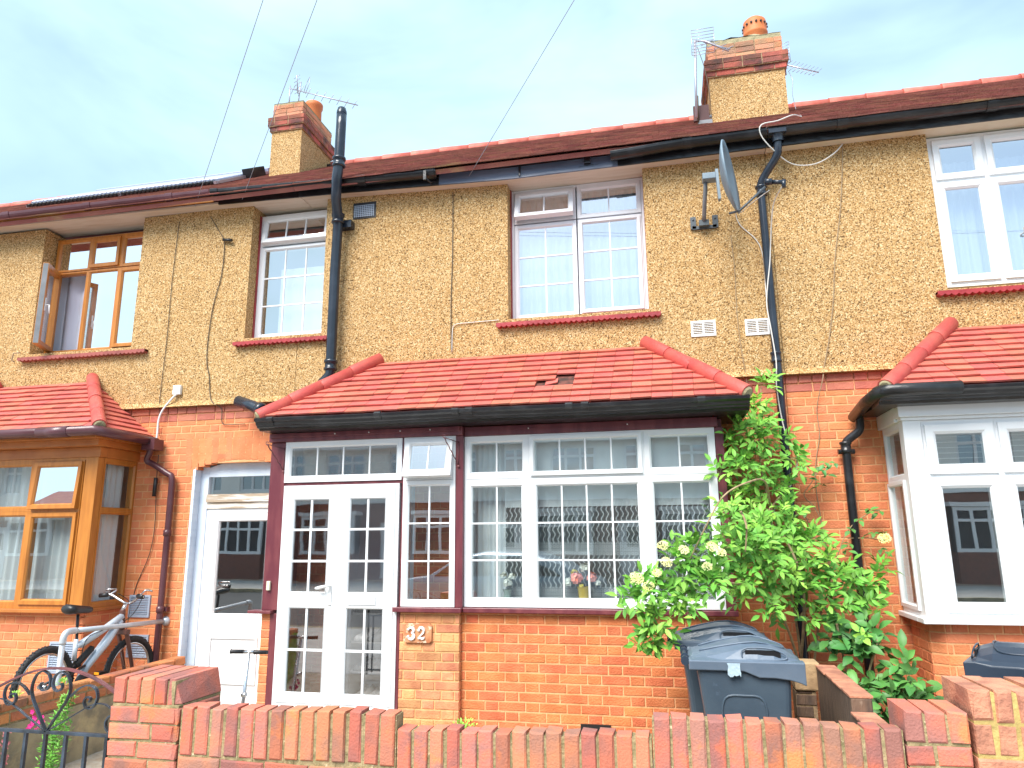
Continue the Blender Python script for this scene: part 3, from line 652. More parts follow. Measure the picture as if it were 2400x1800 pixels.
mb = MB(); mb.box(-3.09, -2.835, 6.412, 6.425, 4.82, 5.0); mb.build('air_brick_hole', m_blk, h32)
mb = MB()
for i in range(11): mb.box(-3.07 + i * 0.021, -3.064 + i * 0.021, 6.404, 6.411, 4.835, 4.965)
for k in range(7): mb.box(-3.075, -2.85, 6.402, 6.4035, 4.84 + k * 0.02, 4.846 + k * 0.02)
mb.build('air_brick', m_ventgrey, h32)
mb = MB(); mb.box(-0.765, -0.53, 5.985, 6.02, 0.02, 0.085); mb.build('air_brick', m_blk, h32)

# ---- canopy roof helper
def canopy(t, xl_top, xr_top, xl, xr, zt=3.235, ze=2.60, ye=5.68, yw=6.415, left=True, right=True, skip=None, ridge='both', gm=m_black):
    dy, dz = yw - ye, zt - ze; L = math.hypot(dy, dz)
    mb = MB(FR((0, ye, ze), (1, 0, 0), (0, dy / L, dz / L), (0, -dz / L, dy / L)))
    l = lambda s: xl + (xl_top - xl) * s / L; r = lambda s: xr + (xr_top - xr) * s / L
    mb.add([(xl, 0.01, -0.012), (xr, 0.01, -0.012), (xr_top, L, -0.012), (xl_top, L, -0.012)], [(0, 1, 2, 3)])
    tile_slope(mb, l, r, L, 0.098, 0.166, th=0.015, skip=skip, jit=0.006)
    o = mb.build('canopy_roof', m_redtile, t)
    for side, xa, xb in ((left, xl, xl_top), (right, xr, xr_top)):
        if not side: continue
        sg = 1 if xb > xa else -1; w_ = abs(xb - xa)
        # side slope: local u runs from the front corner to the wall, s up the slope
        Ls = math.hypot(w_, dz)
        M_ = FR((xa, ye, ze), (0, 1, 0), (sg * w_ / Ls, 0, dz / Ls), (-sg * dz / Ls, 0, w_ / Ls))
        mb = MB(M_); mb.add([(0, 0.01, -0.012), (dy, 0.01, -0.012), (dy, Ls, -0.012)], [(0, 1, 2)])
        tile_slope(mb, lambda s: dy * s / Ls, lambda s: dy, Ls, 0.098, 0.166, th=0.012)
        mb.build('side_slope', m_redtile, o)
        mb = MB(); hip_tiles(mb, (xa, ye + 0.01, ze + 0.03), (xb, yw - 0.01, zt + 0.045)); mb.build('hip_tiles', m_redhip, o)
        mb = MB(); d = Vector((xb - xa, dy, dz)).normalized(); p = Vector((xa, ye + 0.01, ze + 0.027)); mb.tube([p - d * 0.034, p - d * 0.018, p + d * 0.02], [0.040, 0.055, 0.058], 14); mb.build('mortar_plug', m_flaunch, o)
    return o
hole = lambda u, s, row: (row == 3 and -1.02 < u < -0.80) or (row == 4 and -0.92 < u < -0.74)
can = canopy(h32, -2.72, -0.13, -3.57, 0.64, skip=hole)
mb = MB(FR((0, 5.68, 2.60), (1, 0, 0), (0, 0.735 / 0.9713, 0.635 / 0.9713), (0, -0.635 / 0.9713, 0.735 / 0.9713)))
mb.box(-1.08, -0.72, 0.27, 0.52, -0.010, -0.004); mb.build('exposed_felt', mat('exposed_batten', (0.16, 0.055, 0.04), 0.9, col2=(0.05, 0.025, 0.02), nscale=18), can)
mb = MB(FR((-0.93, 5.93, 2.834), (0.97, 0.1, 0.2), (0, 0.735 / 0.9713, 0.635 / 0.9713), (0, -0.635 / 0.9713, 0.735 / 0.9713)))
mb.box(-0.06, 0.05, 0.0, 0.07, -0.012, 0.0); mb.build('broken_tile', m_redtile, can)
# moulded gutter and boxed eaves of the canopy
og = [(5.655, 2.600), (5.642, 2.590), (5.645, 2.570), (5.672, 2.556), (5.680, 2.535), (5.695, 2.528), (5.70, 2.515), (5.735, 2.508), (5.745, 2.492), (5.93, 2.490), (5.93, 2.585), (5.70, 2.588)]
mb = MB(); mb.extrude(og, [-3.60] + xs_(-3.5, 0.55, 12) + [0.665], lambda x: 0.003 * math.sin(x * 3)); mb.build('canopy_gutter', m_black, can)
for x in (-3.45, -2.42, -1.72, -1.60, -0.75, -0.62, 0.3):
    mb = MB(); mb.extrude([(5.650, 2.606), (5.636, 2.59), (5.640, 2.566), (5.667, 2.552), (5.676, 2.532), (5.69, 2.55), (5.66, 2.60)], [x - 0.03, x + 0.03]); mb.build('gutter_joint', m_blackold, can)
mb = MB(); mb.box(0.44, 0.66, 5.94, 6.44, 2.492, 2.585); mb.box(-3.60, -3.53, 5.94, 6.44, 2.492, 2.585); mb.box(-3.5, 0.42, 5.94, 6.44, 2.545, 2.59); mb.build('canopy_soffit', m_black, can)

# ---- porch and bay
P1, P2 = 5.95, 6.0
porch = MB()
porch.box(-3.60, -1.730, P1 - 0.035, P1 + 0.06, 2.412, 2.488)                 # head beam
porch.box(-3.585, -1.75, P1 - 0.052, P1 - 0.036, 2.448, 2.489)               # cornice strip
porch.box(-3.592, -3.438, P1, P1 + 0.12, 0.915, 2.411)                        # left post
porch.box(-3.505, -3.438, P1 + 0.002, P1 + 0.12, -0.15, 0.886)                # lower left post
porch.box(-3.432, -2.292, P1 + 0.003, P1 + 0.07, 2.010, 2.036)                # transom rail
porch.box(-2.294, -2.277, P1 + 0.001, P1 + 0.10, 0.962, 2.411)               # mullion
porch.box(-2.312, -2.285, P1 + 0.001, P1 + 0.10, -0.15, 0.918)
porch.box(-1.797, -1.730, P1 - 0.004, P1 + 0.09, 0.960, 2.411)               # post next to the bay
porch.box(-1.745, -1.728, P1 + 0.091, P1 + 0.14, 0.960, 2.411)
porch.box(-3.592, -3.54, P1 + 0.121, 6.45, 0.915, 2.411)
po = porch.build('porch_frame', m_purple, h32, bevel=0.004)
mb = MB(); mb.box(-3.70, -3.475, P1 - 0.05, P1 + 0.07, 0.888, 0.914); mb.build('pier_cap', m_purple, h32, bevel=0.004)
mb = MB(); mb.box(-2.335, -1.728, P1 - 0.055, P1 + 0.08, 0.920, 0.959); mb.box(-1.7275, 0.49, P2 - 0.052, P2 + 0.06, 0.918, 0.957); mb.build('timber_sill', m_purple, h32, bevel=0.005)
mb = MB(); mb.box(-1.727, 0.43, P2 - 0.03, P2 + 0.08, 2.406, 2.488); mb.box(0.405, 0.475, P2 - 0.004, P2 + 0.1, 0.958, 2.405); mb.box(0.43, 0.472, P2 + 0.10, 6.45, 0.918, 2.488)
mb.build('bay_frame', m_purple, h32, bevel=0.004)
for x, yy in ((-2.93, P1 - .0525), (-2.60, P1 - .0525), (-2.30, P1 - .0525), (-2.02, P1 - .0525), (-1.15, P2 - .0305), (-0.3, P2 - .0305)):
    mb = MB(); mb.lathe([(0.0005, yy - .006), (0.006, yy - .006), (0.006, yy)], (x, 0, 2.466 if x < -1.5 else 2.455), 8, 'y'); mb.build('screw_cap', m_white, h32)
# brick piers and bay base
mb = MB(); bricks(mb, -3.592, -3.506, -0.15, 0.886, P1 + 0.012, bond='half', mortar=False); mb.m = 1; mb.box(-3.590, -3.508, P1 + 0.013, 6.44, -0.15, 0.885); mb.m = 0
mb.build('porch_pier', [m_orange, m_orange_m], h32)
mb = MB(); bricks(mb, -2.284, -1.757, -0.15, 0.918, P1 + 0.006, bond='flemish', mortar=False); mb.m = 1; mb.box(-2.283, -1.758, P1 + 0.008, P1 + 0.10, -0.15, 0.918)
mb.M = FR((-1.757, P1 + 0.01, 0), (0, 1, 0), (-1, 0, 0)); mb.m = 0; bricks(mb, 0, 0.06, -0.15, 0.918, 0.0, bond='half', mortar=False)
mb.build('number_pier', [m_newbr, m_newm], h32)
mb = MB(); bricks(mb, -1.755, 0.474, -0.15, 0.917, P2 + 0.012, bond='flemish', mortar=False); mb.m = 1; mb.box(-1.754, 0.472, P2 + 0.0125, P2 + 0.12, -0.15, 0.916); mb.box(0.40, 0.4725, P2 + 0.12, 6.45, -0.15, 0.916)
mb.M = FR((0.474, P2 + 0.016, 0), (0, 1, 0), (-1, 0, 0)); mb.m = 0; bricks(mb, 0, 0.43, -0.15, 0.917, 0.0, bond='flemish', mortar=False)
mb.build('bay_base', [m_baybr, m_orange_m], h32)

window(h32, I4, -3.437, -2.295, 2.037, 2.409, [dict(x0=-3.435, x1=-2.297, z0=2.039, z1=2.407, v=3)], m_upvc, G_OBS, vf=P1 - 0.012, w=0.055, label='wide fanlight over the porch doors')
window(h32, I4, -2.276, -1.798, 0.963, 2.410, [dict(x0=-2.274, x1=-1.80, z0=2.03, z1=2.407, v=1, open=(13, 'top'), sw=0.058, glass=G_UP), dict(x0=-2.274, x1=-1.80, z0=0.965, z1=2.028, v=1, h=2)], m_upvc, G_LOW, vf=P1 - 0.012, w=0.052, label='narrow side window with open top light')
a, b, c, d = -1.728, -1.157, -0.173, 0.402
wb = window(h32, I4, a, d, 0.963, 2.404, [dict(x0=a, x1=b, z0=2.028, z1=2.402, v=1), dict(x0=b, x1=c, z0=2.028, z1=2.402, v=3, sash=True, sw=0.035), dict(x0=c, x1=d, z0=2.028, z1=2.402, v=1),
       dict(x0=a, x1=b, z0=0.965, z1=2.026, v=1, h=2, w=0.068), dict(x0=b, x1=c, z0=0.965, z1=2.026, v=3, h=2, w=0.07), dict(x0=c, x1=d, z0=0.965, z1=2.026, v=1, h=2, w=0.068)], m_upvc, G_CLR, vf=P2 - 0.012, w=0.058,
       label='wide six light bay window')
# double porch doors
mb = MB(); mb.ring(-3.433, -2.312, 0.125, 2.008, [(0, P1 + 0.06), (0, P1 - 0.010), (0.034, P1 - 0.010), (0.034, P1 + 0.06)]); mb.box(-3.46, -2.29, P1 - 0.03, P1 + 0.06, 0.085, 0.124); dfr = mb.build('door_frame', m_upvc, h32)
def leaf(x0, x1, gl0, gl1):
    y = P1 - 0.018; mb = MB(); z0, z1 = 0.162, 1.973
    wall(mb, x0, x1, z0, z1, y, y + 0.055, [(gl0, gl1, 1.065, 1.885), (gl0, gl1, 0.235, 0.945)])
    for za, zb in ((1.065, 1.885), (0.235, 0.945)): mb.ring(gl0 + .0, gl1 - .0, za, zb, [(0.0, y - 0.004), (0.010, y + 0.008), (0.010, y + 0.03)])
    o = mb.build('door_leaf', m_upvc, h32)
    for za, zb, nh in ((1.065, 1.885, 2), (0.235, 0.945, 1)):
        mg = MB(); mg.box(gl0, gl1, y + 0.016, y + 0.022, za, zb); mg.build('pane', G_DOOR, o)
        mg = MB(); xm = (gl0 + gl1) / 2; mg.box(xm - .0095, xm + .0095, y + 0.008, y + 0.028, za, zb)
        for k in range(nh):
            z = za + (zb - za) * (k + 1) / (nh + 1); mg.box(gl0, gl1, y + 0.0065, y + 0.0265, z - .0095, z + .0095)
        mg.build('glazing_bars', m_upvc, o)
    return o
l1 = leaf(-3.398, -2.874, -3.322, -2.972); l2 = leaf(-2.870, -2.347, -2.775, -2.430)
mb = MB(); mb.box(-2.945, -2.912, P1 - 0.030, P1 - 0.018, 0.965, 1.165); mb.tube([(-2.928, P1 - 0.03, 1.13), (-2.928, P1 - 0.07, 1.13)], 0.010, 10); mb.tube([(-2.922, P1 - 0.07, 1.131), (-2.96, P1 - 0.074, 1.125), (-3.0, P1 - 0.072, 1.115), (-3.045, P1 - 0.066, 1.108)], [0.012, 0.013, 0.016, 0.011], 10)
mb.build('handle', m_white, l1, bevel=0.004)
mb = MB(); mb.lathe([(0.011, P1 - 0.031), (0.011, P1 - 0.034)], (-2.928, 0, 1.03), 12, 'y'); mb.build('keyhole', m_chrome, l1)
mb = MB(); mb.ring(-2.755, -2.500, 0.972, 1.045, [(0, P1 - 0.018), (0, P1 - 0.026), (0.012, P1 - 0.028), (0.012, P1 - 0.022)]); mb.box(-2.742, -2.513, P1 - 0.024, P1 - 0.019, 0.985, 1.032); mb.build('letterbox', m_upvc, l2)
mb = MB(); mb.ring(-2.757, -2.498, 0.970, 1.047, [(0, P1 - 0.018), (0, P1 - 0.0195), (0.001, P1 - 0.0195)]); mb.build('letterbox_seal', m_lead, l2)
# porch interior: floor, inner side wall, inner door
mb = MB(); mb.box(-3.53, -1.74, P1 + 0.12, 6.44, -0.15, 0.10); mb.build('porch_floor', m_pave, h32)
mb = MB(); mb.box(-3.2, -2.35, 6.50, 6.55, 0.05, 2.1); mb.build('inner_door', m_whitepaint, h32)
mb = MB(); mb.box(-1.745, -1.70, P2 + 0.13, 6.44, -0.15, 2.5); mb.build('porch_partition', m_orange, h32)

# ---- right chimney
def chimney(t, x0, x1, y0, y1, zb, z1, z2, z3, pot, name='chimney', top=0.06, lean=0.0):
    mb = MB(); mb.box(x0, x1, y0, y1, zb - 0.7, z1); c = mb.build(name, m_dash, t)
    mb = MB()
    def course(o, z, jj=0.004):
        xa, xb, ya, yb = x0 - o, x1 + o, y0 - o, y1 + o
        for M_, L in ((FR((xa, ya, 0), (1, 0, 0), (0, 1, 0)), xb - xa), (FR((xb, ya, 0), (0, 1, 0), (-1, 0, 0)), yb - ya), (FR((xa, yb, 0), (0, -1, 0), (1, 0, 0)), yb - ya)):
            mb.M = M_; x = 0.0; k = rnd() > .5
            if k: mb.brick(0.002, 0.10, 0, 0.09, z, z + 0.066, jj); x = 0.11
            while x < L - 0.02:
                e = min(x + 0.215, L - 0.002); mb.brick(x, e, 0, 0.09, z, z + 0.066, jj); x = e + 0.010
        mb.M = I4; mb.m = 1; mb.box(xa + 0.006, xb - 0.006, ya + 0.006, yb - 0.006, z - 0.008, z + 0.07); mb.m = 0
    z = z1; offs = []
    while z < z2 - 0.01: offs.append(z); z += 0.0745
    for i, zz in enumerate(offs): course((0.025, 0.05, 0.05)[min(i, 2)], zz)
    mb.build('brick_corbel', [m_chbr, m_chm], c); mb = MB()
    z = offs[-1] + 0.0745
    while z < z3 - 0.01: course(0.0, z, 0.006); z += 0.0745
    mb.build('brick_head', [m_chtop, m_chm], c)
    mb = MB(); n = 9; vs = []; fs = []
    for i in range(n + 1):
        for k in range(n + 1):
            u, v = i / n, k / n; e = min(u, 1 - u, v, 1 - v) * 2
            vs.append((x0 + (x1 - x0) * u, y0 + (y1 - y0) * v, z - 0.01 + (0.40 + 0.60 * min(e * 2.2, 1)) * top * (0.8 + 0.5 * rnd())))
    for i in range(n):
        for k in range(n): fs.append((i * (n + 1) + k, (i + 1) * (n + 1) + k, (i + 1) * (n + 1) + k + 1, i * (n + 1) + k + 1))
    mb.add(vs, fs, True); mb.box(x0 + .004, x1 - .004, y0 + .004, y1 - .004, z - 0.03, z + 0.32 * top); mb.build('flaunching', m_flaunch, c)
    px, py, pr, pz0, pz1, holes = pot
    mb = MB(); h = pz1 - pz0
    if holes:
        mb.lathe([(pr, pz0), (pr * 0.98, pz0 + h * .5), (pr * 1.10, pz0 + h * .54), (pr * 1.12, pz0 + h * .60), (pr * 1.03, pz0 + h * .63), (pr * 1.10, pz0 + h * .80), (pr * 1.02, pz0 + h * .93), (pr * 0.75, pz0 + h), (pr * .3, pz0 + h), (0.01, pz0 + h)], (px, py, 0), 32)
        pt = mb.build('chimney_pot', m_pot, c)
        mb = MB()
        for k in range(16):
            a = 2 * math.pi * k / 16; d = (math.cos(a), math.sin(a)); mb.M = FR((px + d[0] * pr * 1.02, py + d[1] * pr * 1.02, pz0 + h * .78), (-d[1], d[0], 0), (d[0], d[1], 0)); mb.lathe([(0.001, 0.02), (0.014, 0.0195), (0.014, 0)], (0, 0, 0), 10, 'y')
        mb.build('pot_holes', m_blk, pt)
    else:
        mb.lathe([(pr, pz0), (pr * .96, pz0 + h * .7), (pr * 1.1, pz0 + h * .78), (pr * 1.12, pz0 + h * .95), (pr * 1.0, pz0 + h), (pr * .85, pz0 + h), (pr * .85, pz0 + h * .6)], (px, py, 0), 28); mb.build('chimney_pot', m_pot, c)
    return c
chimney(h32, 0.765, 1.635, 8.0, 8.75, 6.35, 6.985, 7.20, 7.40, (1.40, 8.35, 0.135, 7.44, 7.95, True), top=0.16)
mb = MB(); mb.box(0.60, 0.764, 7.98, 8.5, 6.36, 6.42); mb.tube([(0.62, 8.0, 6.42), (0.76, 8.0, 6.47)], 0.02, 8); mb.build('lead_flashing', m_lead, h32)

# --- left house
lh = house('terraced_house', -8.37, X0 - 0.005, 'left hand terraced house with brown timber effect windows and a white front door', [(-6.99, -5.655, 3.60, 5.2), (-4.275, -3.40, 3.60, 5.2)],
           [(-4.74, -3.74, -0.2, 2.30), (-7.9, -5.45, 0.84, 2.4)], [m_orange, m_orange_m])
soffit(lh, -8.37, X0 - 0.005)
fascia(lh, -8.37, -4.62, mat('orange_timber', (0.62, 0.27, 0.07), 0.5, col2=(0.5, 0.2, 0.05), nscale=4), name='timber_fascia', h=0.05, y0=6.185, dz=-0.012); fascia(lh, -4.619, X0 - 0.005, m_black, h=0.10)
fascia(lh, -8.37, -4.62, m_browng, name='upper_fascia', h=0.15, dz=0.102)
gutter(lh, -8.37, -4.655, m_browng, r=0.070, joints=(-7.3, -6.2, -5.15)); gutter(lh, -4.65, X0 - 0.006, m_black, r=0.062, joints=(-4.60,), name='black_gutter')
wl = window(lh, I4, -4.265, -3.405, 3.625, 5.055, [dict(x0=-4.245, x1=-3.425, z0=4.70, z1=5.04, v=2, open=(7, 'top'), sw=0.05), dict(x0=-4.245, x1=-3.425, z0=3.645, z1=4.68, v=2, h=2)], m_upvc, G_UP, vf=WF, w=0.04, label='narrow white upper window beside the soil pipe')
tile_sill(wl, -4.37, -3.30, 3.535, m_redsill, yi=6.60)
mb = MB(); mb.box(-4.272, -3.40, 6.50, 6.70, 3.56, 3.622); mb.box(-4.2735, -4.2655, 6.555, 6.65, 3.61, 5.05); mb.build('window_reveal', m_redsill, lh)
mb = MB(); mb.box(-6.985, -5.658, 6.50, 6.70, 3.56, 3.622); mb.build('window_reveal', m_dark, lh)
wbr = window(lh, I4, -6.97, -5.665, 3.625, 5.045, [dict(x0=-6.95, x1=-6.50, z0=4.635, z1=5.03, w=0.03), dict(x0=-6.50, x1=-6.07, z0=4.635, z1=5.03, sash=True, sw=0.05), dict(x0=-6.07, x1=-5.685, z0=4.635, z1=5.03),
      dict(x0=-6.95, x1=-6.50, z0=3.645, z1=4.625, open=(63, 'left'), sw=0.05, w=0.03, glass=G_LOW), dict(x0=-6.50, x1=-6.07, z0=3.645, z1=4.625, w=0.035), dict(x0=-6.07, x1=-5.685, z0=3.645, z1=4.625, sash=True, sw=0.045)], m_oak, G_MIR, vf=WF, w=0.045,
      label='brown upper window with its lower left casement standing open')
tile_sill(wbr, -7.08, -5.43, 3.535, m_pinksill, yi=6.60)
# metal edge and handle of the open casement
T = Matrix.Translation((-6.92, WF, 0)) @ Matrix.Rotation(math.radians(-63), 4, 'Z') @ Matrix.Translation((6.92, -WF, 0))
mb = MB(T); mb.box(-6.516, -6.5155, WF - 0.012, WF + 0.04, 3.67, 4.60); mb.build('casement_edge', m_lead, wbr)
mb = MB(T); mb.box(-6.55, -6.535, WF + 0.046, WF + 0.055, 4.05, 4.20); mb.tube([(-6.545, WF + 0.055, 4.12), (-6.545, WF + 0.09, 4.12), (-6.55, WF + 0.095, 4.02)], 0.008, 8); mb.build('handle', m_white, wbr)
mb = MB(); mb.tube([(-7.1, 6.35, 3.50), (-7.13, 6.34, 3.52), (-7.12, 6.34, 3.60), (-7.05, 6.36, 3.61)], 0.008, 6); mb.build('sill_hook', m_cablet, lh)

# door of the left house with arch
mb = MB(); vs = []; xc, hw = -4.24, 0.56
for k in range(15):
    x = -4.86 + k * 0.0755; zb = 2.245 + 0.085 * (1 - min(1, ((x + 0.035 - xc) / 0.50) ** 2)) if -4.75 < x + 0.03 < -3.74 else 2.235
    sl_ = 0.10 * (x - xc)
    mb.add([(x, B - 0.0045, zb), (x + 0.067, B - 0.0045, zb + 0.002), (x + 0.067 + sl_ * .3, B - 0.0045, 2.56), (x + sl_ * .3, B - 0.0045, 2.56), (x, B + 0.1, zb), (x + 0.067, B + 0.1, zb), (x + 0.067 + sl_ * .3, B + 0.1, 2.56), (x + sl_ * .3, B + 0.1, 2.56)],
           [(0, 1, 2, 3), (4, 5, 6, 7), (0, 1, 5, 4), (1, 2, 6, 5), (2, 3, 7, 6), (3, 0, 4, 7)])
mb.m = 1; mb.box(-4.87, -3.66, B - 0.0025, B + 0.05, 2.345, 2.555)
mb.build('door_arch', [m_orange, m_orange_m], lh)
mb = MB(); mb.box(-4.742, -4.738, B - 0.006, 6.60, -0.15, 2.26); mb.box(-4.765, -4.742, B - 0.0062, B - 0.003, -0.15, 2.24)
for k in range(31): mb.box(-4.7378, -4.7355, B - 0.004, 6.56, -0.14 + k * 0.077, -0.14 + k * 0.077 + 0.067)
mb.build('painted_reveal', m_whitepaint, lh)
Yd = 6.55
mb = MB()
mb.box(-4.738, -4.645, Yd - 0.01, Yd + 0.08, -0.1, 2.28); mb.box(-3.81, -3.742, Yd - 0.01, Yd + 0.08, -0.1, 2.28)
n = 12; pts = []
for k in range(n + 1):
    x = -4.645 + (0.835) * k / n; pts.append((x, 2.245 + 0.08 * (1 - ((x - xc) / 0.45) ** 2)))
vs = [(x, Yd - 0.008, z) for x, z in pts] + [(x, Yd - 0.008, 2.165) for x, z in pts[::-1]]
k = len(vs); mb.add(vs + [(x, y + 0.07, z) for x, y, z in vs], [tuple(range(k)), tuple(range(k, 2 * k))] + [(i, (i + 1) % k, k + (i + 1) % k, k + i) for i in range(k)])
mb.build('door_frame', m_whitepaint, lh)
mb = MB(); mb.box(-4.645, -3.81, Yd - 0.03, Yd + 0.07, 1.905, 1.985); mb.box(-4.645, -3.81, Yd - 0.015, Yd + 0.07, 1.840, 1.904); mb.build('door_transom', m_wood_worn, lh)
mb = MB(); mb.box(-4.64, -3.81, Yd + 0.02, Yd + 0.028, 1.985, 2.166); mb.build('fanlight', G_LOW, lh)
mb = MB(); y = Yd + 0.0
mb.ring(-4.645, -3.81, -0.1, 1.839, [(0, y + 0.06), (0, y), (0.045, y), (0.045, y + 0.06)]); wall(mb, -4.598, -3.858, -0.06, 1.79, y - 0.006, y + 0.05, [(-4.495, -3.95, 0.80, 1.72)])
mb.ring(-4.50, -3.97, 0.16, 0.60, [(0, y - 0.006), (0, y - 0.018), (0.022, y - 0.018), (0.022, y - 0.007)]); mb.ring(-4.545, -3.91, -0.02, 0.70, [(0, y - 0.006), (0, y - 0.009), (0.004, y - 0.009), (0.004, y - 0.006)])
mb.ring(-4.495, -3.95, 0.80, 1.72, [(0, y - 0.012), (0.012, y + 0.006), (0.012, y + 0.03)])
dr = mb.build('front_door', m_upvc, lh); mb = MB(); mb.box(-4.485, -3.96, y + 0.014, y + 0.02, 0.81, 1.71); mb.build('pane', G_LOW, dr)

# brown bay of the left house
def boxbay(t, xl, xr, yf, zb, zt, ms, cells_front, cells_side, side, g, mbase, cornice, base=True, post=0.055, sillm=None):
    # side: 'right' or 'left' is the return wall seen from the street
    o = window(t, I4, xl, xr, zb, zt, cells_front, ms, g, vf=yf, w=0.05, name='bay_window')
    xe = xr if side == 'right' else xl; sg = -1 if side == 'right' else 1
    # corner post
    mb = MB(); a, b_ = sorted((xe - sg * 0.003, xe + sg * post)); mb.box(a, b_, yf - 0.012, yf + 0.07, zb, zt)
    mb.build('corner_post', ms, t, bevel=0.004)
    if side == 'right': M_ = FR((xr, yf + 0.075, 0), (0, 1, 0), (-1, 0, 0))
    else: M_ = FR((xl, yf + 0.075, 0), (0, 1, 0), (1, 0, 0))
    window(t, M_, 0, 0.45, zb, zt, cells_side, ms, g, vf=0.0, w=0.045, name='bay_side_window')
    return o
zb, zt, zm = 0.90, 2.335, 1.82
fc = []
for x0_, x1_, sa in ((-7.87, -7.27, False), (-7.27, -6.82, True), (-6.82, -6.19, False), (-6.19, -5.60, True)):
    fc += [dict(x0=x0_, x1=x1_, z0=zm, z1=zt - 0.02, sash=sa, sw=0.05, glass=G_MIR if sa else None), dict(x0=x0_, x1=x1_, z0=zb + 0.02, z1=zm, sash=sa, sw=0.05)]
fc[-2]['open'] = (4, 'top')
boxbay(lh, -7.9, -5.44, 5.92, zb, zt, m_oak, fc, [dict(x0=0.0, x1=0.45, z0=zm, z1=zt - 0.02, w=0.035, glass=G_SIDE), dict(x0=0.0, x1=0.45, z0=zb + 0.02, z1=zm, w=0.035, glass=G_SIDE)], 'right', G_CLR, m_orange, None, post=0.14)
mb = MB(); mb.box(-7.95, -5.41, 5.87, 5.99, 0.865, 0.899); mb.box(-5.50, -5.41, 5.9901, 6.45, 0.865, 0.899); mb.build('bay_sill', m_oakd, lh, bevel=0.005)
mb = MB(); mb.box(-7.93, -5.42, 5.905, 6.0, 2.336, 2.435); mb.box(-5.50, -5.42, 6.0001, 6.45, 2.336, 2.435); mb.build('bay_head', m_oakd, lh, bevel=0.004)
mb = MB(); bricks(mb, -7.9, -5.50, -0.15, 0.864, 5.97, bond='flemish', mortar=False); mb.m = 1; mb.box(-7.9, -5.502, 5.971, 6.06, -0.15, 0.863); mb.box(-5.58, -5.452, 5.971 + 0.02, 6.44, -0.15, 0.862); mb.m = 0
mb.M = FR((-5.45, 5.97, 0), (0, 1, 0), (-1, 0, 0)); bricks(mb, 0, 0.48, -0.15, 0.864, 0, bond='flemish', mortar=False)
mb.M = FR((-5.50, 5.966, 0), (1, 0, 0), (0, 1, 0)); bricks(mb, 0, 0.046, -0.15, 0.864, 0.0, bond='half', mortar=False)
mb.build('bay_base', [m_orange, m_orange_m], lh)
lc = canopy(lh, -7.30, -6.09, -8.09, -5.27, left=True, right=True, ze=2.585, zt=3.225)
def bay_gutter(t, xl, xr, y, z, r, m, ret, end):
    mb = MB()
    # straight run plus a mitred return to the wall
    mb.tube([(xl, y, z), (xr, y, z)] if ret is None else ([(xl, y, z), (xr - 0.03, y, z), (xr + 0.0, y + 0.03, z - 0.002), (xr + 0.03, 6.40, z - 0.02)] if ret == 'right' else [(xr, y, z), (xl + 0.03, y, z), (xl, y + 0.03, z - .002), (xl - 0.03, 6.40, z - 0.02)]), r, 14)
    return mb.build('canopy_gutter', m, t)
bg_ = bay_gutter(lc, -8.1, -5.24, 5.64, 2.555, 0.048, m_browng, 'right', None)
mb = MB(); mb.tube([(-5.9, 5.64, 2.555), (-5.55, 5.64, 2.555)], 0.054, 14); mb.build('gutter_joint', m_browng, lc)
mb = MB(); mb.box(-8.05, -5.30, 5.70, 6.44, 2.50, 2.57); mb.box(-7.99, -5.36, 5.80, 6.44, 2.436, 2.499); mb.build('canopy_soffit', m_oakd, lc)
mb = MB(); mb.tube(smoothpath([(-5.20, 6.33, 2.52), (-5.22, 6.34, 2.42), (-5.26, 6.36, 2.34), (-5.20, 6.38, 2.30), (-5.02, 6.38, 2.20), (-4.965, 6.38, 2.16), (-4.955, 6.38, 2.0), (-4.955, 6.38, 1.2), (-4.96, 6.38, 0.1), (-4.96, 6.38, 0.0)], 4), 0.031, 12)
mb.box(-5.27, -5.12, 6.27, 6.41, 2.44, 2.55)
for z in (1.60, 0.86): mb.lathe([(0.031, -0.03), (0.038, -0.028), (0.038, 0.028), (0.031, 0.03)], (-4.957, 6.38, z), 12)
mb.box(-5.0, -4.9, 6.40, 6.45, 0.84, 0.88); mb.build('downpipe', m_browng, lh)
louvre(lh, -5.365, -5.125, 0.775, 0.990, B - 0.008, m_ventgrey, 11, cols=1)
louvre(lh, -5.345, -5.105, 0.395, 0.610, B - 0.008, m_ventgrey, 8, cols=1)
louvre(lh, -5.78, -5.50, 0.32, 0.60, 5.955, m_ventgrey, 12, cols=1)
chimney(lh, -5.45, -4.965, 8.5, 9.42, 6.7, 7.42, 7.64, 7.86, (-5.10, 9.05, 0.125, 7.84, 8.19, False))
mb = MB(); mb.box(-4.96, -4.90, 9.3, 9.45, 7.15, 7.28); mb.box(-4.96, -4.85, 9.35, 9.42, 7.05, 7.15); mb.build('lead_flashing', m_blk, lh)

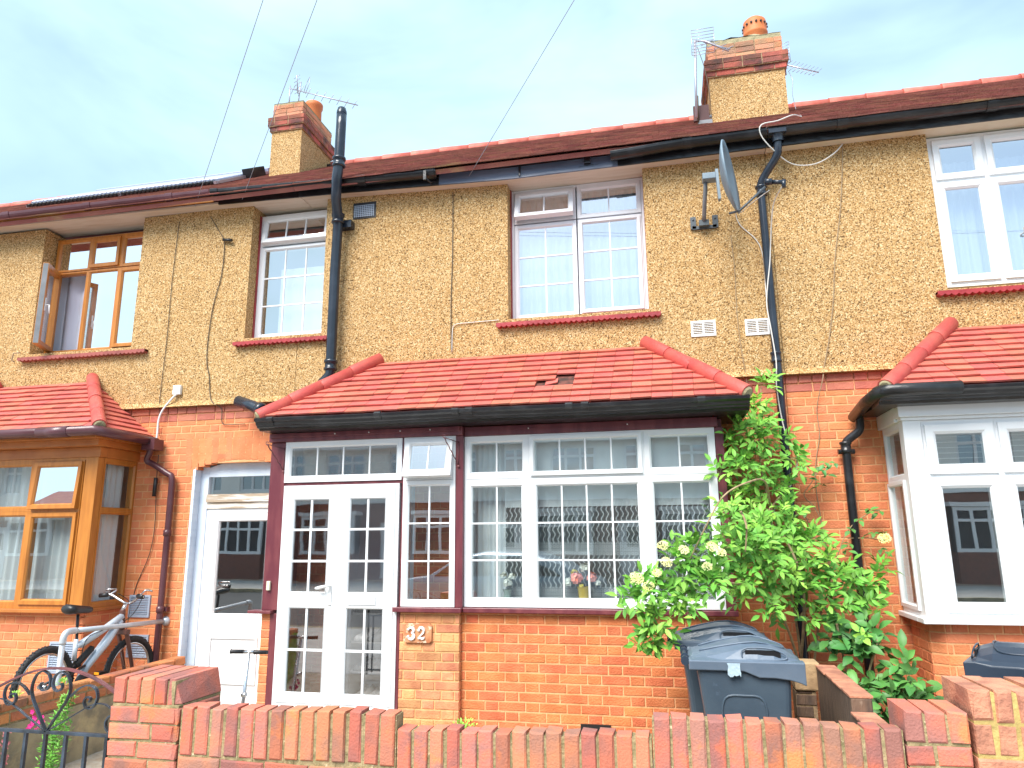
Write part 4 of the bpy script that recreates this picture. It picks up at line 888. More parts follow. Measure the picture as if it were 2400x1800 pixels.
# --- right house
rh = house('terraced_house', X1 + 0.005, 5.8, 'right hand terraced house with thick white window frames and a white bay', [(2.44, 3.86, 3.58, 5.2)], [(1.87, 4.2, 0.84, 2.4)], [m_orange, m_orange_m])
soffit(rh, X1 + 0.005, 5.8, m_cream); fascia(rh, X1 + 0.005, 5.8, m_blackold, h=0.11); gutter(rh, X1 + 0.006, 5.8, m_blackold, r=0.064, joints=(1.7, 2.9))
zt, zm = 5.035, 4.60
fc = []
for x0_, x1_ in ((2.48, 2.905), (2.905, 3.36), (3.36, 3.81)): fc += [dict(x0=x0_, x1=x1_, z0=zm, z1=zt - 0.02, sash=True, sw=0.062), dict(x0=x0_, x1=x1_, z0=3.64, z1=zm, sash=True, sw=0.062)]
wr = window(rh, I4, 2.46, 3.83, 3.615, zt, fc, m_upvc, G_UP, vf=WF - 0.10, w=0.05, sash_w=0.06, label='thick framed white upper window at the right edge')
tile_sill(wr, 2.34, 3.95, 3.535, m_redsill, yi=6.55)
fc = []
for x0_, x1_ in ((1.93, 2.43), (2.43, 2.93), (2.93, 3.43), (3.43, 3.93)): fc += [dict(x0=x0_, x1=x1_, z0=1.955, z1=2.365, sash=True, sw=0.072), dict(x0=x0_, x1=x1_, z0=0.955, z1=1.955, sash=True, sw=0.072)]
boxbay(rh, 1.80, 4.10, 5.92, 0.935, 2.385, m_upvc, fc, [dict(x0=0.0, x1=0.45, z0=1.955, z1=2.365, w=0.04, glass=G_SIDE), dict(x0=0.0, x1=0.45, z0=0.955, z1=1.955, w=0.04, sash=True, sw=0.035, glass=G_SIDE)], 'left', G_LOW, None, None, post=0.125)
mb = MB(); mb.box(1.76, 4.15, 5.85, 5.99, 0.895, 0.934); mb.box(1.76, 1.86, 5.9901, 6.45, 0.895, 0.934); mb.build('bay_sill', m_upvc, rh, bevel=0.006)
mb = MB(); mb.box(1.765, 4.15, 5.865, 5.99, 2.41, 2.50); mb.box(1.785, 4.12, 5.895, 5.99, 2.386, 2.4098); mb.box(1.765, 1.86, 5.9901, 6.45, 2.386, 2.50); mb.build('bay_head', m_upvc, rh, bevel=0.004)
mb = MB(); bricks(mb, 1.93, 4.05, -0.15, 0.894, 5.96, bond='flemish', mortar=False); mb.m = 1; mb.box(1.925, 4.05, 5.9605, 6.06, -0.15, 0.893); mb.box(1.8415, 1.93, 6.03, 6.44, -0.15, 0.892)
mb.add([(1.842, 6.03, -0.15), (1.925, 5.962, -0.15), (1.925, 6.03, -0.15), (1.842, 6.03, .893), (1.925, 5.962, .893), (1.925, 6.03, .893)], [(0, 1, 4, 3), (1, 2, 5, 4), (2, 0, 3, 5), (3, 4, 5), (2, 1, 0)]); mb.m = 0
mb.M = FR((1.84, 6.44, 0), (0, -1, 0), (1, 0, 0)); bricks(mb, 0, 0.41, -0.15, 0.894, 0, bond='flemish', mortar=False)
sq = Vector((0.088, -0.07, 0)); L = sq.length; sq.normalize(); mb.M = FR((1.84, 6.03, 0), tuple(sq), (-sq.y, sq.x, 0)); bricks(mb, 0, L, -0.15, 0.894, 0, bond='half', mortar=False, j=0.001)
mb.build('bay_base', [m_orange, m_orange_m], rh)
rc = canopy(rh, 2.42, 3.6, 1.66, 4.35, left=True, right=False, ze=2.60, zt=3.225)
ogr = [(y, z) for y, z in og]; mb = MB(); mb.extrude(ogr, [1.60, 2.5, 3.4, 4.4]); mb.build('canopy_gutter', m_black, rc)
mb = MB(); mb.tube([(2.15, 5.665, 2.585), (1.66, 5.665, 2.585), (1.60, 5.70, 2.58), (1.575, 6.0, 2.55), (1.575, 6.39, 2.50)], [0.05, 0.05, 0.05, 0.048, 0.046], 12); mb.build('gutter_return', m_blackold, rc)
mb = MB(); mb.box(1.62, 4.3, 5.75, 6.44, 2.501, 2.58); mb.build('canopy_soffit', m_black, rc)
mb = MB(); r = 0.035; mb.tube(smoothpath([(1.60, 6.32, 2.50), (1.60, 6.33, 2.42), (1.585, 6.34, 2.37), (1.51, 6.37, 2.31), (1.487, 6.38, 2.27), (1.485, 6.38, 2.2), (1.485, 6.38, 1.2), (1.485, 6.38, 0.0), (1.485, 6.38, -0.12)], 4), r, 14)
for z, rr in ((2.245, 1.4),): mb.lathe([(r, -0.05), (r * rr, -0.045), (r * rr, -0.02), (r * 1.15, -0.01), (r * 1.15, 0.02), (r * rr, 0.03), (r * rr, 0.045), (r, 0.05)], (1.485, 6.38, z), 14)
mb.tube([(1.42, 6.38, 2.21), (1.55, 6.38, 2.21)], 0.022, 8); mb.build('downpipe', m_black, rh)
# blinds
mb = MB()
for k in range(8): mb.box(1.97, 4.0, 6.10, 6.124, 2.02 + k * 0.042, 2.024 + k * 0.042)
mb.build('venetian_blind', m_white, rh)

# further house of the terrace beyond the left edge (only its roof shows)
fh = house('terraced_house', -13.07, -8.375, 'farthest left terraced house of which only the roof slope shows', [], [], [m_orange, m_orange_m])
fascia(fh, -13.07, -8.375, m_browng); gutter(fh, -13.07, -8.376, m_browng, r=0.062); soffit(fh, -13.07, -8.375)

# ------------------------------------------------------------------ curtains and things inside
def drape(name, x0, x1, z0, z1, y, m, folds, amp, label, cat, vary=0.4, parent=None):
    mb = MB(); n = int((x1 - x0) / 0.012) + 2; vs = []; fs = []; ph = ru(0, 6)
    for i in range(n):
        t = i / (n - 1); x = x0 + (x1 - x0) * t
        for k, z in enumerate((z0, z0 + (z1 - z0) * .5, z1)):
            a = amp * (1.15 - 0.25 * k) * math.sin(t * folds * 6.283 + ph + vary * math.sin(t * 17 + k))
            vs.append((x, y + a, z))
    for i in range(n - 1):
        for k in range(2): fs.append((i * 3 + k, (i + 1) * 3 + k, (i + 1) * 3 + k + 1, i * 3 + k + 1))
    mb.add(vs, fs, True); o = mb.build(name, m)
    return tag(o, label, cat)
drape('net_curtain', -1.40, -0.09, 3.60, 5.03, 6.72, m_net, 15, 0.022, 'white net curtain hanging behind the central upper window', 'curtain')
drape('net_curtain', -4.05, -3.42, 3.62, 4.45, 6.69, mat('pale_blind', (0.80, 0.74, 0.66), 0.9), 3, 0.004, 'pale blind behind the narrow upper window by the soil pipe', 'blind')
drape('net_curtain', 2.46, 3.83, 3.62, 4.86, 6.66, m_net, 16, 0.02, 'white net curtain behind the thick framed upper window at right', 'curtain')
drape('net_curtain', -7.85, -5.50, 0.90, 2.33, 6.12, m_net, 26, 0.02, 'white net curtain across the front of the brown bay window', 'curtain')
mbc = drape('net_curtain', 0.02, 0.40, 0.94, 2.33, 0, m_net, 5, 0.018, 'short net curtain behind the side pane of the brown bay', 'curtain')
mbc.rotation_euler = (0, 0, math.radians(90)); mbc.location = (-5.56, 6.22, 0.94)
drape('net_curtain', -7.6, -5.6, 3.62, 5.0, 6.78, mat('lavender_curtain', (0.80, 0.80, 0.92), 0.9), 9, 0.03, 'pale lavender curtain inside the brown upper window', 'curtain')
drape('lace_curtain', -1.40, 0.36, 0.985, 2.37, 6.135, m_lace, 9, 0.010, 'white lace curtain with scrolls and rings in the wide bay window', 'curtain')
drape('white_curtain', -1.70, -1.40, 0.97, 2.38, 6.18, m_net, 6, 0.02, 'white vertical curtain at the left end of the wide bay window', 'curtain')
mbc = drape('white_curtain', 0.02, 0.30, 0.96, 2.35, 0, m_net, 4, 0.018, 'narrow white curtain just inside the side pane of the white bay', 'curtain')
mbc.rotation_euler = (0, 0, math.radians(90)); mbc.location = (1.93, 6.17, 0.96)
mb = MB(); mb.box(-1.66, 0.38, 6.075, 6.30, 0.925, 0.962); mb.build('window_board', m_upvc, h32)

def rose(mb, c, r, m, n=26):
    mb.m = m
    for i in range(n):
        a = ru(0, 6.28); e = ru(-0.5, 1.4); R_ = r * (0.35 + 0.65 * i / n); d = Vector((math.cos(a) * math.cos(e), math.sin(a) * math.cos(e), math.sin(e)))
        u = d.orthogonal().normalized(); v = d.cross(u); p = Vector(c) + d * R_ * .7; q = r * 0.48
        mb.add([p - u * q, p - v * q * .8 + d * q * .3, p + u * q, p + v * q * .8 + d * q * .3, p + d * q * .15], [(0, 1, 4), (1, 2, 4), (2, 3, 4), (3, 0, 4)], True)
m_rose = mat('pink_rose', (0.85, 0.30, 0.24), 0.6, var=0.12); m_roseW = mat('white_rose', (0.82, 0.80, 0.72), 0.6, var=0.08); m_yell = mat('yellow_petal', (0.78, 0.62, 0.06), 0.6, var=0.15)
v = thing('flower_vase', (-0.72, 6.06, 0.963), 'vase with pink and yellow roses standing in the middle of the wide window', 'vase')
mb = MB(); mb.lathe([(0.001, .963), (0.030, .963), (0.042, 1.02), (0.050, 1.10), (0.058, 1.125)], (-0.72, 6.075, 0), 18); mb.build('vase', mat('amber_glass', (0.55, 0.38, 0.05), 0.15), v)
mb = MB(); rose(mb, (-0.775, 6.055, 1.19), 0.070, 0, 34); rose(mb, (-0.655, 6.055, 1.195), 0.062, 0, 34); rose(mb, (-0.70, 6.06, 1.275), 0.058, 1); rose(mb, (-0.85, 6.06, 1.155), 0.055, 1); rose(mb, (-0.80, 6.07, 1.235), 0.04, 2); rose(mb, (-0.60, 6.07, 1.15), 0.035, 1); rose(mb, (-0.74, 6.05, 1.13), 0.035, 2)
mb.build('bouquet', [m_rose, m_roseW, m_yell], v)
v = thing('flower_vase', (-1.37, 6.06, 0.963), 'small vase with white blooms behind the left pane of the wide window', 'vase')
mb = MB(); mb.lathe([(0.001, .963), (0.028, .963), (0.034, 1.02), (0.030, 1.07), (0.042, 1.10)], (-1.37, 6.075, 0), 18); mb.build('vase', mat('grey_vase', (0.25, 0.3, 0.27), 0.2), v)
mb = MB(); rose(mb, (-1.37, 6.07, 1.155), 0.055, 0, 30); rose(mb, (-1.40, 6.07, 1.21), 0.04, 0); rose(mb, (-1.33, 6.07, 1.20), 0.04, 0); mb.build('bouquet', [m_roseW], v)

# shoe rack in the porch
t = thing('shoe_rack', (-2.56, 6.2, 0.10), 'small shoe rack holding shoes behind the right porch door', 'shoe rack')
mb = MB()
for z in (0.16, 0.40, 0.64, 0.88): mb.box(-2.78, -2.36, 6.05, 6.33, z, z + 0.015)
for x in (-2.78, -2.36): mb.box(x, x + 0.012, 6.05, 6.33, 0.10, 0.92)
mb.build('frame', m_white, t)
def shoe(mb, x, y, z, m):
    mb.m = m; mb.M = Matrix.Translation((x, y, z))
    L = [(0.0, .030, .055), (0.05, .040, .055), (0.13, .042, .065), (0.20, .036, .085), (0.25, .030, .09)]
    vs = []
    for yy, w_, h in L: vs += [(-w_, yy, 0), (w_, yy, 0), (w_ * .9, yy, h * .6), (0, yy, h), (-w_ * .9, yy, h * .6)]
    fs = []
    for i in range(4):
        for k in range(5): fs.append((i * 5 + k, i * 5 + (k + 1) % 5, i * 5 + 5 + (k + 1) % 5, i * 5 + 5 + k))
    fs += [(4, 3, 2, 1, 0), (20, 21, 22, 23, 24)]; mb.add(vs, fs, True); mb.M = I4
k = 0; cols = [m_blk, m_lead, m_white, m_dark]
for z, cc in ((0.175, (2, 2, 1)), (0.415, (1, 1, 0)), (0.655, (2, 1, 3)), (0.895, (0, 3, 1))):
    for i, c in enumerate(cc):
        for q in (0, 1):
            mb = MB(); shoe(mb, -2.71 + i * 0.13 + q * 0.058, 6.04, z, 0)
            o = mb.build('shoe', cols[c]); tag(o, 'shoe standing on the rack inside the porch', 'shoe', 'shoes on the porch rack')

# ------------------------------------------------------------------ number sign, bell, brackets
t = thing('number_sign', (-2.116, 5.94, 0.67), 'rusty brick coloured plaque with white number 32 on the pier', 'house number')
mb = MB(); c = 0.018; x0, x1, z0, z1 = -2.238, -1.990, 0.672, 0.828
pts = [(x0 + c, z0), (x1 - c, z0), (x1 - c * .5, z0 + c * .6), (x1, z0 + c), (x1, z1 - c), (x1 - c * .5, z1 - c * .6), (x1 - c, z1), (x0 + c, z1), (x0 + c * .5, z1 - c * .6), (x0, z1 - c), (x0, z0 + c), (x0 + c * .5, z0 + c * .6)]
n = len(pts); mb.add([(a, 5.928, b) for a, b in pts] + [(a, 5.951, b) for a, b in pts], [tuple(range(n))[::-1], tuple(range(n, 2 * n))] + [(i, (i + 1) % n, n + (i + 1) % n, n + i) for i in range(n)])
mb.build('plate', m_plaque, t, bevel=0.003)
def stroke(mb, pts, ws, y0, y1):
    P = [Vector((p[0], 0, p[1])) for p in pts]; L = []; R_ = []
    for i, p in enumerate(P):
        d = (P[min(i + 1, len(P) - 1)] - P[max(i - 1, 0)]).normalized(); nn = Vector((-d.z, 0, d.x)); L.append(p + nn * ws[i]); R_.append(p - nn * ws[i])
    for i in range(len(P) - 1):
        a, b, c, d = L[i], L[i + 1], R_[i + 1], R_[i]
        mb.hexa([(d.x, y0, d.z), (c.x, y0, c.z), (b.x, y0, b.z), (a.x, y0, a.z), (d.x, y1, d.z), (c.x, y1, c.z), (b.x, y1, b.z), (a.x, y1, a.z)])
def dot(mb, x, z, r, y0, y1): mb.lathe([(0.0005, y0), (r, y0), (r, y1), (0.0005, y1)], (x, 0, z), 14, 'y')
def arc(cx, cz, rx, rz, a0, a1, n=12): return [(cx + rx * math.cos(math.radians(a0 + (a1 - a0) * i / n)), cz + rz * math.sin(math.radians(a0 + (a1 - a0) * i / n))) for i in range(n + 1)]
y0, y1 = 5.914, 5.9275
def wv(n, a, b): return [a + (b - a) * math.sin(math.pi * i / (n - 1)) for i in range(n)]
mb = MB(); ox, oz = -2.170, 0.702      # digit 3
s1 = arc(ox, oz + 0.073, 0.023, 0.021, 150, -80); s2 = arc(ox - 0.001, oz + 0.027, 0.027, 0.025, 80, -155)
stroke(mb, s1, wv(len(s1), 0.004, 0.0115), y0, y1); stroke(mb, s2, wv(len(s2), 0.004, 0.0125), y0 + .0002, y1)
dot(mb, ox - 0.022, oz + 0.078, 0.0095, y0 - .0003, y1); dot(mb, ox - 0.024, oz + 0.021, 0.0105, y0 - .0003, y1); mb.build('digit', m_digit, t)
mb = MB(); ox = -2.080                 # digit 2
s1 = arc(ox, oz + 0.070, 0.024, 0.024, 160, -25) ; s2 = bez((ox + 0.021, oz + 0.059), (ox + 0.012, oz + 0.040), (ox - 0.012, oz + 0.030), (ox - 0.024, oz + 0.008), 8)
stroke(mb, s1, wv(len(s1), 0.005, 0.011), y0, y1); stroke(mb, s2, [0.009, .008, .007, .006, .0055, .005, .0045, .004, .004], y0 + .0002, y1)
dot(mb, ox - 0.020, oz + 0.071, 0.0100, y0 - .0003, y1)
stroke(mb, [(ox - 0.027, oz + 0.008), (ox - 0.005, oz + 0.012), (ox + 0.012, oz + 0.006), (ox + 0.024, oz + 0.009), (ox + 0.031, oz + 0.022)], [0.007, 0.0085, 0.0085, 0.007, 0.002], y0 + .0004, y1)
mb.build('digit', m_digit, t)
mb = MB(); mb.box(-3.545, -3.512, 5.925, 5.949, 1.085, 1.165); tag(mb.build('doorbell', mat('cream_plastic', (0.75, 0.70, 0.52), 0.4), bevel=0.004), 'cream bell push on the maroon door post', 'doorbell')
def hang_bracket(x, label):
    t = thing('plant_bracket', (x, 5.9, 2.1), label, 'bracket', 'wrought iron hanging brackets')
    y = 5.94; mb = MB(); mb.tube([(x + .05, y, 2.36), (x + .05, y, 2.13)], 0.004, 6); mb.tube([(x + .05, y, 2.35), (x - 0.03, y - 0.17, 2.375)], 0.004, 6)
    pts = [(x - .03 + .08 * k / 14 + .003 * math.sin(k * 1.8), y - .17 + .17 * k / 14, 2.375 - .225 * k / 14 + .003 * math.cos(k * 1.8)) for k in range(15)]; mb.tube(pts, [0.0045 + 0.0015 * (k % 2) for k in range(15)], 6)
    mb.lathe([(0.001, y - .01), (0.012, y - .01), (0.012, y)], (x + .05, 0, 2.14), 8, 'y'); mb.build('arm', m_ironred, t)
    mb = MB(); mb.tube([(x - .03 + .012 * math.cos(a), y - .17, 2.385 + .014 * math.sin(a)) for a in [k * .7 for k in range(8)]], 0.003, 6); mb.build('hook', m_ironred, t)
hang_bracket(-3.50, 'twisted iron basket bracket left of the porch fanlight')
hang_bracket(-1.82, 'twisted iron basket bracket on the post between porch and bay')

# ------------------------------------------------------------------ satellite dish
t = thing('satellite_dish', (0.47, 6.42, 4.35), 'pale grey satellite dish mounted on the pebbledash wall, seen edge on', 'satellite dish')
D = Vector((0.96, -0.27, 0.09)).normalized(); Uz = (Vector((0, 0, 1)) - D * D.z).normalized(); Ux = Uz.cross(D)
C0 = Vector((0.625, 5.98, 4.60)); mb = MB(Matrix(((Ux.x, Uz.x, D.x, C0.x), (Ux.y, Uz.y, D.y, C0.y), (Ux.z, Uz.z, D.z, C0.z), (0, 0, 0, 1))))
vs = []; fs = []; nr, na = 8, 40
for i in range(nr + 1):
    rr = i / nr
    for k in range(na):
        a = 2 * math.pi * k / na; vs.append((0.29 * rr * math.cos(a), 0.335 * rr * math.sin(a), 0.075 * rr * rr))
for i in range(nr + 1):
    rr = i / nr
    for k in range(na):
        a = 2 * math.pi * k / na; vs.append((0.293 * rr * math.cos(a), 0.338 * rr * math.sin(a), 0.075 * rr * rr - 0.012))
o2 = (nr + 1) * na
for i in range(nr):
    for k in range(na): fs.append((i * na + k, i * na + (k + 1) % na, (i + 1) * na + (k + 1) % na, (i + 1) * na + k)); fs.append((o2 + i * na + k, o2 + (i + 1) * na + k, o2 + (i + 1) * na + (k + 1) % na, o2 + i * na + (k + 1) % na))
for k in range(na): fs.append((nr * na + k, nr * na + (k + 1) % na, o2 + nr * na + (k + 1) % na, o2 + nr * na + k))
mb.add(vs, fs, True); mb.build('reflector', m_dish, t)
bot = C0 - Uz * 0.335 + D * 0.06
mb = MB(); lnb = Vector((0.985, 5.90, 4.455)); mb.tube([bot - D * 0.06, bot + D * .03, lnb - Vector((0.03, 0, 0.01))], 0.011, 8); mb.build('arm', m_dishd, t)
mb = MB(); mb.tube([lnb + Vector((-0.03, 0, .035)), lnb + Vector((0.03, -.005, .03))], [0.030, 0.028], 12); mb.tube([lnb + Vector((0.03, 0, .03)), lnb + Vector((0.13, -.01, .01))], 0.019, 10); mb.tube([lnb + Vector((0.12, -.01, .03)), lnb + Vector((0.12, -.01, -.04))], [0.022, 0.016], 10); mb.build('receiver', m_pipe, t)
mb = MB(); mb.tube([(0.465, 6.36, 4.385), (0.468, 6.30, 4.43), (0.475, 6.22, 4.53), (0.485, 6.17, 4.62), (0.49, 6.15, 4.72)], 0.019, 12); mb.build('pole', m_lead, t)
mb = MB(); mb.box(0.36, 0.58, 6.395, 6.42, 4.335, 4.365)
for x in (0.345, 0.545):
    mb.box(x, x + 0.05, 6.395, 6.42, 4.34, 4.46); mb.lathe([(0.001, 6.388), (0.009, 6.388), (0.009, 6.396)], (x + .025, 0, 4.43), 8, 'y'); mb.lathe([(0.001, 6.388), (0.009, 6.388), (0.009, 6.396)], (x + .025, 0, 4.37), 8, 'y')
mb.box(0.42, 0.51, 6.34, 6.396, 4.345, 4.40); mb.build('wall_bracket', m_dishd, t)
mb = MB(); mb.box(0.46, 0.585, 6.08, 6.18, 4.675, 4.735); mb.build('clamp', m_dish, t, bevel=0.006)
mb = MB(); mb.hexa([(0.58, 6.02, 4.44), (0.60, 6.02, 4.44), (0.60, 6.08, 4.44), (0.58, 6.08, 4.44), (0.57, 6.04, 4.74), (0.595, 6.04, 4.74), (0.595, 6.10, 4.74), (0.57, 6.10, 4.74)]); mb.build('back_plate', m_dish, t)

# ------------------------------------------------------------------ cables
def cable(name, pts, r, m, label, cat='cable', n=4, grp=None):
    mb = MB(); mb.tube(smoothpath(pts, n), r, 6); return tag(mb.build(name, m), label, cat, grp)
cable('cable', [(1.75, 8.0, 6.34), (1.62, 7.4, 5.98), (1.52, 6.9, 5.66), (1.33, 6.35, 5.36), (1.16, 6.18, 5.22), (1.01, 6.13, 5.17), (1.0, 6.15, 5.08), (1.10, 6.2, 4.95), (1.27, 6.30, 4.84), (1.47, 6.33, 4.83), (1.64, 6.35, 4.92), (1.74, 6.38, 5.03)], 0.006, m_cable, 'white cable looping from the chimney over the gutter onto the wall')
cable('cable', [(1.74, 6.408, 5.03), (1.72, 6.408, 4.83), (1.66, 6.408, 4.4), (1.57, 6.408, 3.94), (1.52, 6.408, 3.56), (1.45, 6.408, 3.2), (1.38, 6.41, 2.93), (1.36, 6.38, 2.84), (1.30, 6.436, 2.6), (1.30, 6.436, 2.37), (1.25, 6.436, 2.14), (1.23, 6.436, 1.92), (1.25, 6.436, 1.6), (1.3, 6.436, 0.8)], 0.004, m_cablet, 'thin tan cable running down the wall between both black downpipes')
cable('cable', [(1.09, 5.90, 4.43), (1.04, 6.1, 4.36), (1.02, 6.26, 4.1), (1.0, 6.29, 3.9), (0.945, 6.29, 3.55), (0.96, 6.29, 3.30), (0.98, 6.29, 3.0), (0.965, 6.29, 2.8), (0.975, 6.29, 2.59), (1.0, 6.26, 2.36), (1.06, 6.2, 2.15), (1.01, 6.18, 1.97), (0.91, 6.2, 1.80), (0.84, 6.25, 1.70), (0.8, 6.3, 1.4)], 0.0055, m_cable, 'white cable hanging down along the middle downpipe')
cable('cable', [(0.99, 5.92, 4.42), (0.86, 6.1, 4.40), (0.80, 6.3, 4.42), (0.76, 6.40, 4.46), (0.79, 6.41, 4.34), (0.92, 6.41, 4.18), (0.965, 6.40, 4.0), (0.95, 6.33, 3.6)], 0.0045, m_cable, 'short white cable drooping beneath the satellite dish')
cable('cable', [(0.70, 6.41, 4.25), (0.71, 6.412, 3.9), (0.70, 6.41, 3.55), (0.71, 6.41, 3.2), (0.735, 6.405, 2.92), (0.74, 6.43, 2.7)], 0.003, m_cablet, 'faint cable on the wall between the two white vents')
cable('cable', [(-1.99, 6.41, 5.0), (-1.99, 6.412, 4.30), (-2.0, 6.41, 3.85), (-1.995, 6.41, 3.33)], 0.0045, m_cabled, 'dark cable dropping down the pebbledash left of the central window')
cable('cable', [(-1.985, 6.408, 3.30), (-1.98, 6.408, 3.53), (-1.95, 6.408, 3.58), (-1.85, 6.41, 3.59), (-1.51, 6.41, 3.595)], 0.004, m_cable, 'short pale cable bending toward the central window sill')
cable('cable', [(-5.19, 6.41, 5.02), (-5.21, 6.41, 4.36), (-5.205, 6.41, 3.63), (-5.22, 6.41, 3.0), (-5.20, 6.43, 2.6)], 0.0035, m_cabled, 'thin dark cable down the wall right of the brown window')
cable('cable', [(-4.80, 6.41, 5.04), (-4.68, 6.41, 4.86), (-4.60, 6.41, 4.71), (-4.60, 6.41, 4.34), (-4.67, 6.41, 4.00), (-4.70, 6.41, 3.6), (-4.69, 6.41, 3.36), (-4.65, 6.41, 3.22), (-4.62, 6.41, 3.01), (-4.56, 6.38, 2.92), (-4.48, 6.42, 2.86), (-4.47, 6.43, 2.72), (-4.40, 6.43, 2.69), (-4.2, 6.43, 2.69)], 0.0045, m_cabled, 'dark cable wandering down left of the narrow upper window')
mb = MB(); mb.tube([(-4.60, 6.39, 4.735), (-4.49, 6.385, 4.715)], 0.017, 8); tag(mb.build('cable_joint', m_blk), 'black cable joint stuck on the wall under the left eaves', 'cable joint')
cable('cable', [(-5.16, 6.40, 2.40), (-5.165, 6.41, 2.15), (-5.15, 6.43, 1.68), (-5.18, 6.43, 1.39), (-5.30, 6.44, 1.10), (-5.33, 6.44, 0.95)], 0.004, m_cabled, 'dark cable hanging between the brown bay and its downpipe')
mb = MB(); mb.tube([(-5.165, 6.40, 2.16), (-5.168, 6.40, 1.97)], 0.020, 10); tag(mb.build('cable_joint', m_blk), 'black sleeve hanging on a cable beside the brown downpipe', 'cable joint')
mb = MB(); mb.box(-5.055, -4.965, 6.385, 6.42, 3.03, 3.13); tag(mb.build('junction_box', m_white, bevel=0.004), 'small white junction box on the pebbledash above the brown bay roof', 'junction box')
cable('cable', [(-5.01, 6.39, 3.03), (-5.06, 6.385, 2.98), (-5.15, 6.385, 2.87), (-5.19, 6.385, 2.76), (-5.19, 6.385, 2.60), (-5.20, 6.37, 2.50), (-5.26, 6.30, 2.47)], 0.010, m_white, 'thick white cable curving down from the junction box')
# overhead wires
def wire(p0, p1, label):
    p0 = Vector(p0); p1 = Vector(p1); pts = []
    for k in range(25):
        t = k / 24; p = p0.lerp(p1, t); p.z -= 0.12 * (1 - (2 * t - 1) ** 2); pts.append(p)
    mb = MB(); mb.tube(pts, 0.003, 5); tag(mb.build('overhead_wire', m_wire), label, 'wire', 'telephone wires over the street')
wire((-4.92, 6.30, 5.12), (11.0, -9.55, 10.3), 'leftmost overhead wire reaching the brown gutter')
wire((-4.35, 6.30, 5.12), (11.0, -9.55, 10.3), 'overhead wire passing behind the left chimney top')
wire((-1.78, 6.27, 5.08), (11.0, -9.55, 10.3), 'overhead wire ending at the bare fascia in the middle')
t = thing('telegraph_pole', (11.0, -9.7, -0.15), 'wooden telegraph pole across the street carrying the overhead wires', 'pole')
mb = MB(); mb.tube([(11, -9.7, -0.15), (11, -9.7, 10.5)], [0.15, 0.10], 12); mb.build('post', m_twig, t)
mb = MB(); mb.lathe([(0.2, 10.25), (0.2, 10.29), (0.17, 10.29), (0.17, 10.25)], (11, -9.7, 0), 16); mb.build('wire_ring', m_lead, t)

# ------------------------------------------------------------------ aerials
def yagi(mb, a, b, n, up_, size=0.16, taper=0.6, r=0.0045):
    a = Vector(a); b = Vector(b); mb.tube([a, b], 0.008, 6); up_ = Vector(up_)
    for i in range(n):
        t = (i + 0.6) / n; p = a.lerp(b, t); s = size * (1 - (1 - taper) * t) / 2; mb.tube([p - up_ * s, p + up_ * s], r, 5)
def grid(mb, c, u, v, w_, h, n=9, r=0.004):
    c = Vector(c); u = Vector(u).normalized(); v = Vector(v).normalized()
    for i in range(n): z = -h / 2 + h * i / (n - 1); mb.tube([c - u * w_ / 2 + v * z, c + u * w_ / 2 + v * z], r, 5)
    for s in (-1, 1): mb.tube([c + u * s * w_ / 2 - v * h / 2, c + u * s * w_ / 2 + v * h / 2], r, 5)
t = thing('tv_aerial', (-5.2, 8.65, 7.9), 'grey television aerial with a long boom on the left chimney', 'aerial')
mb = MB(); mb.tube([(-5.26, 8.6, 7.9), (-5.26, 8.6, 8.24)], 0.010, 6); mb.tube([(-5.14, 8.65, 7.9), (-5.13, 8.65, 8.10), (-5.10, 8.63, 8.3)], 0.010, 6); mb.build('mast', m_alu, t)
mb = MB(); yagi(mb, (-5.28, 8.6, 8.20), (-4.14, 8.6, 7.68 + 0.06), 9, (0.75, -0.5, 0.55), 0.17, 0.8, 0.004)
yagi(mb, (-5.14, 8.63, 8.10), (-5.10, 8.5, 8.32), 5, (0.8, 0, 0.5), 0.13, 0.9, 0.004); mb.tube([(-5.03, 8.6, 8.08), (-4.99, 8.6, 8.24), (-4.94, 8.6, 8.34), (-4.94, 8.6, 8.24), (-5.0, 8.6, 8.06)], 0.005, 5); mb.build('boom', m_alu, t)
t = thing('tv_aerial', (0.60, 7.6, 6.2), 'tall mast aerial with grid reflector left of the right chimney', 'aerial')
mb = MB(); mb.tube([(0.565, 7.75, 6.32), (0.61, 7.75, 7.34)], 0.016, 8); mb.build('mast', m_alu, t)
mb = MB(); grid(mb, (0.70, 7.75, 7.32), (1, 0.15, 0.12), (0.02, 0, 1), 0.27, 0.34, 9); mb.tube([(0.62, 7.75, 7.34), (0.72, 7.7, 7.28), (0.98, 7.7, 7.10)], 0.010, 6)
yagi(mb, (0.70, 7.72, 7.29), (1.0, 7.7, 7.12), 4, (0.9, 0, 0.35), 0.16, 0.9); mb.build('grid_reflector', m_alu, t)
mb = MB(); mb.box(0.55, 0.735, 7.98, 8.02, 6.42, 6.62); mb.build('bracket', mat('rust_bracket', (0.07, 0.018, 0.018), 0.6), t)
mb = MB(); mb.tube([(0.60, 7.98, 6.40), (0.605, 7.9, 6.7)], 0.012, 6); mb.tube(smoothpath([(0.63, 7.74, 7.25), (0.70, 7.76, 6.95), (0.735, 7.78, 6.6), (0.73, 7.9, 6.42)]), 0.004, 5); mb.build('coax', m_cabled, t)
t = thing('tv_aerial', (1.78, 8.6, 7.2), 'many toothed aerial reaching out behind the right chimney', 'aerial')
mb = MB(); grid(mb, (1.79, 8.6, 7.60), (1, 0, 0.3), (0, 0, 1), 0.10, 0.30, 8); yagi(mb, (1.76, 8.6, 7.44), (2.16, 8.6, 7.26), 9, (0.8, 0.1, 0.62), 0.2, 0.75, 0.004); mb.build('boom', m_alu, t)
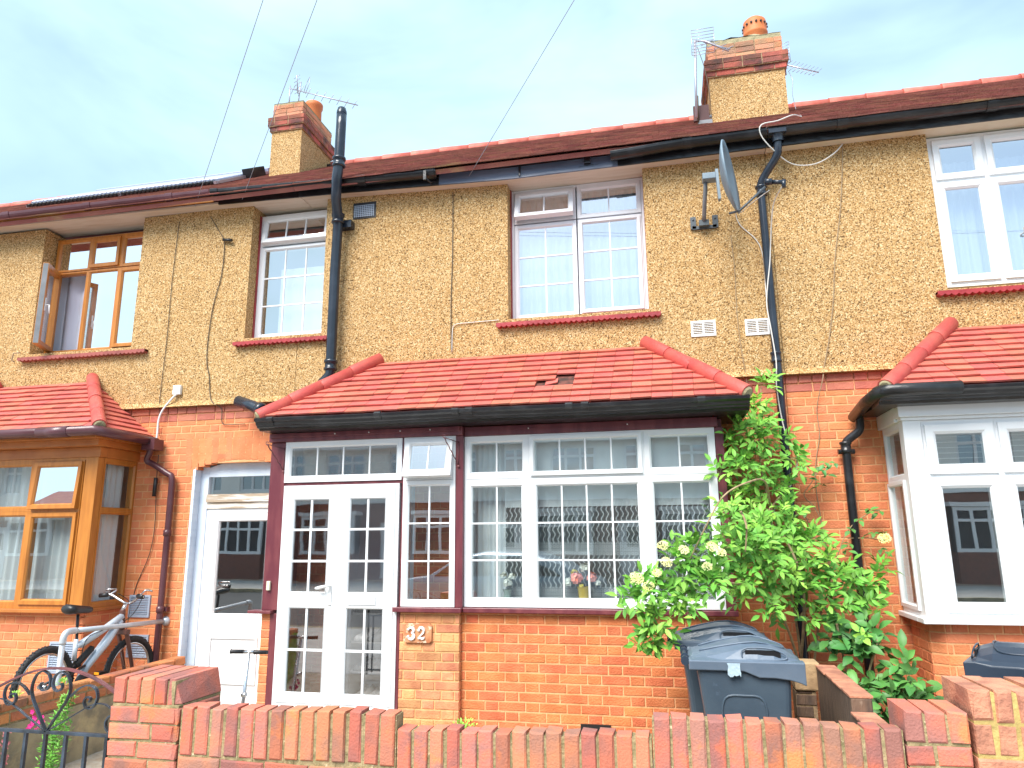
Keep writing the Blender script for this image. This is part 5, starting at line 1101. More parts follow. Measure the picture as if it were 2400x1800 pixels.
mb = MB(); mb.tube([(1.77, 8.62, 7.3), (1.76, 8.62, 7.62)], 0.012, 6); mb.tube(smoothpath([(1.80, 8.6, 7.34), (1.84, 8.6, 7.2), (1.80, 8.5, 6.95), (1.78, 8.3, 6.6)]), 0.004, 5); mb.build('mast', m_alu, t)

# ------------------------------------------------------------------ solar tube collector on the left roof
t = thing('solar_collector', (-7.5, 8.3, 6.6), 'glass tube solar water heater lying on the left roof', 'solar panel')
RM = FR((0, RB[0], RB[1]), (1, 0, 0), (0, RU[0], RU[1]), (0, -RU[1], RU[0]))
mb = MB(RM)
for k in range(46):
    x = -9.05 + k * 0.068
    mb.tube([(x, 2.30, 0.08), (x, 3.75, 0.08)], 0.024, 8)
mb.build('glass_tubes', m_solar, t)['kind'] = 'stuff'
mb = MB(RM); mb.box(-9.1, -5.90, 3.70, 3.86, 0.03, 0.12); mb.build('manifold', m_solar, t, bevel=0.01)
mb = MB(RM)
for x in (-9.08, -7.5, -5.95): mb.box(x, x + 0.04, 2.2, 3.75, 0.03, 0.07)
mb.box(-9.1, -5.90, 2.25, 2.29, 0.045, 0.06); mb.build('rail', m_alu, t)
mb = MB(RM)
for k in range(46): x = -9.05 + k * 0.068; mb.tube([(x, 2.20, 0.055), (x, 2.31, 0.055)], 0.024, 8)
mb.build('tube_caps', m_blk, t)['kind'] = 'stuff'
mb = MB(RM); mb.box(-5.95, -5.80, 3.0, 3.4, 0.02, 0.16); mb.tube(smoothpath([(-5.9, 3.85, 0.1), (-5.75, 3.6, 0.12), (-5.65, 3.3, 0.06), (-5.5, 3.2, 0.03)]), 0.02, 8); mb.build('pipework', m_blk, t)

# ------------------------------------------------------------------ garden walls
def gbrick(mb, x0, x1, y0, y1, z0, z1, j=0.004, ch=0.006): mb.brick(x0, x1, y0, y1, z0, z1, j, ch)
def soldier_wall(mb, x0, x1, z, yf=3.20, d=0.102, grad=0.0):
    n = max(1, round((x1 - x0) / 0.0755)); st = (x1 - x0) / n
    for i in range(n):
        a = x0 + i * st; zz = z + grad * i / n + ru(-0.006, 0.005); g = ru(0.0055, 0.009); yy = yf + ru(-0.004, 0.004)
        mb.m = 0; q = lambda: ru(-0.0035, 0.0035)
        A, B_ = a + g, a + st - g; z0_, z1_ = zz - 0.213, zz
        c = 0.007
        f = [(A + c + q(), yy, z0_ + c), (B_ - c + q(), yy + q(), z0_ + c), (B_ - c + q(), yy + q(), z1_ - c + q()), (A + c + q(), yy, z1_ - c + q())]
        h = [(A, yy + c, z0_), (B_, yy + c, z0_), (B_ + q(), yy + c, z1_ + q()), (A + q(), yy + c, z1_ + q())]
        k = [(A, yf + d - c, z0_), (B_, yf + d - c, z0_), (B_ + q(), yf + d - c, z1_ + q()), (A + q(), yf + d - c, z1_ + q())]
        mb.add(f + h + k, [(0, 1, 2, 3), (0, 4, 5, 1), (1, 5, 6, 2), (2, 6, 7, 3), (3, 7, 4, 0), (4, 8, 9, 5), (5, 9, 10, 6), (6, 10, 11, 7), (7, 11, 8, 4), (8, 11, 10, 9)])
    zb_ = z - 0.213
    mb.m = 1
    # ragged mortar bed
    nn = n * 3; 
    for i in range(nn):
        a = x0 + (x1 - x0) * i / nn; b = x0 + (x1 - x0) * (i + 1) / nn; zt_ = z + grad * i / nn - 0.010 + ru(-0.006, 0.002)
        mb.box(a, b, yf + 0.009 + ru(0, 0.003), yf + d - 0.006, zb_ - 0.012, zt_)
    mb.m = 0
    z = zb_ - 0.010; row = 0
    while z > -0.2:
        x = x0 - (0.1125 if row % 2 else 0)
        while x < x1 - 0.01:
            a, b = max(x + 0.005, x0), min(x + 0.220, x1)
            if b - a > 0.02: gbrick(mb, a, b, yf, yf + 0.02, z - 0.066, z)
            x += 0.2255
        z -= 0.0765; row += 1
    mb.m = 1; mb.box(x0, x1, yf + 0.009, yf + d - 0.004, -0.2, zb_ - 0.0121); mb.m = 0
t = thing('garden_wall', (-0.8, 3.25, -0.15), 'low front wall of upright red bricks with gatepost at its left end', 'garden wall')
mb = MB(); soldier_wall(mb, -2.325, -1.236, 0.762, grad=0.012); mb.build('wall_section', [m_wallbr, m_wallm], t)
mb = MB(); soldier_wall(mb, -1.232, -0.118, 0.712, yf=3.203, grad=0.022); mb.build('wall_section', [m_wallbr, m_wallm], t)
mb = MB(); soldier_wall(mb, -0.113, 0.842, 0.808, yf=3.20, grad=-0.004); mb.build('wall_section', [m_wallbr, m_wallm], t)
# gatepost
mb = MB()
x0, x1 = -2.715, -2.335; z = 0.665
for i, s in enumerate(((0.10, 0.215), (0.225, 0.10), (0.10, 0.215), (0.235, 0.11), (0.1, 0.215), (0.235, 0.11), (0.1, 0.215), (0.235, 0.11), (0.1, 0.215), (0.235, 0.11), (0.1, 0.2))):
    zz = 0.757 - 0.0785 * (i + 1) + 0.006; x = x0 + ru(-.003, .003); seq = (0.165, 0.205) if i % 2 == 0 else (0.235, 0.13)
    for L in seq: e = min(x + L - 0.01, x1); gbrick(mb, x, e, 3.20, 3.30, zz - 0.002, zz + 0.065); x = e + 0.011
mb.M = FR((x1, 3.20, 0), (0, 1, 0), (-1, 0, 0))
for i in range(11):
    zz = 0.757 - 0.0785 * (i + 1) + 0.006; x = 0.004
    for L in ((0.22, 0.12) if i % 2 else (0.11, 0.22)): e = min(x + L - 0.01, 0.345); gbrick(mb, x, e, 0.0, 0.05, zz - 0.002, zz + 0.065); x = e + 0.011
mb.M = I4; mb.m = 1; mb.box(x0 + 0.008, x1 - 0.008, 3.208, 3.54, -0.2, 0.762)
mb.build('gatepost', [m_wallbr, m_wallm], t)
mb = MB(); rr = [(x0 + 0.002 + k * 0.0765, x0 + 0.002 + k * 0.0765 + 0.067) for k in range(5)]
for k, (a, b) in enumerate(rr):
    zt_ = 0.878 + ru(-.004, .004)
    if k < 4: gbrick(mb, a, b, 3.205 + ru(-.003, .003), 3.55, 0.762, zt_, 0.004, 0.008)
    else: mb.hexa([(a, 3.21, 0.764), (b - 0.005, 3.235, 0.766), (b, 3.54, 0.764), (a, 3.54, 0.764), (a, 3.214, zt_), (a + 0.02, 3.225, zt_ - 0.004), (b - 0.028, 3.54, zt_), (a, 3.54, zt_)])
mb.m = 1; mb.box(x0 + 0.01, rr[4][0] + 0.03, 3.218, 3.54, 0.757, 0.869); mb.build('post_cap', [m_wallbr, m_wallm], t)
# stepped right end
mb = MB(); 
for i, (a, b) in enumerate(((0.850, 0.918), (0.928, 0.996), (1.006, 1.074))): gbrick(mb, a, b, 3.20, 3.42, 0.758, 0.868 + ru(-.003, .003), 0.003, 0.007)
z = 0.745; row = 0
while z > -0.15:
    x = 0.85; seq = (0.115, 0.115) if row % 2 else (0.10, 0.13)
    for L in seq: e = min(x + L - 0.006, 1.074); gbrick(mb, x, e, 3.20, 3.3, z - 0.068, z); x = e + 0.012
    z -= 0.0785; row += 1
mb.m = 1; mb.box(0.853, 1.072, 3.208, 3.41, -0.2, 0.858); mb.build('end_pier', [m_wallbr, m_wallm], t)
t = thing('garden_wall', (1.4, 3.3, -0.15), 'taller weathered brick pier at the bottom right corner', 'brick pier')
mb = MB(); z = 0.955; row = 0
x = 1.092
while x < 1.95: gbrick(mb, x, x + 0.068, 3.20, 3.50, 0.842, 0.955 + ru(-.008, .004), 0.006, 0.010); x += 0.079
x = 1.092
while x < 1.95: gbrick(mb, x, x + 0.068, 3.205, 3.50, 0.724, 0.832, 0.004, 0.007); x += 0.079
z = 0.71
while z > -0.15:
    x = 1.092 - (0.11 if row % 2 else 0)
    while x < 1.95:
        a = max(x, 1.092); 
        if x + 0.212 - a > .02: gbrick(mb, a, x + 0.212, 3.20, 3.3, z - 0.068, z)
        x += 0.2255
    z -= 0.0785; row += 1
mb.m = 1; mb.box(1.096, 1.96, 3.209, 3.48, -0.2, 0.945); mb.build('pier', [m_walltop, mat('yellow_mortar', (0.52, 0.40, 0.14), 0.95, col2=(0.40, 0.29, 0.10), nscale=14, bump=0.8, bscale=50)], t)
# divider on the left: brick courses over rough rendered base
t = thing('garden_wall', (-4.71, 4.8, -0.15), 'rough rendered side wall with orange brick top running to the house', 'garden wall')
mb = MB(); M_ = FR((-4.655, 3.3, 0), (0, 1, 0), (-1, 0, 0)); mb.M = M_
for z, off in ((0.355, 0.0), (0.275, 0.10)):
    x = off
    while x < 3.1: e = x + (0.215 if rnd() > .3 else 0.16); mb.brick(x, min(e, 3.12), ru(-.006, .006), 0.10, z + ru(-.006, .006), z + 0.068, 0.006, 0.010); x = e + 0.012
mb.m = 1; mb.box(0, 3.12, 0.012, 0.10, 0.262, 0.415); mb.build('brick_coping', [mat('coping_brick', (0.58, 0.20, 0.075), 0.85, col2=(0.34, 0.15, 0.09), nscale=6, var=0.2, hue=0.01, bump=0.9, bscale=60), m_wallm], t)
mb = MB(M_); n, k_ = 60, 8; vs = []; fs = []
for i in range(n + 1):
    for k in range(k_ + 1): vs.append((3.12 * i / n, 0.004 + ru(-.008, .008), -0.2 + 0.462 * k / k_))
for i in range(n):
    for k in range(k_): fs.append((i * 9 + k, (i + 1) * 9 + k, (i + 1) * 9 + k + 1, i * 9 + k + 1))
mb.add(vs, fs, True); mb.box(0, 3.12, 0.02, 0.10, -0.2, 0.261); mb.build('rendered_base', m_concr, t)
# divider on the right
t = thing('garden_wall', (0.97, 4.4, -0.15), 'dark stained low side wall beside the grey bins, stepped at the top', 'garden wall')
mb = MB()
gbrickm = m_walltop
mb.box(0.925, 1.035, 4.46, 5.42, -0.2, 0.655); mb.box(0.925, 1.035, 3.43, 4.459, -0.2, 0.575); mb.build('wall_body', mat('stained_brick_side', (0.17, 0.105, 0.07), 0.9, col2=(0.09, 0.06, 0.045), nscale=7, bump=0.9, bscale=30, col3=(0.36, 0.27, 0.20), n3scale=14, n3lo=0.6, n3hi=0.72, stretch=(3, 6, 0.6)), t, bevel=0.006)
mb = MB(); y = 3.44
while y < 5.40:
    e = min(y + 0.21, 5.41); zt_ = 0.656 if y >= 4.455 else 0.576
    if y < 4.46 < e: e = 4.455
    mb.box(0.918 + ru(-.004, .003), 1.042, y, e, zt_, zt_ + 0.012 + ru(0, .004)); y = e + 0.008 if e != 4.455 else 4.462
mb.build('coping', m_walltop, t, bevel=0.003)
mb = MB(); mb.box(0.78, 0.95, 5.42, 5.60, 0.50, 0.68); tag(mb.build('concrete_block', mat('buff_block', (0.45, 0.30, 0.16), 0.9, col2=(0.3, 0.19, 0.1), nscale=8, bump=0.6, bscale=40), bevel=0.01), 'buff block lying on the dark brick stub behind the grey bin', 'block')
mb = MB(); bricks(mb, 0.78, 0.915, -0.2, 0.49, 5.44, bond='half', mortar=False); mb.m = 1; mb.box(0.782, 0.914, 5.443, 5.58, -0.2, 0.492); tag(mb.build('brick_stub', [MATS['stained_brick_side'], m_chm]), 'dark brick stub between the grey bin and the stained side wall', 'brick stub')

# ------------------------------------------------------------------ wrought iron gate
t = thing('iron_gate', (-3.2, 3.3, -0.15), 'black wrought iron garden gate with scrolls under a rusty arch', 'gate')
yg = 3.30; cx = -3.165; zr = 0.588
mb = MB(); mb.box(-3.70, -2.722, yg - 0.009, yg + 0.009, zr - 0.010, zr + 0.006); mb.build('rail', m_iron, t, bevel=0.002); mb = MB(); mb.box(-3.70, -2.722, yg - 0.009, yg + 0.009, -0.06, -0.04); mb.build('rail', m_iron, t, bevel=0.002)
for k in range(8):
    x = -2.80 - k * 0.121; mb = MB(); mb.box(x - 0.008, x + 0.008, yg - 0.008, yg + 0.008, -0.08, zr - 0.0101); mb.build('bar', m_iron, t)
arch = smoothpath([(-2.722, yg, 0.756), (-2.86, yg, 0.832), (-3.0, yg, 0.878), (-3.14, yg, 0.894), (-3.28, yg, 0.876), (-3.43, yg, 0.822), (-3.58, yg, 0.745), (-3.70, yg, 0.66)], 6)
mb = MB()
for i in range(len(arch) - 1):
    a, b = arch[i], arch[i + 1]; mb.hexa([(a[0], yg - .011, a[2] - .005), (a[0], yg + .011, a[2] - .005), (b[0], yg + .011, b[2] - .005), (b[0], yg - .011, b[2] - .005), (a[0], yg - .011, a[2] + .005), (a[0], yg + .011, a[2] + .005), (b[0], yg + .011, b[2] + .005), (b[0], yg - .011, b[2] + .005)])
mb.build('arch', m_ironred, t)
def flat(mb, pts, w_=0.009, th=0.0032):
    P = [Vector(p) for p in smoothpath(pts, 5)]
    for i in range(len(P) - 1):
        d = (P[i + 1] - P[i]); 
        if d.length < 1e-6: continue
        nn = Vector((-d.z, 0, d.x)).normalized() * th; a, b = P[i], P[i + 1]; ya = Vector((0, w_, 0))
        mb.hexa([a - nn - ya, a - nn + ya, b - nn + ya, b - nn - ya, a + nn - ya, a + nn + ya, b + nn + ya, b + nn - ya])
def spiral(c, r0, r1, a0, a1, n=12): return [(c[0] + (r0 + (r1 - r0) * i / n) * math.cos(math.radians(a0 + (a1 - a0) * i / n)), yg, c[1] + (r0 + (r1 - r0) * i / n) * math.sin(math.radians(a0 + (a1 - a0) * i / n))) for i in range(n + 1)]
for sg in (1, -1):
    X = lambda d: cx + sg * d
    def SP(cx_, cz_, r0, r1, a0, a1, n=12):
        out = []
        for i in range(n + 1):
            r = r0 + (r1 - r0) * i / n; a = math.radians(a0 + (a1 - a0) * i / n); out.append((X(cx_ + r * math.cos(a)), yg, cz_ + r * math.sin(a)))
        return out
    mb = MB(); flat(mb, [(X(0.0), yg, zr), (X(0.05), yg, 0.66), (X(0.105), yg, 0.745), (X(0.118), yg, 0.80), (X(0.10), yg, 0.855), (X(0.06), yg, 0.878), (X(0.020), yg, 0.860), (X(0.008), yg, 0.82), (X(0.024), yg, 0.79), (X(0.052), yg, 0.785), (X(0.068), yg, 0.805), (X(0.060), yg, 0.822)]); mb.build('heart_scroll', m_iron, t)
    mb = MB(); flat(mb, [(X(0.125), yg, 0.76), (X(0.17), yg, 0.80), (X(0.225), yg, 0.818), (X(0.272), yg, 0.80), (X(0.285), yg, 0.755), (X(0.262), yg, 0.712), (X(0.225), yg, 0.712), (X(0.208), yg, 0.738), (X(0.222), yg, 0.762), (X(0.245), yg, 0.755), (X(0.24), yg, 0.738)]); mb.build('side_scroll', m_iron, t)
    mb = MB(); flat(mb, [(X(0.0), yg, zr), (X(0.12), yg, 0.652), (X(0.25), yg, 0.722), (X(0.32), yg, 0.733), (X(0.375), yg, 0.712)], 0.006, 0.0026)
    flat(mb, [(X(0.34), yg, 0.594), (X(0.385), yg, 0.606), (X(0.40), yg, 0.64), (X(0.38), yg, 0.668), (X(0.345), yg, 0.664), (X(0.338), yg, 0.64), (X(0.36), yg, 0.63)]) if False else None
    mb.build('spray', m_iron, t)
    mb = MB(); flat(mb, [(X(0.44), yg, 0.612), (X(0.40), yg, 0.596), (X(0.362), yg, 0.610), (X(0.348), yg, 0.645), (X(0.366), yg, 0.676), (X(0.396), yg, 0.680), (X(0.410), yg, 0.655), (X(0.395), yg, 0.645)]); mb.build('corner_scroll', m_iron, t)
mb = MB(); mb.box(-2.74, -2.715, yg - 0.015, yg + 0.015, 0.5, 0.56); mb.box(-3.72, -3.70, yg - .01, yg + .01, -0.1, 0.68); mb.build('stile', m_iron, t)

# ------------------------------------------------------------------ handrail
t = thing('handrail', (-4.92, 5.9, 0.0), 'pale grey tubular handrail fixed to the brick wall', 'handrail')
mb = MB(); E0 = (-4.925, 5.22, 0.80); mb.tube([(-4.93, 6.44, 0.745), (-4.925, 5.8, 0.772), (-4.925, 5.32, 0.795)], 0.021, 14); mb.tube(smoothpath([(-4.925, 5.32, 0.795), (-4.927, 5.25, 0.795), (-4.93, 5.21, 0.77), (-4.932, 5.20, 0.70)], 4), 0.027, 14); mb.build('rail', m_steelw, t)
mb = MB(); mb.tube([(-4.932, 5.20, 0.72), (-4.935, 5.20, 0.0)], 0.022, 14); mb.build('post', m_steelw, t)
mb = MB(); mb.lathe([(0.001, 6.40), (0.03, 6.40), (0.038, 6.425), (0.045, 6.43), (0.045, 6.446)], (-4.93, 0, 0.745), 18, 'y'); mb.build('flange', m_steelw, t)

# ------------------------------------------------------------------ bicycle
RW = Vector((-5.20, 5.33, 0.335)); FW_ = Vector((-5.04, 6.13, 0.315)); du = (FW_ - RW); WB = du.length; du.normalize(); dn = Vector((0, 0, 1)).cross(du).normalized() * -1
t = thing('bicycle', (RW.x, RW.y, 0.0), 'silver full suspension mountain bike leaning against the rail', 'bicycle')
K = WB / 1.02
# local frame: x forward, y sideways (towards the street side), z up
BM = Matrix(((du.x * K, dn.x, 0.04, RW.x), (du.y * K, dn.y, 0, RW.y), (du.z * K, 0, 1, RW.z), (0, 0, 0, 1)))
def wheel(cx, name):
    mb = MB(BM); R_ = 0.300; wK = 1 / K if False else 1.0
    pts = [(cx + R_ * math.cos(a) / 1.0 * (1 / K) * K, 0, R_ * math.sin(a)) for a in [2 * math.pi * k / 40 for k in range(40)]]
    mb.tube(pts, 0.029, 10, closed=True)
    for k in range(64):
        a = 2 * math.pi * k / 64; p = Vector((cx + (R_ + .027) * math.cos(a), 0, (R_ + .027) * math.sin(a))); q = Vector((math.cos(a), 0, math.sin(a))) * .004; s_2 = 0.018 if k % 2 else 0.010
        tn = Vector((-math.sin(a), 0, math.cos(a))) * .006; yy = Vector((0, s_2, 0))
        mb.hexa([p - tn - yy - q, p + tn - yy - q, p + tn + yy - q, p - tn + yy - q, p - tn - yy + q, p + tn - yy + q, p + tn + yy + q, p - tn + yy + q])
    w_ = mb.build(name, m_rubber, t)
    mb = MB(BM); pts = [(cx + 0.266 * math.cos(a), 0, 0.266 * math.sin(a)) for a in [2 * math.pi * k / 40 for k in range(40)]]; mb.tube(pts, 0.012, 8, closed=True); mb.build('rim', m_chrome, w_)
    mb = MB(BM)
    for k in range(20):
        a = 2 * math.pi * k / 20; b = a + (0.5 if k % 2 else -0.5); mb.tube([(cx + .02 * math.cos(b), 0.02 * (1 if k % 4 < 2 else -1), .02 * math.sin(b)), (cx + .25 * math.cos(a), 0, .25 * math.sin(a))], 0.0011, 4)
    mb.build('spokes', m_chrome, w_)
    mb = MB(BM); mb.tube([(cx, -0.05, 0), (cx, 0.05, 0)], 0.02, 10); mb.build('hub', m_chrome, w_)
wheel(0, 'rear_wheel'); wheel(1.02, 'front_wheel')
mb = MB(BM)
mb.tube([(0.82, 0, 0.48), (0.66, 0, 0.30), (0.47, 0, 0.12), (0.38, 0, -0.02)], [0.034, 0.044, 0.038, 0.032], 10)      # down tube
mb.tube([(0.83, 0, 0.52), (0.62, 0, 0.42), (0.36, 0, 0.31)], [0.032, 0.030, 0.034], 10)                            # top tube
mb.tube([(0.30, 0, 0.36), (0.31, 0, 0.18)], 0.022, 10); mb.tube([(0.31, 0, 0.30), (0.44, 0, 0.33)], [0.03, 0.024], 8)
mb.build('frame', m_bikegrey, t)
mb = MB(BM); mb.tube([(0, 0.05, 0), (0.2, 0.04, 0.05), (0.42, 0.03, 0.13)], 0.012, 8); mb.tube([(0, -0.05, 0), (0.2, -0.04, 0.05), (0.42, -0.03, 0.13)], 0.012, 8); mb.tube([(0.30, 0, 0.10), (0.42, 0, 0.20), (0.52, 0, 0.27)], 0.016, 8); mb.build('swing_arm', m_blk, t)
mb = MB(BM); mb.tube([(0.33, 0, 0.14), (0.44, 0, 0.22), (0.5, 0, 0.265)], 0.032, 12)
mb.build('shock', m_rubber, t)
mb = MB(BM); mb.tube([(0.825, 0, 0.58), (0.855, 0, 0.40)], 0.028, 10); mb.tube([(0.86, 0.055, 0.38), (0.94, 0.055, 0.20), (1.02, 0.055, 0)], [0.024, 0.022, 0.018], 8); mb.tube([(0.86, -0.055, 0.38), (0.94, -0.055, 0.20), (1.02, -0.055, 0)], [0.024, 0.022, 0.018], 8); mb.box(0.835, 0.89, -0.08, 0.08, 0.355, 0.40); mb.build('fork', m_bikered, t, bevel=0.006)
mb = MB(BM); mb.tube([(0.825, 0, 0.57), (0.86, 0, 0.63)], 0.020, 8); mb.tube(smoothpath([(0.78, 0.29, 0.70), (0.83, 0.20, 0.71), (0.87, 0.10, 0.66), (0.88, 0, 0.63), (0.87, -0.10, 0.66), (0.83, -0.20, 0.71), (0.78, -0.29, 0.70)], 3), 0.012, 8); mb.build('handlebar', m_chrome, t)
for s in (1, -1):
    mb = MB(BM); mb.tube([(0.78, 0.29 * s, 0.70), (0.80, 0.20 * s, 0.708)], 0.020, 10); mb.build('grip', m_blk, t)
    mb = MB(BM); mb.tube(smoothpath([(0.83, 0.20 * s, 0.71), (0.90, 0.19 * s, 0.75), (0.90, 0.25 * s, 0.755), (0.87, 0.31 * s, 0.75)], 3), 0.009, 6); mb.build('brake_lever', m_chrome, t)
mb = MB(BM); mb.tube([(0.305, 0, 0.35), (0.275, 0, 0.57)], 0.014, 10); mb.build('seat_post', m_blk, t)
mb = MB(BM); vs = []; secs = [(0.12, .055, .03), (0.15, .085, .045), (0.22, .075, .04), (0.30, .035, .035), (0.40, .020, .03), (0.44, .012, .018)]
for x, w_, h in secs:
    for k in range(10): a = 2 * math.pi * k / 10; vs.append((x, w_ * math.cos(a), 0.60 + h * math.sin(a) * (1 if math.sin(a) > 0 else 1.0) + (0.44 - x) * .06))
fs = []
for i in range(5):
    for k in range(10): fs.append((i * 10 + k, i * 10 + (k + 1) % 10, i * 10 + 10 + (k + 1) % 10, i * 10 + 10 + k))
fs += [tuple(range(10))[::-1], tuple(range(50, 60))]; mb.add(vs, fs, True); mb.build('saddle', m_blk, t)
mb = MB(BM); mb.lathe([(0.001, 0.055), (0.09, 0.055), (0.09, 0.062), (0.001, 0.062)], (0.38, 0, -0.02), 24, 'y'); mb.tube([(0.38, 0.075, -0.02), (0.52, 0.085, 0.06)], 0.011, 8); mb.tube([(0.38, -0.075, -0.02), (0.24, -0.085, -0.10)], 0.011, 8); mb.build('crank', m_blk, t)
mb = MB(BM); mb.box(0.48, 0.57, 0.09, 0.17, 0.05, 0.075); mb.build('pedal', m_blk, t); mb = MB(BM); mb.box(0.475, 0.479, 0.10, 0.16, 0.052, 0.073); mb.build('reflector', m_orangeref, t)
mb = MB(BM); mb.tube(smoothpath([(0.88, 0.15, 0.72), (0.96, 0.1, 0.66), (0.90, 0.03, 0.50), (0.6, 0.03, 0.42), (0.4, 0.03, 0.36), (0.35, 0.04, 0.2)]), 0.004, 5); mb.tube(smoothpath([(0.88, -0.15, 0.72), (0.98, -0.08, 0.64), (0.92, 0.0, 0.50), (0.88, 0.03, 0.38)]), 0.004, 5); mb.build('brake_cable', m_blk, t)

# ------------------------------------------------------------------ kick scooter
t = thing('kick_scooter', (-3.3, 5.6, -0.15), 'kick scooter whose T handlebar stands before the white front door', 'scooter')
sx, sy = -3.44, 5.50
hx = -3.42
mb = MB(); mb.tube([(hx, 5.52, 0.625), (hx - 0.05, 5.55, 0.10), (hx - 0.06, 5.56, -0.02)], [0.013, 0.017, 0.018], 10); mb.build('stem', m_chrome, t)
mb = MB(); mb.tube([(hx - 0.06, 5.52, 0.63), (hx + 0.05, 5.52, 0.632)], 0.014, 10); mb.build('handlebar', m_chrome, t)
for a, b in ((hx - 0.165, hx - 0.05), (hx + 0.05, hx + 0.165)):
    mb = MB(); mb.tube([(a, 5.52, 0.63), (a + .008, 5.52, 0.63), (b, 5.52, 0.632)], [0.020, 0.016, 0.016], 10); mb.build('grip', m_blk, t)
mb = MB(); mb.tube([(hx - 0.03, 5.51, 0.30), (hx + 0.01, 5.50, 0.31)], 0.016, 8); mb.build('clamp', m_chrome, t)
mb = MB(); mb.box(hx - .11, hx - .01, 5.56, 6.0 - .1, -0.10, -0.08); mb.build('deck', m_alu, t)
for y in (5.54, 5.88):
    mb = MB(); mb.lathe([(0.02, -0.012), (0.05, -0.012), (0.05, 0.012), (0.02, 0.012)], (hx - 0.06, y, -0.10), 20, 'x'); mb.build('wheel', m_rubber, t)

# ------------------------------------------------------------------ wheelie bins
def loftbox(mb, secs):
    # secs: (z, x0, x1, y0, y1, r) rounded rectangles
    vs = []; n = 0
    for z, x0, x1, y0, y1, r in secs:
        ring_ = []
        for cx_, cy_, a0 in ((x1 - r, y1 - r, 0), (x0 + r, y1 - r, 90), (x0 + r, y0 + r, 180), (x1 - r, y0 + r, 270)):
            for k in range(4): a = math.radians(a0 + 30 * k); ring_.append((cx_ + r * math.cos(a), cy_ + r * math.sin(a), z))
        n = len(ring_); vs += ring_
    fs = []
    for i in range(len(secs) - 1):
        for k in range(n): fs.append((i * n + k, i * n + (k + 1) % n, (i + 1) * n + (k + 1) % n, (i + 1) * n + k))
    fs += [tuple(range(n))[::-1], tuple((len(secs) - 1) * n + k for k in range(n))]; mb.add(vs, fs)
def wheelie(loc, rz, label, mbody, mlid, tape=False):
    # local: x = depth (hinge at -x, front lip at +x), y = width, z up
    t = thing('wheelie_bin', loc, label, 'wheelie bin', 'wheelie bins'); t.rotation_euler = (0, 0, 0)
    M_ = Matrix.Translation(loc) @ Matrix.Rotation(rz, 4, 'Z') @ Matrix.Diagonal((0.87, 0.85, 0.965, 1))
    mb = MB(M_)
    loftbox(mb, [(0.06, -0.22, 0.24, -0.22, 0.22, .03), (0.10, -0.23, 0.25, -0.235, 0.235, .035), (0.62, -0.265, 0.29, -0.265, 0.265, .04), (0.88, -0.30, 0.305, -0.28, 0.28, .04), (0.925, -0.31, 0.31, -0.283, 0.283, .04), (0.93, -0.335, 0.33, -0.295, 0.295, .045), (0.965, -0.335, 0.33, -0.295, 0.295, .045)])
    for sy_ in (-1, 1):     # raised arch outline pressed into the sides
        yb_ = lambda z: sy_ * (0.2365 + (z - 0.1) * 0.0555)
        pts = [(-0.15, 0.12), (-0.155, 0.60), (-0.15, 0.73), (-0.11, 0.785), (0.0, 0.79), (0.09, 0.785), (0.13, 0.73), (0.135, 0.60), (0.14, 0.12)]
        mb.tube(smoothpath([(x, yb_(z) , z) for x, z in pts], 3), 0.008, 6)
    b = mb.build('body', mbody, t, bevel=0.0)
    mb = MB(M_); secs = []; n = 18
    prof = [(-0.36, 0.985, 0.99), (-0.33, 0.985, 1.015), (-0.24, 0.965, 1.035), (-0.12, 0.965, 1.062), (0.0, 0.965, 1.085), (0.10, 0.965, 1.09), (0.20, 0.965, 1.078), (0.30, 0.955, 1.045), (0.36, 0.94, 1.010), (0.395, 0.925, 0.985)]
    vs = []
    for x, zb_, zt_ in prof:
        # rim skirt, shoulder, crown
        zr_ = 0.992; 
        for y, z in ((-0.31, min(zb_, .965) - 0.03 - (0.035 if x > 0.05 else 0)), (-0.315, zr_), (-0.285, zr_ + 0.004), (-0.24, max(zt_ - 0.030, zr_ + .006)), (-0.15, zt_ - 0.004), (0, zt_), (0.15, zt_ - 0.004), (0.24, max(zt_ - 0.030, zr_ + .006)), (0.285, zr_ + 0.004), (0.315, zr_), (0.31, min(zb_, .965) - 0.03 - (0.035 if x > 0.05 else 0))): vs.append((x, y, z))
    fs = []; m = 11
    for i in range(len(prof) - 1):
        for k in range(m): fs.append((i * m + k, i * m + (k + 1) % m, (i + 1) * m + (k + 1) % m, (i + 1) * m + k))
    fs += [tuple(range(m))[::-1], tuple((len(prof) - 1) * m + k for k in range(m))]
    mb.add(vs, fs, False); lid = mb.build('lid', mlid, t, bevel=0.006)
    mb = MB(M_)
    for s in (-1, 1): mb.box(0.02, 0.25, *(sorted((s * 0.262, s * 0.245))), 1.012, 1.052)
    mb.build('grip_recess', m_blk, lid)
    mb = MB(M_)
    for s in (-1, 1): mb.tube(smoothpath([(0.0, s * 0.272, 1.004), (0.0, s * 0.268, 1.05), (0.06, s * 0.262, 1.068), (0.2, s * 0.264, 1.062), (0.28, s * 0.27, 1.03), (0.27, s * 0.276, 1.003), (0.12, s * 0.28, 0.999), (0.0, s * 0.272, 1.004)], 3), 0.006, 6)
    mb.tube(smoothpath([(-0.28, 0.12, 1.028), (-0.12, 0.15, 1.062), (0.1, 0.16, 1.09), (0.27, 0.12, 1.055), (0.30, 0, 1.047), (0.27, -0.12, 1.055), (0.1, -0.16, 1.09), (-0.12, -0.15, 1.062), (-0.28, -0.12, 1.028)], 3), 0.006, 6)
    mb.build('lid_rib', mlid, lid)
    mb = MB(M_); mb.tube([(-0.385, -0.25, 0.985), (-0.385, 0.25, 0.985)], 0.017, 12)
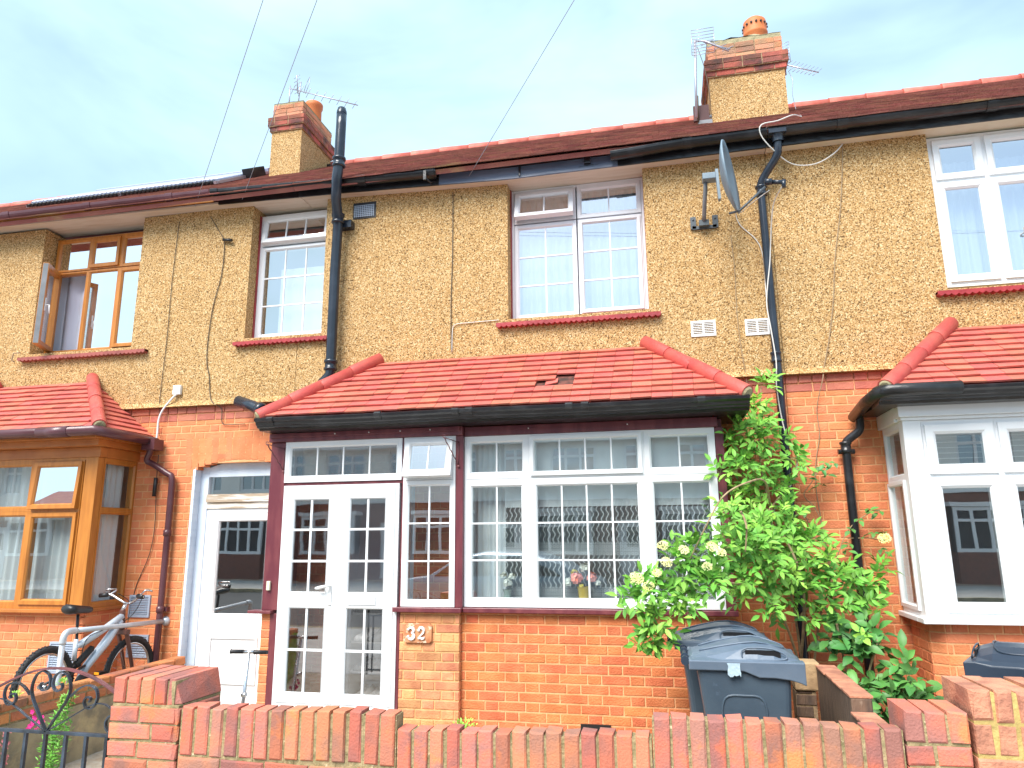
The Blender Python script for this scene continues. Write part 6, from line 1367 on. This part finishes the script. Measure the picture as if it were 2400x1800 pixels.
    for y in (-0.27, -0.13, 0.13, 0.27): mb.tube([(-0.385, y - .02, 0.985), (-0.385, y + .02, 0.985)], 0.028, 12); mb.box(-0.385, -0.325, y - .012, y + .012, 0.965, 0.995)
    mb.build('handle', m_blk if mbody is m_bindark else m_bindark, t)
    mb = MB(M_); mb.tube([(-0.22, -0.26, 0.10), (-0.22, 0.26, 0.10)], 0.012, 8); mb.build('axle', m_blk, t)
    for s in (-1, 1): mb = MB(M_); mb.lathe([(0.02, -.025), (0.10, -.025), (0.10, .025), (0.02, .025)], (-0.22, s * 0.255, 0.10), 24, 'y'); mb.build('wheel', m_rubber, t)
    if tape:
        mb = MB(M_); n = 7; vs = []; 
        for i in range(n):
            for k in range(6): vs.append((-0.105 + 0.085 * i / (n - 1) + ru(-.004, .004), -0.318 + (0.022 if k < 3 and False else 0) + ru(-.002, .0), 0.982 - 0.07 * k / 5 + (ru(-.012, .008) if k == 5 else 0)))
        fs = [(i * 6 + k, (i + 1) * 6 + k, (i + 1) * 6 + k + 1, i * 6 + k + 1) for i in range(n - 1) for k in range(5)]
        mb.add(vs, fs); o = mb.build('tape_patch', mat('pale_tape', (0.42, 0.54, 0.62), 0.4, bump=0.5, bscale=30), t); sm_ = o.modifiers.new('s', 'SOLIDIFY'); sm_.thickness = 0.002
    return t
wheelie((0.385, 4.87, -0.15), 0.0, 'front blue grey wheelie bin with a scrap of pale tape on its rim', m_binblue, m_binlid, True)
wheelie((0.30, 5.50, -0.13), 0.02, 'rear blue grey wheelie bin between the taped one and the bay wall', m_binblue, m_binlid)
wheelie((2.02, 4.98, -0.15), math.radians(-118), 'dark wheelie bin at the right edge below the white bay', m_bindark, m_bindark)

# ------------------------------------------------------------------ terrace across the street (seen only in reflections)
m_skypane = mat('sky_lit_pane', (0.30, 0.33, 0.36), 0.05, metal=1.0)
def far_house(x0, label):
    t = thing('terraced_house', (x0 + 2.35, -15.0, -0.15), label, 'terraced house', 'houses across the street')
    M_ = FR((x0 + 4.7, -15.0, 0), (-1, 0, 0), (0, -1, 0)); yf = 0.0
    ups = [(0.25, 2.0, 3.5, 4.9), (2.9, 3.9, 3.5, 4.9)]
    mb = MB(M_); wall(mb, 0, 4.7, 2.9, 5.15, yf, 0.25, ups); mb.build('rendered_wall', mat('pale_render', (0.86, 0.86, 0.82), 0.9, col2=(0.82, 0.82, 0.77), nscale=4), t)
    mb = MB(M_); wall(mb, 0, 4.7, -0.15, 2.9, yf + 0.02, 0.25, [(3.2, 4.2, -0.1, 2.1)]); mb.build('brick_wall', mat('dark_red_brick', (0.24, 0.10, 0.075), 0.9, col2=(0.16, 0.075, 0.06), nscale=9, bump=0.5, bscale=30), t)
    mb = MB(M_); mb.add([(0, -0.3, 5.1), (4.7, -0.3, 5.1), (4.7, 3.5, 7.4), (0, 3.5, 7.4)], [(0, 1, 2, 3)]); mb.add([(0, 7.2, 5.1), (4.7, 7.2, 5.1), (4.7, 3.5, 7.4), (0, 3.5, 7.4)], [(0, 1, 2, 3)]); mb.build('roof', m_roof, t)
    mb = MB(M_); mb.box(0, 4.7, -0.36, -0.30, 5.02, 5.18); mb.box(0, 4.7, -0.2999, 0.0, 5.10, 5.12); mb.build('gutter', m_white, t)
    for h in ups:
        n = 3 if h[1] - h[0] > 1.3 else 2; st = (h[1] - h[0] - 0.1) / n; cells = []
        for k in range(n): cells += [dict(x0=h[0] + .05 + st * k, x1=h[0] + .05 + st * (k + 1), z0=4.5, z1=h[3] - .05), dict(x0=h[0] + .05 + st * k, x1=h[0] + .05 + st * (k + 1), z0=h[2] + .05, z1=4.5)]
        mb = MB(M_); mb.ring(h[0], h[1], h[2], h[3], [(0, .16), (0, .08), (.05, .08), (.05, .16)])
        for c in cells: mb.ring(c['x0'], c['x1'], c['z0'], c['z1'], [(0, .16), (0, .085), (.05, .085), (.05, .16)])
        wdw = mb.build('window', m_upvc, t); mb = MB(M_); mb.box(h[0], h[1], .12, .13, h[2], h[3]); mb.build('pane', m_skypane, wdw)
    # bay
    mb = MB(M_); mb.box(0.4, 2.6, -0.6, 0.0, -0.15, 0.85); mb.build('bay_base', MATS['dark_red_brick'], t)
    mb = MB(M_); z0, z1 = 0.85, 2.35; mb.ring(0.4, 2.6, z0, z1, [(0, -.5), (0, -.6), (.07, -.6), (.07, -.5)])
    for k in range(4): a = 0.47 + k * 0.515; mb.ring(a, a + .515, 1.9, z1 - .07, [(0, -.52), (0, -.605), (.05, -.605), (.05, -.52)]); mb.ring(a, a + .515, z0 + .07, 1.9, [(0, -.52), (0, -.605), (.05, -.605), (.05, -.52)])
    b_ = mb.build('bay_window', m_upvc, t); mb = MB(M_); mb.box(0.41, 2.59, -.55, -.02, z0, z1); mb.build('pane', m_dark, b_)
    mb = MB(M_); mb.box(0.3, 2.7, -0.68, 0.0, 2.36, 2.50); mb.build('bay_roof', m_white, t)
    mb = MB(M_); mb.box(0, 4.7, -0.05, 0.0, 2.84, 2.93); mb.build('white_band', m_white, t)
    mb = MB(M_); mb.box(3.2, 4.2, .10, .16, -0.1, 2.1); d_ = mb.build('door', m_upvc, t); mb = MB(M_); mb.box(3.5, 3.9, .09, .0999, 1.1, 1.8); mb.build('pane', m_dark, d_)
    mb = MB(M_); mb.box(-.25, .25, 2.6, 3.4, 6, 8.1); mb.build('chimney', MATS['dark_red_brick'], t)
    return t
def copy_tree(o, parent=None):
    c = o.copy(); S.collection.objects.link(c); c.parent = parent
    for ch in list(o.children): copy_tree(ch, c)
    return c
f0 = far_house(-2.35, 'pale house directly across the street from the porch, seen only mirrored in the glass')
for k, lb in ((-6, 'pale house at the far left end of the opposite terrace'), (-5, 'pale house across the street, second from its far left end'), (-4, 'pale house across the street, third from its far left end'), (-3, 'pale house across the street, fourth from its far left end'), (-2, 'pale house across the street, two doors left of the one facing the porch'), (-1, 'pale house across the street, left of the one facing the porch'),
              (1, 'pale house across the street, right of the one facing the porch'), (2, 'pale house across the street, second from the right'), (3, 'pale house across the street, farthest to the right')):
    c = copy_tree(f0); c.location = (f0.location.x + 4.7 * k, f0.location.y, f0.location.z); c['label'] = lb
# parked car at the near kerb, mirrored in the panes
def parked_car(cx, yc, label):
    t = thing('parked_car', (cx, yc, -0.262), label, 'car'); M_ = Matrix.Translation((cx, yc, -0.262))
    side = [(-2.05, .45), (-2.1, .75), (-1.95, .95), (-1.3, 1.02), (-.75, 1.42), (-.2, 1.50), (.7, 1.47), (1.35, 1.30), (1.75, 1.0), (2.05, .92), (2.1, .6), (2.05, .35), (-2.0, .35)]
    mb = MB(M_); n = len(side); vs = []
    for y, s, dz in ((-.86, 1, 0), (-.88, 1, 0), (.88, 1, 0)): pass
    rows = []
    for y in (-.85, -.62, .62, .85):
        for x, z in side:
            inn = 0.0 if abs(y) < .7 else 0.0
            zz = z if abs(y) < .7 or z < 1.03 else z - 0.06
            yy = y if z < 1.03 else y * 0.86
            vs.append((x, yy, zz))
    fs = []
    for i in range(3):
        for k in range(n): fs.append((i * n + k, i * n + (k + 1) % n, (i + 1) * n + (k + 1) % n, (i + 1) * n + k))
    fs += [tuple(range(n))[::-1], tuple(3 * n + k for k in range(n))]; mb.add(vs, fs, True)
    mb.build('body', mat('silver_blue_paint', (0.32, 0.42, 0.50), 0.25, metal=0.4), t, bevel=0.02)
    for s in (-1, 1):
        mb = MB(M_); y = s * .742
        for pts in (((-1.15, 1.04), (-.70, 1.37), (-.05, 1.40), (-.05, 1.04)), ((0.02, 1.04), (.02, 1.40), (.70, 1.37), (1.35, 1.04))):
            q = [(x, s * (.856 if z < 1.1 else .752), z) for x, z in pts]; mb.add(q + [(x, yy * .97, z) for x, yy, z in q], [(0, 1, 2, 3), (4, 5, 6, 7)] + [(i, (i + 1) % 4, 4 + (i + 1) % 4, 4 + i) for i in range(4)])
        mb.build('side_glass', m_blk, t)
    for x in (-1.3, 1.3):
        for s in (-1, 1):
            mb = MB(M_); mb.lathe([(.02, -.1), (.30, -.11), (.32, -.08), (.32, .08), (.30, .11), (.02, .1)], (x, s * .80, .32), 24, 'y'); wh = mb.build('wheel', m_rubber, t)
            mb = MB(M_); mb.lathe([(.001, -.125), (.2, -.12), (.2, .12), (.001, .125)], (x, s * .80, .32), 20, 'y'); mb.build('rim', m_chrome, wh)
    return t
parked_car(-3.4, -2.6, 'silver blue parked car at the kerb behind the viewer, mirrored in the glass')

# ------------------------------------------------------------------ vegetation
def leaflet(mb, p, d, n, L, w_, fold=0.18, droop=0.25):
    d = d.normalized(); s = d.cross(n); s = s.normalized() if s.length > 1e-5 else d.orthogonal(); n = s.cross(d).normalized()
    pts = []
    for t, ww in ((0, 0.06), (0.28, 0.85), (0.55, 1.0), (0.80, 0.58)):
        c = p + d * L * t - n * L * droop * t * t; pts.append((c - s * w_ * .5 * ww + n * w_ * fold * ww, c, c + s * w_ * .5 * ww + n * w_ * fold * ww))
    tip = p + d * L - n * L * droop
    vs = [q for tr in pts for q in tr] + [tip]; fs = []
    for i in range(3): fs += [(i * 3, i * 3 + 1, i * 3 + 4, i * 3 + 3), (i * 3 + 1, i * 3 + 2, i * 3 + 5, i * 3 + 4)]
    fs += [(9, 10, 12), (10, 11, 12)]
    mb.add(vs, fs, True)
def compound(mb, st, p, d, n, L, ll, lw, pairs=2):
    d = d.normalized(); s = d.cross(n); s = s.normalized() if s.length > 1e-5 else d.orthogonal(); n = s.cross(d).normalized()
    st.tube([p, p + d * L * .5 - n * L * .05, p + d * L - n * L * 0.16], 0.0013, 4, cap=False)
    for k in range(pairs):
        t = 0.45 + 0.5 * k / max(1, pairs); c = p + d * L * t - n * L * 0.16 * t * t; q = ll * (0.85 + 0.15 * k) * ru(.85, 1.1)
        for sg in (-1, 1): leaflet(mb, c, d * 0.55 + s * sg * ru(.75, 1.0) + n * ru(-.15, .1), n + s * sg * ru(-.3, .1) + Vector((ru(-.15, .15), ru(-.15, .15), 0)), q, lw, droop=ru(.1, .35))
    leaflet(mb, p + d * L - n * L * 0.16, d - n * ru(.1, .4), n, ll * ru(1.0, 1.25), lw * 1.1, droop=ru(.15, .4))
def shoot(mb, st, p, ax, nl, L, ll, lw, pairs=2):
    ax = ax.normalized(); u = ax.orthogonal().normalized(); v = ax.cross(u); a0 = ru(0, 6.28)
    for i in range(nl):
        a = a0 + i * 2.4; el = ru(0.15, 0.9) if i else 1.3; d = (u * math.cos(a) + v * math.sin(a)) * math.cos(el) + ax * math.sin(el)
        n = (ax + Vector((ru(-.2, .2), -0.5 + ru(-.3, .2), 0.6))).normalized(); compound(mb, st, p - ax * ru(0, .05), d, n, L * ru(.7, 1.1), ll, lw, pairs)
def mass(mb, st, mby, blobs, L=0.12, ll=0.078, lw=0.030, dens=300, pairs=2, up_=(0, -.45, .8), young=0.15):
    for x, y, z, r in blobs:
        for k in range(int(dens * 0.62 * r * r) + 2):
            d = Vector((random.gauss(0, 1), random.gauss(0, 1), random.gauss(0, 1))).normalized() * r * (rnd() ** .45); p = Vector((x + d.x, y + d.y * .75, z + d.z))
            p.y = min(p.y, 6.36)
            ax = Vector((ru(-.5, .5), ru(-.9, .1), ru(.1, 1.0))) + d.normalized() * .5
            tgt = mby if rnd() < young else mb
            f = 0.75 if tgt is mby else 1.0
            shoot(tgt, st, p, ax, random.choice((3, 4, 4, 5)), L * f, ll * f, lw * f, pairs)
t = thing('elder_shrub', (0.85, 6.0, -0.15), 'flowering elder climbing between the wide bay and the black downpipes', 'shrub')
mb, st, my = MB(), MB(), MB()
mass(mb, st, my, [(0.83, 6.15, 2.80, .07), (0.79, 6.15, 2.60, .12), (0.70, 6.1, 2.34, .17), (0.56, 6.02, 2.38, .10), (0.90, 6.2, 2.40, .10), (0.60, 5.98, 2.05, .20), (0.76, 6.0, 1.86, .20), (1.0, 6.12, 2.15, .08), (0.66, 6.05, 2.18, .16), (0.58, 6.1, 1.80, .14), (0.90, 6.1, 1.98, .10),
              (0.86, 5.9, 1.58, .21), (1.05, 5.88, 1.38, .18), (1.24, 5.95, 1.26, .14), (0.78, 5.72, 1.34, .22), (0.86, 5.75, 1.10, .20), (1.12, 5.85, 1.08, .17), (1.40, 6.0, 1.10, .13), (0.70, 5.85, 1.62, .2), (1.55, 6.1, 1.22, .09),
              (0.62, 5.5, 1.34, .19), (0.45, 5.45, 1.22, .15), (0.42, 5.4, 1.48, .13), (0.40, 5.4, 1.68, .08), (0.60, 5.55, 1.08, .12)])
mass(mb, st, my, [(0.18, 5.2, 1.40, .12), (-0.02, 5.2, 1.30, .16), (-0.20, 5.18, 1.14, .13), (0.06, 5.2, 1.10, .14), (-0.12, 5.2, 0.92, .11), (-0.25, 5.2, 0.80, .07), (0.20, 5.2, 1.22, .13), (0.32, 5.3, 1.34, .1), (-0.05, 5.15, 1.0, .1)], dens=300)
mb.build('foliage', m_leaf, t); my.build('young_foliage', m_leafy, t); st.build('leaf_stalks', m_stem, t)
brs = [[(0.95, 6.1, -0.1), (0.93, 6.1, 0.8), (0.85, 6.05, 1.5), (0.75, 6.05, 2.1), (0.82, 6.15, 2.75)], [(0.93, 6.05, 0.6), (0.95, 5.8, 1.2), (0.80, 5.95, 1.70), (0.72, 5.6, 1.92), (0.56, 5.28, 1.90), (0.38, 5.2, 1.80), (0.24, 5.18, 1.58), (0.12, 5.18, 1.36)],
       [(0.93, 6.05, 0.5), (0.75, 5.7, 1.0), (0.45, 5.4, 1.2), (0.1, 5.2, 1.15), (-0.15, 5.2, 1.0)], [(1.0, 6.1, 0.4), (1.1, 5.95, 1.0), (1.3, 6.0, 1.2)], [(0.95, 6.1, 0.9), (1.1, 6.2, 1.02), (1.35, 6.2, 1.10), (1.6, 6.2, 1.3)], [(0.50, 5.4, 1.72), (0.53, 5.3, 1.6), (0.51, 5.3, 1.42)],
       [(0.75, 5.9, 1.7), (0.9, 6.1, 1.85), (1.05, 6.25, 2.0)]]
mb = MB()
for b in brs:
    sp = smoothpath(b, 5); mb.tube(sp, [0.011 * (1 - .65 * i / len(sp)) for i in range(len(sp))], 7)
mb.build('branches', m_twig, t)
for x, y, z, r in ((-0.05, 5.12, 1.47, .048), (-0.24, 5.10, 1.25, .062), (-0.16, 5.10, 1.20, .050), (0.09, 5.12, 1.44, .045), (0.28, 5.15, 1.46, .05), (0.34, 5.15, 1.42, .04), (-0.03, 5.1, 1.36, .05), (0.24, 5.12, 1.33, .045), (-0.10, 5.1, 1.29, .04), (1.64, 6.15, 1.50, .06)):
    r *= 0.82; mb = MB(); nrm = Vector((ru(-.3, .3), -0.75, 0.6)).normalized(); u = nrm.orthogonal().normalized(); v = nrm.cross(u); base = Vector((x, y, z)) - nrm * r * .9
    for k in range(5):
        a = 6.28 * k / 5; e = Vector((x, y, z)) + (u * math.cos(a) + v * math.sin(a)) * r * .6; mb.m = 1; mb.tube([base, e], 0.0012, 4)
    mb.m = 0
    for k in range(int(300 * (r / .06) ** 2)):
        a = ru(0, 6.28); q = r * rnd() ** .5; c = Vector((x, y, z)) + (u * math.cos(a) + v * math.sin(a)) * q + nrm * (r * .25 * (1 - (q / r) ** 2) + ru(-.004, .004)); s_2 = ru(.0035, .0060); b1 = nrm + Vector((ru(-.5, .5), ru(-.5, .5), ru(-.5, .5))); b1.normalize(); b2 = b1.orthogonal().normalized() * s_2; b3 = b1.cross(b2)
        mb.add([c - b2, c - b3, c + b2, c + b3, c + b1 * s_2 * .7], [(0, 1, 4), (1, 2, 4), (2, 3, 4), (3, 0, 4)])
    mb.build('flower_head', [m_umbel, m_stem], t)
t = thing('shrub', (1.35, 5.7, -0.15), 'broad leaved dark green shrub low against the white bay base', 'shrub')
mb, st, my = MB(), MB(), MB()
mass(mb, st, my, [(1.36, 5.75, .78, .14), (1.50, 5.6, .52, .15), (1.22, 5.7, .70, .13), (1.34, 5.6, .40, .15), (1.60, 5.65, .42, .10), (1.14, 5.75, .86, .10), (1.3, 5.6, .2, .14), (1.15, 5.6, .45, .1)], L=0.10, ll=0.105, lw=0.056, dens=270, pairs=1, young=.06)
mb.build('foliage', m_leafd, t); my.build('young_foliage', m_leafy, t); st.build('leaf_stalks', m_stem, t)
mb = MB()
for b in ([(1.3, 5.9, -.15), (1.3, 5.8, .4), (1.4, 5.7, .8)], [(1.3, 5.9, -.15), (1.4, 5.75, .3), (1.55, 5.6, .55)], [(1.3, 5.9, -.15), (1.2, 5.8, .5), (1.15, 5.75, .9)]): mb.tube(smoothpath(b, 4), 0.008, 6)
mb.build('branches', m_twig, t)
t = thing('climbing_plant', (1.3, 6.35, -0.15), 'thin creeper with sparse leaves on the brick wall by the right downpipe', 'climbing plant')
mb, st = MB(), MB()
vine = [[(1.25, 6.38, 0.9), (1.27, 6.39, 1.3), (1.22, 6.39, 1.7), (1.12, 6.38, 1.85), (1.18, 6.38, 1.95), (1.30, 6.38, 2.12)], [(1.27, 6.38, 1.2), (1.42, 6.36, 1.55), (1.60, 6.34, 1.70), (1.68, 6.33, 1.72)], [(1.42, 6.36, 1.5), (1.58, 6.34, 1.50), (1.66, 6.33, 1.48)], [(1.25, 6.39, 1.3), (1.10, 6.36, 1.72)]]
bb = MB()
for b in vine: bb.tube(smoothpath(b, 4), 0.004, 5)
for x, z in ((1.32, 2.13), (1.24, 2.10), (1.40, 2.12), (1.18, 2.02), (1.26, 2.0), (1.10, 1.98), (1.15, 1.88), (1.27, 1.92), (1.05, 1.78), (1.12, 1.76), (1.62, 1.72), (1.70, 1.72), (1.55, 1.70), (1.60, 1.55), (1.68, 1.52), (1.52, 1.50), (1.63, 1.42), (1.47, 1.58), (1.44, 1.46), (1.36, 1.40), (1.30, 1.5), (1.50, 1.66)):
    compound(mb, st, Vector((x, 6.34, z)), Vector((ru(-1, 1), -.5, ru(-.4, .5))), Vector((0, -.6, .8)), .06, .065, .034, 1)
mb.build('leaves', m_leafd, t); st.build('leaf_stalks', m_stem, t); bb.build('stems', m_twig, t)
# small weeds
def weed(x, y, z, r, n, label, m=m_leafy, ll=0.03):
    mb = MB()
    for k in range(n):
        a = ru(0, 6.28); e = ru(.2, 1.4); d = Vector((math.cos(a) * math.cos(e), math.sin(a) * math.cos(e) - .2, math.sin(e))); p = Vector((x, y, z)) + d * r * rnd(); leaflet(mb, p, d + Vector((0, 0, .2)), Vector((0, -.5, .8)), ll * ru(.7, 1.2), ll * .4)
    mb.tube([(x, y, z - 0.01), (x, y, z + r * .5)], 0.002, 4)
    return tag(mb.build('weed', m), label, 'weed', 'small weeds')
weed(-1.70, 5.92, -0.02, .13, 150, 'bushy green weed at the foot of the wall right of the number pier')
weed(-2.06, 5.88, -0.04, .07, 40, 'small green weed at the foot of the number pier'); weed(-1.88, 5.88, -0.05, .05, 30, 'tiny green weed at the foot of the pier near the bay')
weed(-4.70, 5.02, 0.43, .045, 40, 'yellow green weed on the side wall below the bicycle', ll=.025); weed(-4.70, 4.60, 0.43, .04, 35, 'yellow green weed on the side wall near its street end', ll=.025)
weed(0.86, 4.95, 0.25, .12, 70, 'green weed between the grey bin and the stained side wall', m_leaf, .05)
t = thing('flowering_plant', (-4.2, 4.5, -0.15), 'feathery green plant with bright magenta flowers behind the gate', 'flowering plant')
mb = MB(); mb.tube([(-4.20, 4.45, -.15), (-4.18, 4.42, .25), (-4.10, 4.38, .50)], 0.005, 5)
for k in range(900):
    z = ru(-.12, .50); w_ = .045 + .035 * math.sin(z * 9); p = Vector((-4.19 + .10 * (z / .5) + ru(-w_, w_), 4.42 + ru(-.05, .05), z)); leaflet(mb, p, Vector((ru(-1, 1), ru(-1, .3), ru(0, 1))), Vector((0, -.5, .8)), ru(.03, .05), .008)
mb.build('foliage', m_leaf, t)
def blossom(mb, c, r):
    for k in range(5):
        a = k * 1.2566 + ru(-.2, .2); d = Vector((math.cos(a), -.3, math.sin(a))); leaflet(mb, Vector(c), d, Vector((0, -1, .1)), r, r * .8, .1, .1)
for cx_, cz_, n in ((-4.28, .33, 16), (-4.13, -.05, 10)):
    mb = MB()
    for k in range(n): blossom(mb, (cx_ + ru(-.04, .05) + 0.03 * k / n, 4.36 + ru(-.03, .01), cz_ + ru(-.03, .03) + .09 * k / n - 0.04), ru(.015, .022))
    mb.build('flower_head', m_pink, t)
t = thing('dried_flowers', (-4.45, 4.3, -0.15), 'faded mauve flower spike behind the bars of the gate', 'flower')
mb = MB(); mb.tube([(-4.44, 4.3, -.15), (-4.42, 4.3, .30)], 0.003, 5); mb.build('stem', m_stem, t); mb = MB()
for k in range(60): blossom(mb, (-4.43 + ru(-.025, .025), 4.29 + ru(-.02, .02), ru(-.05, .31)), ru(.008, .013))
mb.build('flower_head', m_mauve, t)
